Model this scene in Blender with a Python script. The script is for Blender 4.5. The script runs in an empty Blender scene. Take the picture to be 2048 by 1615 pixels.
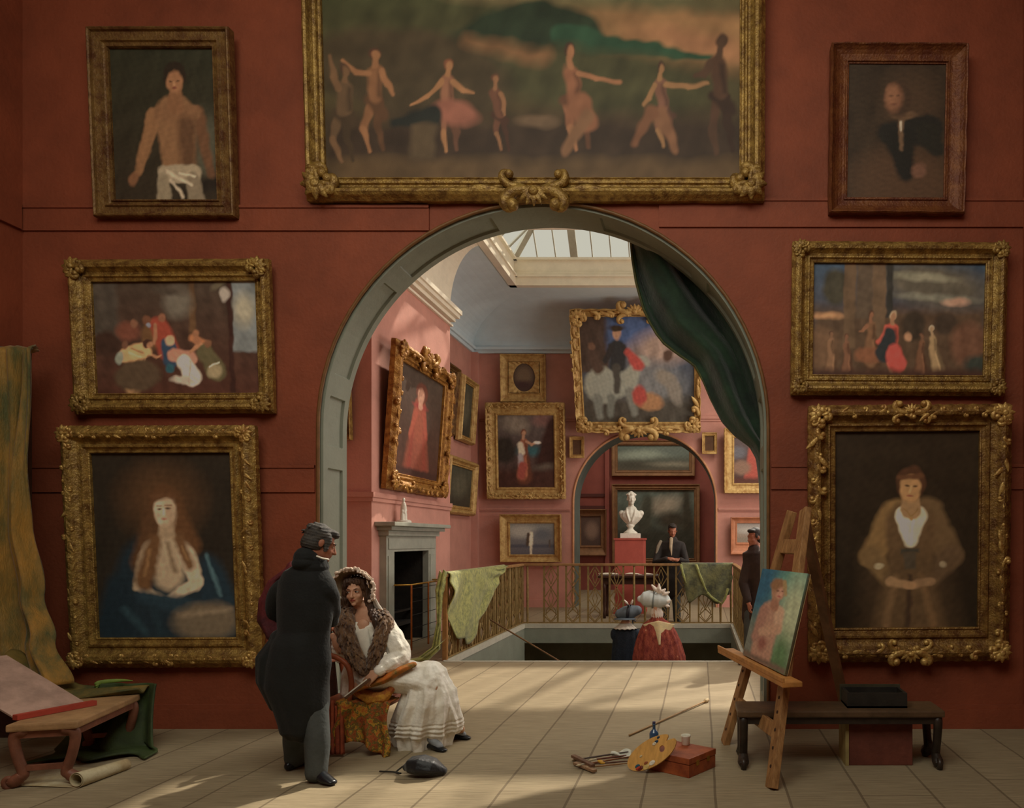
import bpy, bmesh, math, random
import numpy as np
from mathutils import Vector, Matrix, Quaternion
random.seed(7)
V = Vector
PI = math.pi
scn = bpy.context.scene
COL = scn.collection
F = 1500.0; CX = 1400.0; CY = 1080.0; EYE = 1.65

def at(px, py, D): return V(((px-CX)/F*D, D, EYE-(py-CY)/F*D))
def ground(px, py): D = F*EYE/(py-CY); return V(((px-CX)/F*D, D, 0))
def ray_plane(px, py, p0, n):
    o = V((0, 0, EYE)); d = V(((px-CX)/F, 1, -(py-CY)/F))
    return o + d*((p0-o).dot(n)/d.dot(n))

# ---------------------------------------------------------------- materials
def lin(c):
    return tuple(((x/255)/12.92 if x/255 <= .04045 else ((x/255+.055)/1.055)**2.4) for x in c)
MATS = {}
def mat(name, rgb, rough=.65, var=.22, scale=6, bump=.15, metal=0, rgb2=None, stretch=(1,1,1), spec=.4, bscale=None, sheen=0):
    if name in MATS: return MATS[name]
    m = bpy.data.materials.new(name); m.use_nodes = True
    nt = m.node_tree; N = nt.nodes; L = nt.links; b = N['Principled BSDF']
    tc = N.new('ShaderNodeTexCoord'); mp = N.new('ShaderNodeMapping'); mp.inputs['Scale'].default_value = stretch
    L.new(tc.outputs['Object'], mp.inputs['Vector'])
    nz = N.new('ShaderNodeTexNoise'); nz.inputs['Scale'].default_value = scale; nz.inputs['Detail'].default_value = 6
    nz.inputs['Roughness'].default_value = .65
    L.new(mp.outputs[0], nz.inputs['Vector'])
    c = lin(rgb)
    c2 = lin(rgb2) if rgb2 else tuple(x*(1-var) for x in c)
    c1 = c if rgb2 else tuple(min(1, x*(1+var)) for x in c)
    rp = N.new('ShaderNodeValToRGB'); rp.color_ramp.elements[0].position = .36; rp.color_ramp.elements[1].position = .64
    rp.color_ramp.elements[0].color = (*c2, 1); rp.color_ramp.elements[1].color = (*c1, 1)
    L.new(nz.outputs['Fac'], rp.inputs[0]); L.new(rp.outputs[0], b.inputs['Base Color'])
    b.inputs['Roughness'].default_value = rough; b.inputs['Metallic'].default_value = metal
    b.inputs['Specular IOR Level'].default_value = spec
    if sheen: b.inputs['Sheen Weight'].default_value = sheen
    if bump:
        n2 = N.new('ShaderNodeTexNoise'); n2.inputs['Scale'].default_value = bscale or scale*6; n2.inputs['Detail'].default_value = 3
        L.new(mp.outputs[0], n2.inputs['Vector'])
        bp = N.new('ShaderNodeBump'); bp.inputs['Strength'].default_value = bump; bp.inputs['Distance'].default_value = .02
        L.new(n2.outputs['Fac'], bp.inputs['Height']); L.new(bp.outputs[0], b.inputs['Normal'])
    MATS[name] = m
    return m

def mat_art():
    m = bpy.data.materials.new('oil_paint'); m.use_nodes = True
    nt = m.node_tree; N = nt.nodes; L = nt.links; b = N['Principled BSDF']
    a = N.new('ShaderNodeAttribute'); a.attribute_name = 'paint'
    L.new(a.outputs['Color'], b.inputs['Base Color'])
    b.inputs['Roughness'].default_value = .55; b.inputs['Specular IOR Level'].default_value = .25
    tc = N.new('ShaderNodeTexCoord'); nz = N.new('ShaderNodeTexNoise'); nz.inputs['Scale'].default_value = 90; nz.inputs['Detail'].default_value = 4
    L.new(tc.outputs['Object'], nz.inputs['Vector'])
    bp = N.new('ShaderNodeBump'); bp.inputs['Strength'].default_value = .12; bp.inputs['Distance'].default_value = .01
    L.new(nz.outputs['Fac'], bp.inputs['Height']); L.new(bp.outputs[0], b.inputs['Normal'])
    return m
ART = mat_art()

def mat_floor():
    m = bpy.data.materials.new('floor_boards'); m.use_nodes = True
    nt = m.node_tree; N = nt.nodes; L = nt.links; b = N['Principled BSDF']
    tc = N.new('ShaderNodeTexCoord'); sp = N.new('ShaderNodeSeparateXYZ'); L.new(tc.outputs['Object'], sp.inputs[0])
    def mth(op, a, bb=None, c=None):
        n = N.new('ShaderNodeMath'); n.operation = op
        for i, x in enumerate((a, bb, c)):
            if x is None: continue
            if isinstance(x, (int, float)): n.inputs[i].default_value = x
            else: L.new(x, n.inputs[i])
        return n.outputs[0]
    wn = N.new('ShaderNodeTexNoise'); wn.inputs['Scale'].default_value = 1.3; L.new(tc.outputs['Object'], wn.inputs['Vector'])
    xw = mth('ADD', sp.outputs['X'], mth('MULTIPLY', wn.outputs['Fac'], .02))
    u = mth('DIVIDE', mth('ADD', xw, 20.1), .47)
    fr = mth('FRACT', u); idx = mth('FLOOR', u)
    edge = mth('MINIMUM', fr, mth('SUBTRACT', 1, fr))
    line = mth('LESS_THAN', edge, .018)
    # butt joints, offset per board
    off = mth('FRACT', mth('MULTIPLY', mth('SINE', mth('MULTIPLY', idx, 12.9898)), 43.5))
    v = mth('FRACT', mth('ADD', mth('DIVIDE', sp.outputs['Y'], 4.2), off))
    j = mth('LESS_THAN', v, .0025)
    line = mth('MAXIMUM', line, j)
    # brushy grain
    mp = N.new('ShaderNodeMapping'); mp.inputs['Scale'].default_value = (1.2, 26, 1); L.new(tc.outputs['Object'], mp.inputs[0])
    nz = N.new('ShaderNodeTexNoise'); nz.inputs['Scale'].default_value = 3.0; nz.inputs['Detail'].default_value = 7; nz.inputs['Roughness'].default_value = .7
    L.new(mp.outputs[0], nz.inputs['Vector'])
    rp = N.new('ShaderNodeValToRGB'); rp.color_ramp.elements[0].position = .3; rp.color_ramp.elements[1].position = .7
    rp.color_ramp.elements[0].color = (*lin((122, 108, 84)), 1); rp.color_ramp.elements[1].color = (*lin((170, 154, 124)), 1)
    L.new(nz.outputs['Fac'], rp.inputs[0])
    tone = mth('MULTIPLY_ADD', mth('FRACT', mth('MULTIPLY', off, 7.3)), .14, .93)
    mx = N.new('ShaderNodeMix'); mx.data_type = 'RGBA'; mx.blend_type = 'MULTIPLY'; mx.inputs[0].default_value = 1
    L.new(rp.outputs[0], mx.inputs[6])
    cb = N.new('ShaderNodeCombineColor'); [L.new(tone, cb.inputs[i]) for i in range(3)]
    L.new(cb.outputs[0], mx.inputs[7])
    m2 = N.new('ShaderNodeMix'); m2.data_type = 'RGBA'
    L.new(mth('MULTIPLY', line, .55), m2.inputs[0]); L.new(mx.outputs[2], m2.inputs[6]); m2.inputs[7].default_value = (*lin((70, 52, 36)), 1)
    L.new(m2.outputs[2], b.inputs['Base Color'])
    b.inputs['Roughness'].default_value = .7; b.inputs['Specular IOR Level'].default_value = .25
    bp = N.new('ShaderNodeBump'); bp.inputs['Strength'].default_value = .25; bp.inputs['Distance'].default_value = .006
    L.new(mth('SUBTRACT', nz.outputs['Fac'], line), bp.inputs['Height']); L.new(bp.outputs[0], b.inputs['Normal'])
    return m

def mat_glass():
    m = bpy.data.materials.new('frosted_roof_glass'); m.use_nodes = True
    nt = m.node_tree; N = nt.nodes; L = nt.links
    for n in list(N): N.remove(n)
    o = N.new('ShaderNodeOutputMaterial'); t = N.new('ShaderNodeBsdfTransparent'); e = N.new('ShaderNodeEmission')
    e.inputs[0].default_value = (*lin((238, 230, 200)), 1); e.inputs[1].default_value = .62
    a = N.new('ShaderNodeMixShader'); a.inputs[0].default_value = .8
    L.new(t.outputs[0], a.inputs[1]); L.new(e.outputs[0], a.inputs[2]); L.new(a.outputs[0], o.inputs[0])
    return m
# ---------------------------------------------------------------- objects
def tag(o, label=None, cat=None, group=None, kind=None):
    if label: o['label'] = label
    if cat: o['category'] = cat
    if group: o['group'] = group
    if kind: o['kind'] = kind
    return o
def thing(name, label, cat, loc=(0, 0, 0), rz=0, group=None):
    o = bpy.data.objects.new(name, None); COL.objects.link(o)
    o.location = loc; o.rotation_euler = (0, 0, rz); o.empty_display_size = .1
    return tag(o, label, cat, group)
def link(name, me, m, parent=None, smooth=False, world=False):
    """world=True: the mesh is given in world coordinates; store it relative to the parent's location."""
    o = bpy.data.objects.new(name, me); COL.objects.link(o)
    if m: me.materials.append(m)
    if smooth:
        for p in me.polygons: p.use_smooth = True
    if parent is not None:
        o.parent = parent
        if world:
            root = parent; off = V(parent.location)
            while root.parent: root = root.parent; off += root.location
            me.transform(Matrix.Translation(-off))
    return o
def obj(name, bm, m, parent=None, smooth=False, world=False, recalc=True):
    if recalc: bmesh.ops.recalc_face_normals(bm, faces=bm.faces)
    me = bpy.data.meshes.new(name); bm.to_mesh(me); bm.free()
    return link(name, me, m, parent, smooth, world)
def struct(name, bm, m, label=None, smooth=False, parent=None):
    o = obj(name, bm, m, parent, smooth)
    if parent is None: o['kind'] = 'structure'
    if label: o['label'] = label
    return o
def nb(): return bmesh.new()
def box(bm, x0, x1, y0, y1, z0, z1, mtx=None, bev=0):
    vs = [bm.verts.new((x, y, z)) for x in (x0, x1) for y in (y0, y1) for z in (z0, z1)]
    fs = [(0, 1, 3, 2), (4, 6, 7, 5), (0, 4, 5, 1), (2, 3, 7, 6), (0, 2, 6, 4), (1, 5, 7, 3)]
    ff = [bm.faces.new([vs[i] for i in f]) for f in fs]
    if mtx is not None:
        for v in vs: v.co = mtx @ v.co
    if bev:
        es = list({e for f in ff for e in f.edges})
        bmesh.ops.bevel(bm, geom=es, offset=bev, segments=2, affect='EDGES', profile=.6)
def beam(bm, p0, p1, w, h, up=(0, 0, 1), bev=0):
    p0 = V(p0); p1 = V(p1); d = (p1-p0); l = d.length; d.normalize()
    s = d.cross(V(up)).normalized(); u = s.cross(d)
    m = Matrix((( d.x, s.x, u.x, p0.x), (d.y, s.y, u.y, p0.y), (d.z, s.z, u.z, p0.z), (0, 0, 0, 1)))
    box(bm, 0, l, -w/2, w/2, -h/2, h/2, m, bev)
def frames(pts, ref=None):
    """parallel-transported frames along a polyline"""
    n = len(pts); T = []
    for i in range(n):
        a = pts[max(0, i-1)]; b = pts[min(n-1, i+1)]; t = (b-a)
        T.append(t.normalized() if t.length > 1e-9 else V((0, 0, 1)))
    r = V(ref) if ref is not None else (V((1, 0, 0)) if abs(T[0].x) < .8 else V((0, 1, 0)))
    out = []
    for t in T:
        x = r - t*r.dot(t)
        if x.length < 1e-6: x = V((0, 1, 0)) - t*t.y
        x.normalize(); y = t.cross(x); out.append((x, y, t))
        if ref is None: r = x
    return out
def loft(bm, pts, rads, seg=16, ref=None, fold=None, round_ends=True, flat=False):
    """closed tube along pts, rads = r or (a,b) per point; fold(i, t, ang)-> multiplier. flat=True keeps rings horizontal"""
    pts = [V(p) for p in pts]; n = len(pts)
    rads = [(r, r) if not isinstance(r, (tuple, list)) else r for r in rads]
    if round_ends:
        fr = frames(pts, ref)
        t0 = -fr[0][2] if not flat else V((0, 0, math.copysign(1, (pts[0]-pts[1]).z)))
        t1 = fr[-1][2] if not flat else V((0, 0, math.copysign(1, (pts[-1]-pts[-2]).z)))
        r0 = min(rads[0]); r1 = min(rads[-1])
        pre = [(pts[0]+t0*r0*math.sin(a), (rads[0][0]*math.cos(a), rads[0][1]*math.cos(a))) for a in (1.35, .9, .45)]
        post = [(pts[-1]+t1*r1*math.sin(a), (rads[-1][0]*math.cos(a), rads[-1][1]*math.cos(a))) for a in (.45, .9, 1.35)]
        pts = [p for p, _ in pre]+pts+[p for p, _ in post]; rads = [r for _, r in pre]+list(rads)+[r for _, r in post]
        n = len(pts)
    fr = frames(pts, ref); rings = []
    for i, (p, (a, b)) in enumerate(zip(pts, rads)):
        if flat: x, y = V((1, 0, 0)), V((0, 1, 0))
        else: x, y, _ = fr[i]
        ring = []
        for k in range(seg):
            th = 2*PI*k/seg; m = fold(i, i/(n-1), th) if fold else 1
            ring.append(bm.verts.new(p + x*(a*m*math.cos(th)) + y*(b*m*math.sin(th))))
        rings.append(ring)
    for r, s in zip(rings, rings[1:]):
        for k in range(seg): bm.faces.new((r[k], r[(k+1) % seg], s[(k+1) % seg], s[k]))
    bm.faces.new(rings[0][::-1]); bm.faces.new(rings[-1])
def cap(bm, p0, p1, r0, r1=None, seg=12):
    r1 = r0 if r1 is None else r1; p0 = V(p0); p1 = V(p1)
    loft(bm, [p0, p0.lerp(p1, .5), p1], [r0, (r0+r1)/2, r1], seg)
def ell(bm, c, r, rot=None, seg=16, rings=10):
    c = V(c); R = rot if rot is not None else Matrix.Identity(3); top = None; prev = None; first = None
    for j in range(1, rings):
        ph = PI*j/rings; ring = [bm.verts.new(c+R @ V((r[0]*math.sin(ph)*math.cos(2*PI*k/seg), r[1]*math.sin(ph)*math.sin(2*PI*k/seg), r[2]*math.cos(ph)))) for k in range(seg)]
        if prev is None:
            t = bm.verts.new(c+R @ V((0, 0, r[2])))
            for k in range(seg): bm.faces.new((t, ring[k], ring[(k+1) % seg]))
        else:
            for k in range(seg): bm.faces.new((prev[k], ring[k], ring[(k+1) % seg], prev[(k+1) % seg]))
        prev = ring
    t = bm.verts.new(c+R @ V((0, 0, -r[2])))
    for k in range(seg): bm.faces.new((prev[k], t, prev[(k+1) % seg]))
def tube(bm, pts, r, seg=6, ref=None): loft(bm, pts, [r]*len(pts) if not isinstance(r, list) else r, seg, ref, round_ends=True)
def lathe(bm, prof, c=(0, 0, 0), seg=24, close=True):
    c = V(c); rings = []
    for (r, z) in prof: rings.append([bm.verts.new(c+V((r*math.cos(2*PI*k/seg), r*math.sin(2*PI*k/seg), z))) for k in range(seg)])
    for a, b in zip(rings, rings[1:]):
        for k in range(seg): bm.faces.new((a[k], a[(k+1) % seg], b[(k+1) % seg], b[k]))
    if close: bm.faces.new(rings[0][::-1]); bm.faces.new(rings[-1])
TMP = bpy.data.scenes.new('workbench')
def fuse(name, bm, m, parent, voxel=.008, smooth=4, world=True, factor=.5, disp=None):
    """merge the closed shapes of bm into one continuous smooth surface"""
    bmesh.ops.recalc_face_normals(bm, faces=bm.faces)
    me = bpy.data.meshes.new('tmp'); bm.to_mesh(me); bm.free()
    o = bpy.data.objects.new('tmp', me); TMP.collection.objects.link(o)
    r = o.modifiers.new('r', 'REMESH'); r.mode = 'VOXEL'; r.voxel_size = voxel; r.use_smooth_shade = True
    if smooth:
        s = o.modifiers.new('s', 'SMOOTH'); s.iterations = smooth; s.factor = factor
    with bpy.context.temp_override(scene=TMP, view_layer=TMP.view_layers[0]):
        dg = bpy.context.evaluated_depsgraph_get(); dg.update()
        ne = bpy.data.meshes.new_from_object(o.evaluated_get(dg)); ne.name = name
    bpy.data.objects.remove(o); bpy.data.meshes.remove(me)
    ne.materials.clear()
    if disp:
        nr = [n.vector.copy() for n in ne.vertex_normals]
        for v, n in zip(ne.vertices, nr): v.co = disp(v.co.copy(), n)
    return link(name, ne, m, parent, True, world)
def sheet(bm, fn, nu, nv, thick=0):
    """grid surface fn(u,v)->Vector with real thickness"""
    g = [[bm.verts.new(fn(i/nu, j/nv)) for j in range(nv+1)] for i in range(nu+1)]
    fs = [bm.faces.new((g[i][j], g[i+1][j], g[i+1][j+1], g[i][j+1])) for i in range(nu) for j in range(nv)]
    if thick:
        bmesh.ops.recalc_face_normals(bm, faces=fs)
        bmesh.ops.solidify(bm, geom=fs, thickness=thick)
def interp(tab, t):
    """piecewise-linear table [(t, value)...], value number or tuple"""
    if t <= tab[0][0]: return tab[0][1]
    for (a, x), (b, y) in zip(tab, tab[1:]):
        if t <= b:
            k = (t-a)/(b-a); k = k*k*(3-2*k)
            if isinstance(x, (tuple, list)): return tuple(p+(q-p)*k for p, q in zip(x, y))
            return x+(y-x)*k
    return tab[-1][1]
def smoothpath(pts, n=8):
    """Catmull-Rom through pts"""
    P = [V(p) for p in pts]; P = [P[0]*2-P[1]]+P+[P[-1]*2-P[-2]]; out = []
    for i in range(1, len(P)-2):
        for k in range(n):
            t = k/n; a, b, c, d = P[i-1:i+3]
            out.append(.5*((2*b)+(c-a)*t+(2*a-5*b+4*c-d)*t*t+(3*b-a-3*c+d)*t**3))
    out.append(P[-2]); return out
# ================================================================ SETTING
YW = 6.6; YB = 7.05           # arch wall front / back face
AX, AR, AZ = -1.38, 1.975, 2.644
XL, XR = -5.96, 2.84
red = mat('red_gallery_wall', (136, 68, 42), .7, .16, 1.6, .25, bscale=30)
pink = mat('rose_gallery_wall', (198, 142, 126), .75, .10, 1.5, .15, bscale=30)
grey = mat('grey_green_paint', (132, 136, 120), .6, .08, 3, .1, bscale=40)
dgrey = mat('dark_green_grey_soffit', (96, 104, 96), .7, .12, 3, .1)
cream = mat('cream_plaster', (236, 228, 206), .7, .06, 3, .12, bscale=30)
ceilm = mat('blue_grey_ceiling', (214, 232, 238), .8, .06, 1.2, .08, bscale=20)
brownline = mat('brown_bead', (120, 82, 44), .5, .2, 10, 0)
floorm = mat_floor()
voidm = mat('dark_stair_void', (165, 156, 134), .9, .1, 3, 0)
glass = mat_glass()

def arch_wall(name, x0, x1, z1, cx, R, zs, y0, y1, m, n=48):
    bm = nb()
    box(bm, x0, cx-R, y0, y1, 0, z1); box(bm, cx+R, x1, y0, y1, 0, z1)
    pts = [(cx-R*math.cos(PI*k/n), zs+R*math.sin(PI*k/n)) for k in range(n+1)]
    rows = [[bm.verts.new((x, y, z)) for y in (y0, y1)]+[bm.verts.new((x, y, z1)) for y in (y0, y1)] for x, z in pts]
    for a, b in zip(rows, rows[1:]):
        bm.faces.new((a[0], b[0], b[2], a[2])); bm.faces.new((a[1], a[3], b[3], b[1]))
        bm.faces.new((a[0], a[1], b[1], b[0])); bm.faces.new((a[2], b[2], b[3], a[3]))
    return struct(name, bm, m)
def arch_lining(name, cx, R, zs, y0, y1, m, panels, t=.03, n=60):
    """panelled reveal: straight jambs and soffit in one"""
    L1 = zs; L2 = PI*R; tot = 2*L1+L2
    def P(s, off, y):
        if s < L1: return V((cx-R+off, y, s))
        if s > L1+L2: return V((cx+R-off, y, tot-s))
        a = (s-L1)/R; return V((cx-(R-off)*math.cos(a), y, zs+(R-off)*math.sin(a)))
    ss = sorted(set([tot*k/n/2 for k in range(2*n+1)]+[x for a, b in panels for x in (a-.001, a+.012, b-.012, b+.001)]))
    d = y1-y0; ys = [0, .18*d, .18*d+.012, .82*d-.012, .82*d, d]
    bm = nb(); g = []
    for s in ss:
        inp = any(a+.005 <= s <= b-.005 for a, b in panels)
        g.append([bm.verts.new(P(s, (0.008 if inp and i in (2, 3) else t), y0+y)) for i, y in enumerate(ys)])
    for a, b in zip(g, g[1:]):
        for i in range(len(ys)-1): bm.faces.new((a[i], b[i], b[i+1], a[i+1]))
    # closing edges into the wall
    o = [[bm.verts.new(P(s, -.01, y)) for y in (y0, y1)] for s in ss]
    for k in range(len(ss)-1):
        bm.faces.new((g[k][0], o[k][0], o[k+1][0], g[k+1][0])); bm.faces.new((g[k][-1], g[k+1][-1], o[k+1][1], o[k][1]))
    return struct(name, bm, m)
def arch_bead(name, cx, R, zs, y, m, r=.016):
    pts = [(cx-R, y, .0), (cx-R, y, zs*.5)]+[(cx-R*math.cos(PI*k/40), y, zs+R*math.sin(PI*k/40)) for k in range(41)]+[(cx+R, y, zs*.5), (cx+R, y, 0.)]
    bm = nb(); tube(bm, pts, r, 6, (0, 1, 0)); return struct(name, bm, m, smooth=True)

arch_wall('wall_arch', XL-.4, XR+.4, 7.2, AX, AR, AZ, YW, YB, red)
tot = 2*AZ+PI*AR
pan = [(.25, 1.05), (1.25, 2.3), (2.5, 2.95)]; s = 3.15
while s < tot/2-.3: pan.append((s, min(s+.95, tot/2-.1))); s += 1.15
pan += [(tot-b, tot-a) for a, b in pan]
arch_lining('trim_1', AX, AR, AZ, YW+.02, YB+.01, grey, pan)
arch_bead('trim_2', AX, AR+.005, AZ, YW-.004, brownline)

bm = nb(); box(bm, XL-.3, XL, -4.5, YW, 0, 7.2); struct('wall_left', bm, red)
bm = nb(); box(bm, XR, XR+.3, -4.5, YW, 0, 7.2); struct('wall_right', bm, red)
bm = nb(); box(bm, XL-.3, XR+.3, -4.8, -4.5, 0, 7.2); struct('wall_back', bm, red)
def ceiling_hole(name, x0, x1, y0, y1, z0, z1, hx0, hx1, hy0, hy1, m):
    bm = nb(); box(bm, x0, hx0, y0, y1, z0, z1); box(bm, hx1, x1, y0, y1, z0, z1)
    box(bm, hx0, hx1, y0, hy0, z0, z1); box(bm, hx0, hx1, hy1, y1, z0, z1); return struct(name, bm, m)
ceiling_hole('ceiling_front', XL-.3, XR+.3, -4.8, YB, 7.0, 7.25, -4.4, 1.6, .6, 4.6, cream)
# mouldings on the arch wall (height from pixel row at the wall)
def zw(py): return EYE-(py-CY)/F*YW
tn = 3
def moulding(x0, x1, z0, z1, dep=.03, m=red, y=YW):
    global tn
    bm = nb(); box(bm, x0, x1, y-dep*.6, y, z0, z1); box(bm, x0, x1, y-dep, y, z1-.025, z1+.0); 
    struct('trim_%d' % tn, bm, m); tn += 1
moulding(XL, AX-1.00, zw(462), zw(412)); moulding(AX+1.02, XR, zw(455), zw(398))
moulding(XL, AX-AR-.03, zw(984), zw(930), .025); moulding(AX+AR+.03, XR, zw(978), zw(928), .025)
bm = nb(); box(bm, XL, AX-AR-.03, YW-.035, YW, 0, .17); box(bm, XL, AX-AR-.03, YW-.02, YW, .17, .21); struct('baseboard_left', bm, red)
bm = nb(); box(bm, AX+AR+.03, XR, YW-.035, YW, 0, .17); box(bm, AX+AR+.03, XR, YW-.02, YW, .17, .21); struct('baseboard_right', bm, red)
for za, zb in ((zw(462), zw(412)), (.0, .2)):
    bm = nb(); box(bm, XL, XL+.03, -4.5, YW-.04, za, zb); struct('trim_%d' % tn, bm, red); tn += 1
# floors: the front room and the gallery behind share one boarded floor with the stairwell cut out
WX0, WX1, WY0, WY1 = -3.45, .62, 10.2, 14.7
GX0, GX1, YF = -5.6, 4.6, 18.5
bm = nb()
T = -.35
box(bm, XL-.3, XR+2.2, -4.8, WY0, T, 0); box(bm, -9, WX0, WY0, 26, T, 0); box(bm, WX1, 7, WY0, 26, T, 0); box(bm, WX0, WX1, WY1, 26, T, 0)
struct('floor', bm, floorm)
# stairwell: pale rim and slab edges, void below
bm = nb(); w = .07
for x0, x1, y0, y1 in ((WX0-.02, WX1+.02, WY0-.05, WY0+.02), (WX0-.02, WX1+.02, WY1-.02, WY1+.06), (WX0-.05, WX0+.02, WY0, WY1), (WX1-.02, WX1+.05, WY0, WY1)):
    box(bm, x0, x1, y0, y1, -.07, .012)
struct('trim_%d' % tn, bm, mat('pale_stone_kerb', (190, 186, 168), .6, .08, 8, .1)); tn += 1
bm = nb()
box(bm, WX0-.3, WX0+.012, WY0, WY1, -3.2, -.06); box(bm, WX1-.012, WX1+.3, WY0, WY1, -3.2, -.06)
box(bm, WX0, WX1, WY1-.012, WY1+.3, -.36, -.06); box(bm, WX0, WX1, WY0-.3, WY0+.012, -.36, -.06)
struct('wall_stairwell', bm, grey)
bm = nb()
box(bm, WX0-.3, WX1+.3, WY1+2.4, WY1+2.5, -3.2, -.35); box(bm, WX0-.3, WX1+.3, WY0-2.5, WY0-2.4, -3.2, -.35)
box(bm, WX0-.4, WX0-.3, WY0-2.5, WY1+2.5, -3.2, -.35); box(bm, WX1+.3, WX1+.4, WY0-2.5, WY1+2.5, -3.2, -.35)
struct('wall_lower', bm, voidm)
bm = nb(); box(bm, WX0-.4, WX1+.4, WY0-2.5, WY1+2.5, -3.3, -3.2); struct('floor_lower', bm, voidm)
bm = nb()
for k in range(10):      # flight of steps climbing towards the front room
    y = 10.45+k*.27; z = -.62-k*.17
    box(bm, -1.6, .4, y, y+.3, -3.2, z)
struct('floor_stairs', bm, mat('stair_boards', (120, 104, 80), .8, .15, 4, .1))

# ---- rear gallery
XBR, YB0, YB1, ZB = -4.7, 10.73, 14.1, 5.93      # chimney breast
ZC = 6.37; ZT = 7.2
bm = nb(); box(bm, -6.0, GX0, YB, YF+.3, 0, ZT); struct('wall_recess', bm, pink)
bm = nb(); box(bm, GX1, GX1+.3, YB, YF+.3, 0, ZT); struct('wall_gallery', bm, pink)
# breast with the fireplace opening cut: jamb boxes around hole y 11.22..12.62, z<1.42
FY0, FY1, FZ = 11.25, 12.75, 1.5
bm = nb()
box(bm, GX0, XBR, YB0, FY0, 0, ZT+.6); box(bm, GX0, XBR, FY1, YB1, 0, ZT+.6); box(bm, GX0, XBR, FY0, FY1, FZ, ZT+.6); box(bm, GX0, XBR-.62, FY0, FY1, 0, FZ)
struct('wall_chimney_breast', bm, pink)
arch_wall('wall_far', -6.0, GX1+.3, ZT, -1.36, 1.76, 2.58, YF, YF+.8, pink)
arch_lining('trim_%d' % tn, -1.36, 1.76, 2.58, YF+.02, YF+.81, dgrey, []); tn += 1
arch_bead('trim_%d' % tn, -1.36, 1.765, 2.58, YF-.01, mat('salmon_bead', (205, 150, 110), .6, .1, 8, 0), .03); tn += 1
SX0, SX1, SY0, SY1 = -4.03, 4.1, 13.34, 16.3
S2 = (-.3, 4.1, 8.4, 11.4)  # unseen second skylight, added to throw the sun patch on the foreground floor
bm = nb(); zz = ZT+.25
box(bm, -9, SX0, YB, 19.3, ZT, zz); box(bm, SX1, 6, YB, 19.3, ZT, zz); box(bm, SX0, SX1, SY1, 19.3, ZT, zz)
box(bm, SX0, S2[0], YB, SY0, ZT, zz); box(bm, S2[0], SX1, YB, S2[2], ZT, zz); box(bm, S2[0], SX1, S2[3], SY0, ZT, zz)
struct('ceiling', bm, ceilm)
# coves
def cove(name, p0, p1, inward, z0, z1, run, m, n=14, e0=0, e1=0):
    """quarter-ellipse cove along p0->p1 springing at z0; e0/e1 lengthen the springing (+) so mitres close"""
    bm = nb(); p0 = V(p0); p1 = V(p1); d = (p1-p0).normalized(); iv = V(inward); rows = []
    for k in range(n+1):
        a = PI/2*k/n; r = run*(1-math.cos(a)); z = z0+(z1-z0)*math.sin(a)
        A = p0+iv*r+d*(r*e0); B = p1+iv*r-d*(r*e1); rows.append([bm.verts.new((q.x, q.y, z)) for q in (A, B)])
    for a, b in zip(rows, rows[1:]): bm.faces.new((a[0], a[1], b[1], b[0]))
    q = [bm.verts.new((*(p+iv*0).xy, z1)) for p in (p0, p1)]
    bm.faces.new((rows[0][0], q[0], q[1], rows[0][1])); bm.faces.new((rows[-1][0], rows[-1][1], q[1], q[0]))
    for i in (0, 1): bm.faces.new([r[i] for r in rows]+[q[i]])
    return struct(name, bm, m, smooth=False)
cove('ceiling_cove_far', (GX0, YF, 0), (GX1, YF, 0), (0, -1, 0), ZC, ZT, 1.5, ceilm, e0=.95, e1=.95)
cove('ceiling_cove_recess', (GX0, YB1, 0), (GX0, YF, 0), (1, 0, 0), ZC, ZT, 1.42, ceilm, e1=1.05)
cove('ceiling_cove_breast', (XBR, YB, 0), (XBR, YB1, 0), (1, 0, 0), ZB+.02, ZT, .62, cream)
def cornice(x0, x1, y0, y1, steps, m, name=None):
    global tn
    bm = nb()
    for (dx0, dx1, dy0, dy1, z0, z1) in steps: box(bm, x0+dx0, x1+dx1, y0+dy0, y1+dy1, z0, z1)
    struct('trim_%d' % tn, bm, m); tn += 1
cornice(XBR-.02, XBR, YB, YB1, [(0, .20, 0, .10, ZB-.03, ZB+.05), (0, .16, 0, .08, ZB-.10, ZB-.03), (0, .09, 0, .05, ZB-.17, ZB-.10), (0, .05, 0, .03, ZB-.26, ZB-.22)], cream)
cornice(GX0, GX1, YF, YF, [(0, 0, -.10, 0, ZC-.04, ZC+.03), (0, 0, -.05, 0, ZC-.12, ZC-.04)], ceilm)
cornice(GX0, GX0, YB1, YF, [(0, .10, 0, 0, ZC-.04, ZC+.03), (0, .05, 0, 0, ZC-.12, ZC-.04)], ceilm)
# rails on the gallery walls
def rail_far(x0, x1, z, h=.07, d=.05, y=YF):
    cornice(x0, x1, y, y, [(0, 0, -d, 0, z-h, z), (0, 0, -d*.5, 0, z-h*1.8, z-h)], pink)
def zf(py, D): return EYE-(py-CY)/F*D
rail_far(GX0, -1.36-1.2, zf(832, YF)); rail_far(-1.36+1.2, GX1, zf(832, YF))
rail_far(GX0, -3.2, zf(1015, YF), .05); rail_far(.45, GX1, zf(1015, YF), .05)
cornice(XBR, XBR, YB0, YB1, [(0, .05, -.05, 0, 2.27, 2.34), (0, .03, -.03, 0, 2.21, 2.27)], pink)
cornice(GX0, XBR, YB0, YB0, [(0, 0, -.05, 0, 2.27, 2.34), (0, 0, -.03, 0, 2.21, 2.27)], pink)
cornice(GX0, GX0, YB1, YF, [(0, .05, 0, 0, 2.27, 2.34)], pink)
cornice(GX0, GX0, YF-.02, YF, [(0, .16, -.14, 0, 0, ZC-.12)], pink)      # corner strip
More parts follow.
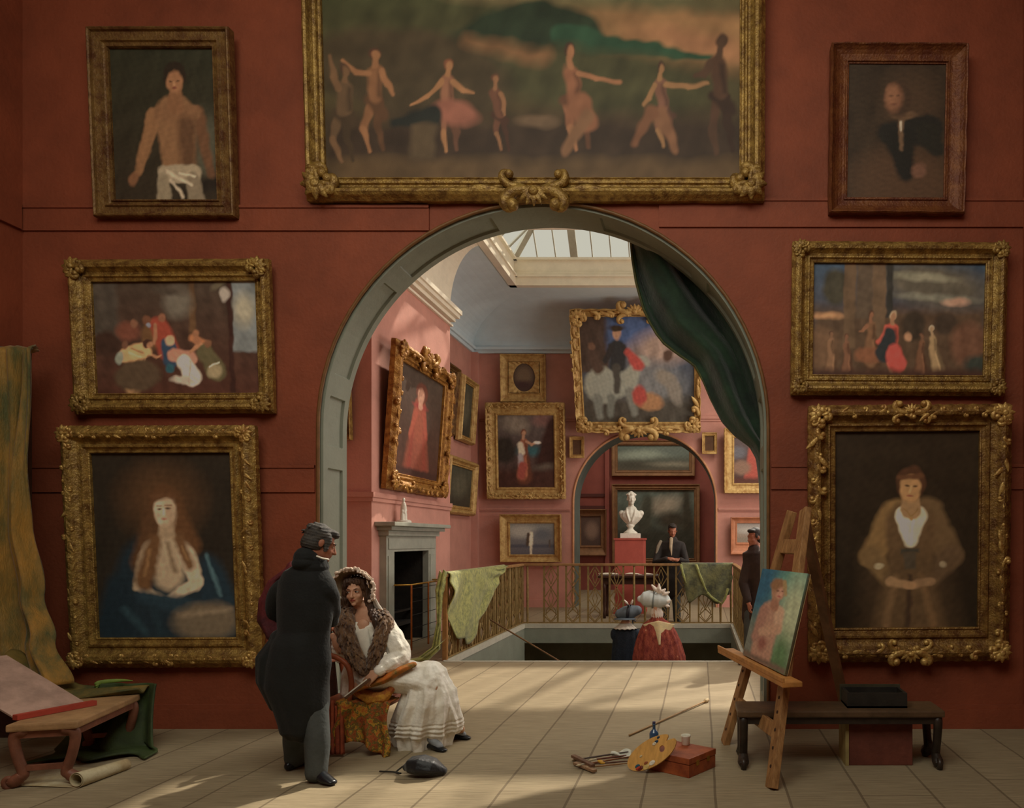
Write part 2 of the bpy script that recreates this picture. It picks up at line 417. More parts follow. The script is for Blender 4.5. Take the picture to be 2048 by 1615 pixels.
bm = nb()
for x0, x1 in ((GX0+.2, -3.15), (.43, GX1)): box(bm, x0, x1, YF-.04, YF, 0, .2)
struct('baseboard_far', bm, pink)
# skylight well and hipped glazing
UZ = 7.735
bm = nb(); t = .12
for (z0, z1, q) in ((ZT-.02, 7.36, -.03), (7.36, 7.40, -.07), (7.40, 7.47, -.025), (7.47, UZ, .02), (UZ, UZ+.05, -.05)):
    box(bm, SX0-t, SX0+q*-1, SY0-t, SY1+t, z0, z1); box(bm, SX1+q, SX1+t, SY0-t, SY1+t, z0, z1)
    box(bm, SX0-t, SX1+t, SY1+q, SY1+t, z0, z1); box(bm, SX0-t, SX1+t, SY0-t, SY0-q, z0, z1)
well = struct('trim_%d' % tn, bm, cream); tn += 1
rim = UZ+.04; hw = (SY1-SY0)/2; ym = (SY0+SY1)/2; rz = rim+hw
corners = [V((SX0, SY0, rim)), V((SX1, SY0, rim)), V((SX1, SY1, rim)), V((SX0, SY1, rim))]
r0 = V((SX0+hw, ym, rz)); r1 = V((SX1-hw, ym, rz))
bm = nb(); vs = [bm.verts.new(p) for p in corners+[r0, r1]]
for f in ((0, 1, 5, 4), (1, 2, 5), (2, 3, 4, 5), (3, 0, 4)): bm.faces.new([vs[i] for i in f])
gl = obj('window_1', bm, glass, None); gl['kind'] = 'structure'
bm = nb()
barm = mat('skylight_bars', (165, 160, 142), .6, .08, 8, 0)
for a, b in ((corners[3], r0), (corners[0], r0), (corners[1], r1), (corners[2], r1), (r0, r1)): beam(bm, a, b, .13, .07)
x = SX0+.5; k = 0
while x < SX1-.1:
    tt = min(1, (x-SX0)/hw, (SX1-x)/hw); big = abs(((x-(SX0+1.48)) % 1.8)) < .01
    for ys, sg in ((SY1, -1), (SY0, 1)):
        beam(bm, (x, ys, rim), (x, ys+sg*hw*tt, rim+hw*tt), .16 if k % 4 == 2 else .022, .05)
    x += .4; k += 1
for k in range(1, 5):
    y = SY0+(SY1-SY0)*k/5; tt = min((y-SY0), (SY1-y))
    for xs, sg in ((SX0, 1), (SX1, -1)): beam(bm, (xs, y, rim), (xs+sg*tt, y, rim+tt), .03, .05)
obj('window_frame', bm, barm, gl)
for i, (x0, x1, y0, y1, z) in enumerate(((*S2, ZT+.3), (-4.4, 1.6, .6, 4.6, 7.28))):  # first pane closes the added, unseen skylight
    bm = nb(); bm.faces.new([bm.verts.new(q) for q in ((x0-.02, y0-.02, z), (x1+.02, y0-.02, z), (x1+.02, y1+.02, z), (x0-.02, y1+.02, z))])
    g2 = obj('window_%d' % (i+2), bm, glass, None); g2['kind'] = 'structure'
    bm = nb()
    for k in range(7): xx = x0+(x1-x0)*k/6; beam(bm, (xx, y0, z-.02), (xx, y1, z-.02), .05, .06)
    obj('window_frame', bm, barm, g2)
# third room beyond the far arch
red3 = mat('dusky_rose_wall', (150, 84, 72), .8, .12, 1.5, .1)
bm = nb(); box(bm, -6, 3, 25, 25.3, 0, 6); struct('wall_end', bm, red3)
bm = nb(); box(bm, -6.3, -6, 19.3, 25.3, 0, 6); struct('wall_end_left', bm, red3)
bm = nb(); box(bm, 3, 3.3, 19.3, 25.3, 0, 6); struct('wall_end_right', bm, red3)
bm = nb(); box(bm, -6.3, 3.3, 19.3, 25.3, 6, 6.2); struct('ceiling_end', bm, ceilm)
bm = nb(); box(bm, -3.15, -3.0, 24.85, 25, 0, 6); struct('trim_%d' % tn, bm, red3); tn += 1
bm = nb(); box(bm, -6, -3.15, 24.92, 25, 2.55, 2.8); box(bm, -6, -3.15, 24.95, 25, 3.1, 3.2); struct('trim_%d' % tn, bm, mat('dark_rose_rail', (96, 54, 46), .8, .1, 3, 0)); tn += 1

# ================================================================ LIGHT
def area(name, loc, sx, sy, power, col, rot=(0, 0, 0), spread=PI):
    l = bpy.data.lights.new(name, 'AREA'); l.shape = 'RECTANGLE'; l.size = sx; l.size_y = sy; l.energy = power; l.color = col; l.spread = spread
    o = bpy.data.objects.new(name, l); COL.objects.link(o); o.location = loc; o.rotation_euler = rot; return o
sun = bpy.data.lights.new('sun', 'SUN'); sun.energy = 21; sun.angle = math.radians(1.5); sun.color = (1, .9, .74)
so = bpy.data.objects.new('sun', sun); COL.objects.link(so); so.location = (8, 22, 20)
so.rotation_euler = V((-.45, -.84, -1)).to_track_quat('-Z', 'Y').to_euler()
area('skylight_daylight_gallery', (1.55, 9.9, 7.15), 3.6, 2.9, 170, (1, .96, .86))  # added fill lamp, out of view at the invented second skylight
area('skylight_daylight_right', (2.6, 14.8, 7.15), 1.7, 2.8, 170, (1, .96, .86))
area('skylight_daylight_front', (-1.4, 1.4, 6.6), 5.8, 3.4, 225, (1, .97, .84), (.72, 0, 0))
area('window_daylight_gallery', (4.55, 12.4, 3.4), 3.4, 6.5, 330, (1, .98, .90), (0, math.radians(97), 0))  # added fill from the right for ceiling and jambs; no window built
area('daylight_end_room', (-1.4, 22, 5.9), 4, 3, 110, (1, .93, .8))  # added fill lamp, unseen under the closed end-room ceiling
w = bpy.data.worlds.new('sky'); scn.world = w; w.use_nodes = True
w.node_tree.nodes['Background'].inputs[0].default_value = (.75, .82, .9, 1); w.node_tree.nodes['Background'].inputs[1].default_value = .8

# ================================================================ CAMERA
cam = bpy.data.cameras.new('camera'); co = bpy.data.objects.new('camera', cam); COL.objects.link(co)
co.location = (0, 0, EYE); co.rotation_euler = (PI/2, 0, 0)
cam.sensor_width = 36; cam.sensor_fit = 'HORIZONTAL'; cam.lens = F/2048*36
cam.shift_x = (1024-CX)/2048; cam.shift_y = (CY-807.5)/2048; cam.clip_end = 200
scn.camera = co
scn.view_settings.view_transform = 'Standard'; scn.view_settings.look = 'None'; scn.view_settings.gamma = 1
scn.view_settings.exposure = 0.0
scn.cycles.use_denoising = True
scn.cycles.max_bounces = 8; scn.cycles.diffuse_bounces = 4; scn.cycles.sample_clamp_indirect = 4; scn.cycles.transparent_max_bounces = 12
# ================================================================ PICTURES
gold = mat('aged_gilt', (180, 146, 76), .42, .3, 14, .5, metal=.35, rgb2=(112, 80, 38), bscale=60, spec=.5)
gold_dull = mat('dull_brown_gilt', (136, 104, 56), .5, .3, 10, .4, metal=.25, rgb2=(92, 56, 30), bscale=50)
gold_lit = mat('bright_gilt', (222, 186, 108), .38, .2, 18, .35, metal=.35, rgb2=(150, 104, 50), bscale=60, spec=.5)  # lighter copy of the gilt; puts highlights on raised carving into the colour
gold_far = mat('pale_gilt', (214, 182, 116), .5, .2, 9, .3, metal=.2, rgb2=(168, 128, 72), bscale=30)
backm = mat('stretcher_wood', (90, 62, 40), .8, .2, 5, 0)

def art_colors(rect, ops, nx, nz, k=1.0, seed=0):
    """evaluate a painted composition: pixel-space shapes -> linear colour per grid point"""
    x0, y0, x1, y1 = rect; rng = np.random.RandomState(seed)
    X, Y = np.meshgrid(np.linspace(x0, x1, nx), np.linspace(y1, y0, nz), indexing='ij')
    sz = max(x1-x0, y1-y0)
    def noise(fr, n=7):
        o = np.zeros_like(X)
        for _ in range(n):
            a = rng.uniform(0, 6.28); f = fr*rng.uniform(.6, 1.7)/sz*6.28
            o += np.sin((X*math.cos(a)+Y*math.sin(a))*f+rng.uniform(0, 6.28))
        return o/n**.5
    WX = X+noise(6)*sz*.004+noise(16, 12)*sz*.002; WY = Y+noise(6)*sz*.004+noise(16, 12)*sz*.002
    C = np.zeros((nx, nz, 3))
    def over(mask, col):
        nonlocal C
        c = np.array(lin(col)); C = C*(1-mask[..., None])+c*mask[..., None]
    def sst(d, s): return np.clip(.5-d/max(s, .1), 0, 1)
    for op in ops:
        t = op[0]
        if t == 'grad':
            _, a, b = op; f = ((Y-y0)/(y1-y0))[..., None]; C = np.array(lin(a))*(1-f)+np.array(lin(b))*f
        elif t == 'e':   # ellipse cx cy rx ry angle col soft
            _, cx, cy, rx, ry, an, col, sf = op; c, s = math.cos(math.radians(an)), math.sin(math.radians(an))
            dx, dy = WX-cx, WY-cy; u = (dx*c+dy*s)/rx; v = (-dx*s+dy*c)/ry
            over(sst((np.sqrt(u*u+v*v)-1)*min(rx, ry), sf), col)
        elif t == 'c':   # tapered stroke x0 y0 x1 y1 r0 r1 col soft
            _, a, b, c, d, r0, r1, col, sf = op; dx, dy = c-a, d-b; L2 = dx*dx+dy*dy+1e-6
            tt = np.clip(((WX-a)*dx+(WY-b)*dy)/L2, 0, 1); dist = np.hypot(WX-a-tt*dx, WY-b-tt*dy)-(r0+(r1-r0)*tt)
            over(sst(dist, sf), col)
        elif t == 'r':   # rectangle
            _, a, b, c, d, col, sf = op
            dist = np.maximum(np.maximum(a-WX, WX-c), np.maximum(b-WY, WY-d)); over(sst(dist, sf), col)
        elif t == 'n':   # mottling amp freq
            _, am, fr = op; C = C*np.clip(1+am*noise(fr)[..., None], .2, 3)
    C = C*np.clip(1+.07*noise(18, 14)+.02*noise(34, 16), .5, 1.6)[..., None]; g = C.mean(2, keepdims=True); C = C*.80+g*.20*np.array([1.08, 1.0, .86])
    return np.clip(C*k, 0.002, .9)

def canvas(W, H, px_rect, ops, parent, k, y=0, seed=0, step=2.4, name='canvas', thick=.02, z0=0):
    x0, y0, x1, y1 = px_rect
    nx = max(8, int((x1-x0)/step)); nz = max(8, int((y1-y0)/step))
    C = art_colors(px_rect, ops, nx, nz, k, seed)
    xs = np.linspace(-W/2, W/2, nx); zs = np.linspace(0, H, nz)
    vs = [(x, y, z+z0) for x in xs for z in zs]
    fs = [(i*nz+j, (i+1)*nz+j, (i+1)*nz+j+1, i*nz+j+1) for i in range(nx-1) for j in range(nz-1)]
    n = len(vs)
    vs += [(-W/2, y+thick, z0), (W/2, y+thick, z0), (W/2, y+thick, z0+H), (-W/2, y+thick, z0+H)]
    c = [0, (nx-1)*nz, (nx-1)*nz+nz-1, nz-1]
    for i in range(4): fs.append((c[i], n+i, n+(i+1) % 4, c[(i+1) % 4]))
    fs.append((n, n+3, n+2, n+1))
    me = bpy.data.meshes.new(name); me.from_pydata(vs, [], fs); me.update()
    a = me.color_attributes.new('paint', 'FLOAT_COLOR', 'POINT')
    arr = np.ones((len(vs), 4), dtype=np.float32); arr[:nx*nz, :3] = C.reshape(-1, 3); arr[nx*nz:, :3] = (.1, .07, .04)
    a.data.foreach_set('color', arr.ravel())
    return link(name, me, ART, parent)

PROF = {  # (t across from outer edge 0 to sight edge 1, height as share of depth)
 'plain': [(0, 0), (0, .8), (.04, .95), (.10, 1), (.16, .9), (.2, .62), (.55, .55), (.62, .72), (.68, .72), (.74, .5), (.86, .42), (.9, .6), (.96, .6), (1, .42), (1, .1)],
 'ogee':  [(0, 0), (0, .45), (.08, .62), (.16, .86), (.28, 1), (.40, .94), (.48, .70), (.58, .50), (.66, .46), (.72, .60), (.78, .60), (.84, .40), (.92, .36), (.96, .44), (1, .40), (1, .1)],
 'scoop': [(0, 0), (0, .85), (.06, 1), (.12, .96), (.16, .8), (.3, .58), (.5, .42), (.7, .34), (.8, .34), (.84, .46), (.9, .46), (.94, .3), (1, .28), (1, .08)],
}
def frame_mesh(W, H, bw, dep, prof, carve=0., pitch=.09, seed=0, z0=0, step=.03):
    """mitred moulding round a W x H rectangle; bw = (left, right, bottom, top) widths; carve>0 gives a carved, uneven outline"""
    rnd = random.Random(seed); L, R, B, Tp = bw
    bm = nb(); loops = []
    ns = max(2, int(W/step)) if carve else 1; nh = max(2, int(H/step)) if carve else 1
    ph = rnd.uniform(0, 6)
    for (t, h) in PROF[prof]:
        x0 = -W/2+L*t; x1 = W/2-R*t; z_0 = z0+B*t; z_1 = z0+H-Tp*t
        co = [((x0, z_0), (x1, z_0), ns, (0, -1)), ((x1, z_0), (x1, z_1), nh, (1, 0)), ((x1, z_1), (x0, z_1), ns, (0, 1)), ((x0, z_1), (x0, z_0), nh, (-1, 0))]
        loop = []
        for si, (a, b, n, o) in enumerate(co):
            ln = math.hypot(b[0]-a[0], b[1]-a[1])
            for k in range(n):
                f = k/n; s = f*ln; x = a[0]+(b[0]-a[0])*f; z = a[1]+(b[1]-a[1])*f; d = h*dep
                if carve and 0 < k:
                    w = abs(math.sin(PI*s/pitch+ph+si)); w2 = abs(math.sin(PI*s/(pitch*.37)+t*9+si*2)); fade = min(1, 4*f, 4*(1-f))
                    if t < .15: x += o[0]*carve*w*.9; z += o[1]*carve*w*.9
                    d += carve*(w*.5+w2*.35)*(1 if t < .45 else .35)*fade*(1 if h > .2 else 0)
                    if prof == 'ogee' and .4 < t < .7: d += 0
                loop.append(bm.verts.new((x, -d, z)))
        loops.append(loop)
    for a, b in zip(loops, loops[1:]):
        n = len(a)
        for k in range(n): bm.faces.new((a[k], a[(k+1) % n], b[(k+1) % n], b[k]))
    return bm
def curl(bm, p, d, size, r, turn=1, y=0, yaw=1.6):
    """C-scroll in the XZ plane starting at p heading d (angle), ending in a spiral"""
    pts = []; a = d; x, z = p; n = 15; stp = size*.105; rs = []; r = r*1.55
    for i in range(n):
        pts.append(V((x, y-.2*r*math.sin(i), z))); f = i/(n-1); rs.append(r*(.55+.75*math.sin(PI*min(1, f*1.15+.12))))
        x += math.cos(a)*stp; z += math.sin(a)*stp; a += turn*(.10+.62*f); stp *= .92
    loft(bm, pts, rs, 6, (0, 1, 0)); ell(bm, pts[-1], (r*1.25,)*3, None, 8, 6)
def leaf(bm, p, ang, ln, wd, y, bend=.4):
    pts = []; rs = []
    x, z = p; a = ang
    for i in range(7):
        f = i/6; pts.append(V((x, y-.35*wd*math.sin(PI*f), z))); rs.append((wd*(.15+.85*math.sin(PI*min(.97, f*.85+.1))), wd*.4)); x += math.cos(a)*ln/6; z += math.sin(a)*ln/6; a += bend/6
    fr = V((-math.sin(ang), 0, math.cos(ang)))
    loft(bm, pts, rs, 6, fr)
def corner_orn(bm, x, z, sx, sz, s, y, rich=1):
    """carved corner cartouche; sx,sz point outward"""
    b = math.atan2(sz, sx)
    for k in range(-2, 3): leaf(bm, (x-sx*s*.18, z-sz*s*.18), b+k*.5, s*.42, s*.15, y-s*.04, .35*k)
    ell(bm, (x-sx*s*.12, y-s*.1, z-sz*s*.12), (s*.13, s*.09, s*.13), None, 10, 8)
    ax = 0 if sx < 0 else PI; az = PI/2 if sz < 0 else -PI/2
    t1 = -1 if (sx*sz > 0) else 1
    curl(bm, (x-sx*s*.1, z+sz*s*.02), ax, s*1.0, s*.065, t1*-1 if rich else t1, y)
    curl(bm, (x+sx*s*.02, z-sz*s*.1), az, s*1.0, s*.065, t1 if rich else -t1, y)
    curl(bm, (x-sx*s*.2, z-sz*s*.15), ax, s*.7, s*.045, t1, y-.01)
    curl(bm, (x-sx*s*.15, z-sz*s*.2), az, s*.7, s*.045, -t1, y-.01)
def crest_orn(bm, x, z, sz, s, y):
    """centre shell with paired scrolls; sz=+1 top, -1 bottom"""
    for k in range(-3, 4): leaf(bm, (x, z-sz*s*.1), sz*(PI/2)+k*.36, s*.38, s*.085, y-s*.04, .15*k)
    ell(bm, (x, y-s*.08, z), (s*.12, s*.1, s*.1), None, 10, 8)
    for q in (-1, 1):
        curl(bm, (x+q*s*.12, z-sz*s*.05), 0 if q > 0 else PI, s*1.1, s*.07, q*sz, y)
        curl(bm, (x+q*s*.25, z-sz*s*.12), 0 if q > 0 else PI, s*.9, s*.05, -q*sz, y)
        leaf(bm, (x+q*s*.75, z-sz*s*.06), (0 if q > 0 else PI)-q*sz*.15, s*.8, s*.08, y, q*sz*.4)
def edge_run(bm, W, H, bw, y, s, seed, z0=0, sides='bltr', dens=1.0):
    """irregular runs of small leaves and scrolls along the outer edge"""
    rnd = random.Random(seed); L, R, B, Tp = bw
    segs = {'b': ((-W/2, z0+B*.3), (W/2, z0+B*.3), 0, 1), 't': ((W/2, z0+H-Tp*.3), (-W/2, z0+H-Tp*.3), PI, 1), 'r': ((W/2-R*.3, z0), (W/2-R*.3, z0+H), PI/2, 1), 'l': ((-W/2+L*.3, z0+H), (-W/2+L*.3, z0), -PI/2, 1)}
    for k in sides:
        a, b, ang, _ = segs[k]; ln = math.hypot(b[0]-a[0], b[1]-a[1]); p = s*1.4; flip = 1
        while p < ln-s*1.6:
            f = p/ln; x = a[0]+(b[0]-a[0])*f; z = a[1]+(b[1]-a[1])*f
            q = rnd.random(); ss = s*rnd.uniform(.6, 1.1)
            fl = flip if f < .5 else -flip
            if q < .5: curl(bm, (x, z), ang+(0 if f < .5 else PI)+rnd.uniform(-.2, .2), ss*1.1, ss*.085, fl, y)
            elif q < .85: leaf(bm, (x, z), ang+rnd.uniform(-.7, .7)+(0 if f < .5 else PI), ss*.9, ss*.17, y-.005, rnd.uniform(-.6, .6))
            else: ell(bm, (x, y-.01, z), (ss*.12, ss*.1, ss*.12), None, 8, 6)
            p += ss*rnd.uniform(.5, .95)/dens; flip = -flip

def picture(label, outer, inner, D, ops, prof='ogee', gm=None, gm2=None, carve=0., orn=0., crest=(), runs=0., dep=None, tilt=2.0, k=3.0, seed=0, roll=0., group=None, root=None, wh=None, step=2.4, dens=1., group2=None, cat='painting', pitch=.09, name='framed_painting', gap=.012, oval=False):
    gm = gm or gold; gm2 = gm2 or gm
    s = D/F; ox0, oy0, ox1, oy1 = outer; ix0, iy0, ix1, iy1 = inner
    W = (ox1-ox0)*s; H = (oy1-oy0)*s
    L, R, B, Tp = (ix0-ox0)*s, (ox1-ix1)*s, (oy1-iy1)*s, (iy0-oy0)*s
    dep = dep or .09
    c = at((ox0+ox1)/2, oy1, D)
    t = thing(name, label, cat, (c.x, D-gap, c.z), 0, group)
    t.rotation_euler = (math.radians(tilt), math.radians(roll), 0)
    bm = frame_mesh(W, H, (L, R, B, Tp), dep, prof, carve, pitch, seed); nf = len(bm.faces)
    if runs:
        edge_run(bm, W, H, (L, R, B, Tp), -dep*.88, runs, seed+5, dens=dens); bm.faces.ensure_lookup_table()
        for f in bm.faces[nf:]: f.material_index = 1; f.smooth = True
    fo = obj('frame', bm, gm, t); fo.data.materials.append(gm2)
    cw, ch = W-L-R, H-B-Tp
    cv = canvas(cw+.01, ch+.01, inner, ops, t, k, -dep*.16, seed, step, 'canvas', .012, B-.005)
    cv.location = ((L-R)/2, 0, 0)
    bm = nb(); box(bm, -W/2+.02, W/2-.02, -.012, 0, .02, H-.02); obj('backing', bm, backm, t)
    if orn:
        for sx, sz in ((-1, 1), (1, 1), (-1, -1), (1, -1)):
            bm = nb(); corner_orn(bm, sx*(W/2-orn*.22), (H-orn*.22 if sz > 0 else orn*.22), sx, sz, orn, -dep*.85)
            obj('corner_ornament', bm, gm2, t, smooth=True)
    for (side, size) in crest:
        bm = nb()
        if side in 'tb': crest_orn(bm, 0, (H-Tp*.25 if side == 't' else B*.25), 1 if side == 't' else -1, size, -dep*.85)
        obj('crest_ornament', bm, gm2, t, smooth=True)
    return t, W, H, (L, R, B, Tp)

def figure(x, y, h, skin, cloth, hair, lean=0, arms=(), dress=None):
    """a generic small painted figure, head at (x,y), total height h"""
    dk = tuple(int(c*.68) for c in cloth); lt = tuple(min(255, int(c*1.18)) for c in cloth); dress = (h < 130) if dress is None else dress
    o = []
    if dress: o += [('c', x+lean*.4, y+h*.40, x+lean, y+h*.86, h*.085, h*.16, dk, h*.06), ('c', x+lean*.4-h*.02, y+h*.40, x+lean-h*.04, y+h*.84, h*.06, h*.10, cloth, h*.06), ('c', x+lean*.4+h*.03, y+h*.46, x+lean+h*.05, y+h*.84, h*.012, h*.02, lt, h*.03)]
    else: o += [('c', x+lean*.4-h*.03, y+h*.48, x+lean-h*.07, y+h*.72, h*.055, h*.034, cloth, h*.025), ('c', x+lean-h*.07, y+h*.72, x+lean-h*.02, y+h*.93, h*.034, h*.018, skin, h*.02), ('c', x+lean*.4+h*.04, y+h*.48, x+lean+h*.08, y+h*.72, h*.055, h*.034, dk, h*.025), ('c', x+lean+h*.08, y+h*.72, x+lean+h*.10, y+h*.93, h*.032, h*.018, dk, h*.02), ('c', x+lean*.4-h*.07, y+h*.46, x+lean*.4+h*.10, y+h*.56, h*.05, h*.055, dk, h*.04)]
    o += [('c', x+lean*.15, y+h*.19, x+lean*.4, y+h*.44, h*.075, h*.062, cloth, h*.035), ('c', x+lean*.15+h*.04, y+h*.2, x+lean*.4+h*.04, y+h*.42, h*.02, h*.02, dk, h*.05),
         ('e', x, y, h*.05, h*.06, 0, hair, h*.025), ('e', x+h*.008, y+h*.016, h*.036, h*.048, 0, skin, h*.02), ('c', x, y+h*.06, x+lean*.1, y+h*.12, h*.024, h*.03, skin, h*.02)]
    for (ax, ay) in arms: ex, ey = x+ax*h*.5+math.copysign(h*.03, ax), y+(.19+ay)*h*.5+h*.04; o += [('c', x+lean*.2+math.copysign(h*.065, ax), y+h*.19, ex, ey, h*.032, h*.026, skin, h*.02), ('c', ex, ey, x+ax*h, y+ay*h, h*.026, h*.018, skin, h*.02)]
    return o

# --- top: the large mythology-like frieze of figures before dark green hills
ops = [('grad', (44, 48, 26), (62, 46, 24)), ('r', 1080, 0, 1490, 20, (38, 52, 28), 18), ('e', 1370, 78, 240, 62, 8, (108, 76, 42), 60), ('e', 1300, 22, 230, 16, 2, (70, 66, 40), 24), ('e', 1395, 102, 110, 20, 12, (122, 80, 48), 24),
       ('e', 1020, 10, 110, 22, 0, (74, 64, 38), 14), ('e', 1060, 105, 150, 80, -6, (26, 36, 22), 12), ('e', 960, 120, 60, 30, 25, (34, 38, 24), 20), ('c', 1130, 90, 1420, 132, 26, 5, (26, 52, 34), 8), ('e', 1210, 175, 240, 60, 6, (50, 48, 26), 30),
       ('e', 830, 160, 200, 85, 8, (50, 40, 24), 20), ('c', 940, 95, 1090, 130, 10, 16, (92, 62, 34), 26), ('r', 650, 240, 1500, 335, (42, 30, 20), 50), ('r', 650, 325, 1490, 380, (68, 50, 28), 24), ('n', .14, 9)]
ops += figure(760, 118, 205, (112, 72, 40), (98, 62, 34), (60, 34, 22), -10, ((-.3, .08), (.16, .38)))
ops += figure(700, 150, 190, (84, 58, 34), (72, 52, 32), (56, 36, 24), -10, ((-.15, -.12),))
ops += figure(903, 142, 175, (118, 78, 44), (106, 66, 44), (90, 50, 28), 0, ((-.42, .42), (.3, .32)))
ops += [('e', 915, 235, 44, 22, 8, (110, 62, 46), 12), ('c', 800, 250, 870, 240, 10, 20, (24, 26, 22), 10), ('r', 830, 258, 876, 318, (64, 50, 32), 12)]
ops += figure(998, 168, 150, (104, 68, 40), (78, 46, 30), (70, 42, 26), 6, ((.08, .45),))
ops += figure(1140, 118, 200, (116, 74, 44), (104, 62, 38), (48, 30, 20), 20, ((.5, .28),))
ops += [('c', 1165, 225, 1180, 250, 26, 20, (100, 60, 36), 10), ('c', 1180, 240, 1130, 308, 14, 9, (92, 62, 38), 8), ('e', 1080, 250, 40, 12, 0, (76, 58, 40), 8)]
ops += figure(1322, 148, 165, (112, 78, 44), (92, 58, 42), (50, 32, 22), 8, ((.55, .18), (-.22, .42)))
ops += [('c', 1320, 235, 1350, 300, 16, 9, (96, 62, 38), 8), ('c', 1300, 230, 1270, 290, 14, 8, (88, 54, 32), 8)]
ops += figure(1438, 98, 230, (58, 38, 24), (60, 38, 24), (52, 34, 22), 2, ((-.2, .3),))
picture('huge dim gilt-framed painting of figures in a hilly landscape, above the arch', (622, -60, 1527, 408), (658, -60+30, 1478, 362), YW, ops, 'ogee', gold, gold, .006, .34, (('b', .40),), 0, dep=.13, tilt=3, seed=1, pitch=.5)

# --- half-length youth against a dark ground (left, top)
ops = [('grad', (36, 36, 24), (40, 32, 22)), ('e', 420, 300, 60, 60, 0, (62, 60, 46), 60), ('e', 425, 372, 50, 14, -20, (30, 24, 18), 14), ('n', .08, 6),
       ('c', 322, 240, 284, 350, 16, 8, (112, 76, 44), 5), ('e', 276, 362, 9, 13, 20, (100, 64, 38), 5), ('c', 405, 235, 425, 335, 14, 9, (84, 54, 32), 8), ('e', 428, 348, 9, 12, 0, (80, 52, 32), 6),
       ('c', 362, 240, 366, 330, 40, 32, (108, 74, 44), 8), ('c', 335, 234, 396, 234, 16, 16, (104, 70, 42), 6), ('c', 384, 260, 384, 330, 18, 16, (76, 50, 30), 16), ('c', 364, 190, 364, 222, 12, 16, (104, 68, 40), 5),
       ('e', 363, 165, 22, 26, 0, (34, 26, 18), 4), ('e', 363, 176, 16, 22, 0, (124, 82, 50), 5), ('e', 356, 174, 3, 1.5, 0, (40, 26, 18), 2), ('e', 370, 174, 3, 1.5, 0, (40, 26, 18), 2), ('e', 363, 188, 5, 2, 0, (96, 44, 32), 2), ('c', 363, 174, 363, 182, 1.5, 2.5, (142, 98, 62), 2),
       ('c', 338, 352, 392, 352, 16, 18, (128, 112, 88), 5), ('c', 334, 362, 334, 402, 12, 14, (112, 98, 76), 5), ('c', 392, 362, 398, 400, 14, 16, (104, 90, 70), 5), ('c', 342, 346, 388, 372, 3, 3, (160, 142, 116), 4), ('c', 350, 362, 372, 396, 3, 3, (150, 132, 108), 4), ('c', 366, 350, 396, 356, 2, 2, (164, 146, 120), 3)]
picture('dim portrait of a bare-chested youth in a white loincloth, plain gilt frame', (203, 78, 481, 440), (238, 113, 443, 404), YW, ops, 'plain', gold_dull, gold, .003, 0, (), 0, dep=.09, tilt=3, seed=2, step=2.0)

# --- dark portrait of an elderly sitter (right, top)
ops = [('grad', (40, 30, 20), (46, 34, 22)), ('n', .1, 5), ('e', 1815, 215, 50, 60, 0, (56, 40, 26), 50), ('e', 1800, 370, 100, 70, 0, (62, 42, 26), 40),
       ('c', 1770, 275, 1850, 268, 20, 30, (26, 24, 20), 8), ('c', 1796, 290, 1808, 350, 28, 16, (24, 22, 18), 10), ('c', 1850, 275, 1868, 305, 24, 14, (28, 26, 20), 8),
       ('c', 1797, 250, 1799, 306, 6, 3, (84, 62, 42), 4), ('c', 1796, 252, 1798, 268, 2.5, 1.5, (150, 136, 116), 2), ('e', 1800, 238, 26, 9, 0, (78, 56, 36), 5),
       ('e', 1790, 208, 26, 34, 0, (52, 36, 24), 8), ('e', 1782, 207, 17, 26, 0, (98, 62, 40), 9), ('e', 1778, 203, 10, 18, 0, (112, 72, 46), 10), ('e', 1776, 202, 3, 1.5, 0, (62, 38, 26), 3), ('e', 1789, 202, 3, 1.5, 0, (58, 36, 26), 3), ('e', 1782, 219, 5, 1.6, 0, (76, 40, 30), 3), ('e', 1834, 346, 14, 15, 0, (86, 56, 40), 7)]
picture('very dark portrait of an elderly sitter in a black coat, brown-gilt frame', (1655, 110, 1922, 434), (1692, 142, 1883, 399), YW, ops, 'scoop', mat('russet_gilt', (128, 78, 40), .5, .3, 9, .4, metal=.25, rgb2=(96, 48, 28), bscale=50), gold, .006, 0, (), 0, dep=.10, tilt=3, seed=3, roll=.3, pitch=.3)

# --- landscape-format group round a seated figure (left, middle)
ops = [('grad', (58, 46, 36), (66, 36, 26)), ('r', 200, 565, 250, 680, (62, 54, 46), 12), ('r', 390, 560, 402, 670, (84, 58, 34), 6), ('r', 475, 560, 530, 706, (96, 100, 100), 6), ('e', 498, 625, 20, 30, 0, (132, 124, 104), 18), ('r', 466, 560, 476, 790, (50, 28, 22), 4), ('n', .12, 7),
       ('e', 368, 610, 26, 30, 0, (92, 84, 72), 20), ('e', 350, 588, 30, 8, 5, (64, 54, 44), 8), ('e', 462, 596, 9, 14, 0, (140, 128, 116), 5), ('e', 450, 576, 16, 7, -30, (82, 72, 54), 6),
       ('e', 225, 690, 26, 24, 0, (52, 34, 26), 10), ('e', 270, 665, 24, 18, 0, (100, 54, 38), 10), ('e', 316, 672, 20, 28, 10, (92, 62, 34), 8), ('c', 330, 655, 345, 700, 18, 22, (130, 48, 30), 8), ('e', 306, 645, 9, 10, 0, (96, 58, 38), 4)]
ops += figure(303, 690, 100, (150, 100, 66), (176, 128, 80), (50, 32, 24), -30, ((.28, .2),))
ops += [('c', 262, 712, 296, 704, 15, 16, (182, 134, 84), 5), ('e', 250, 716, 9, 14, 20, (116, 122, 108), 4)]
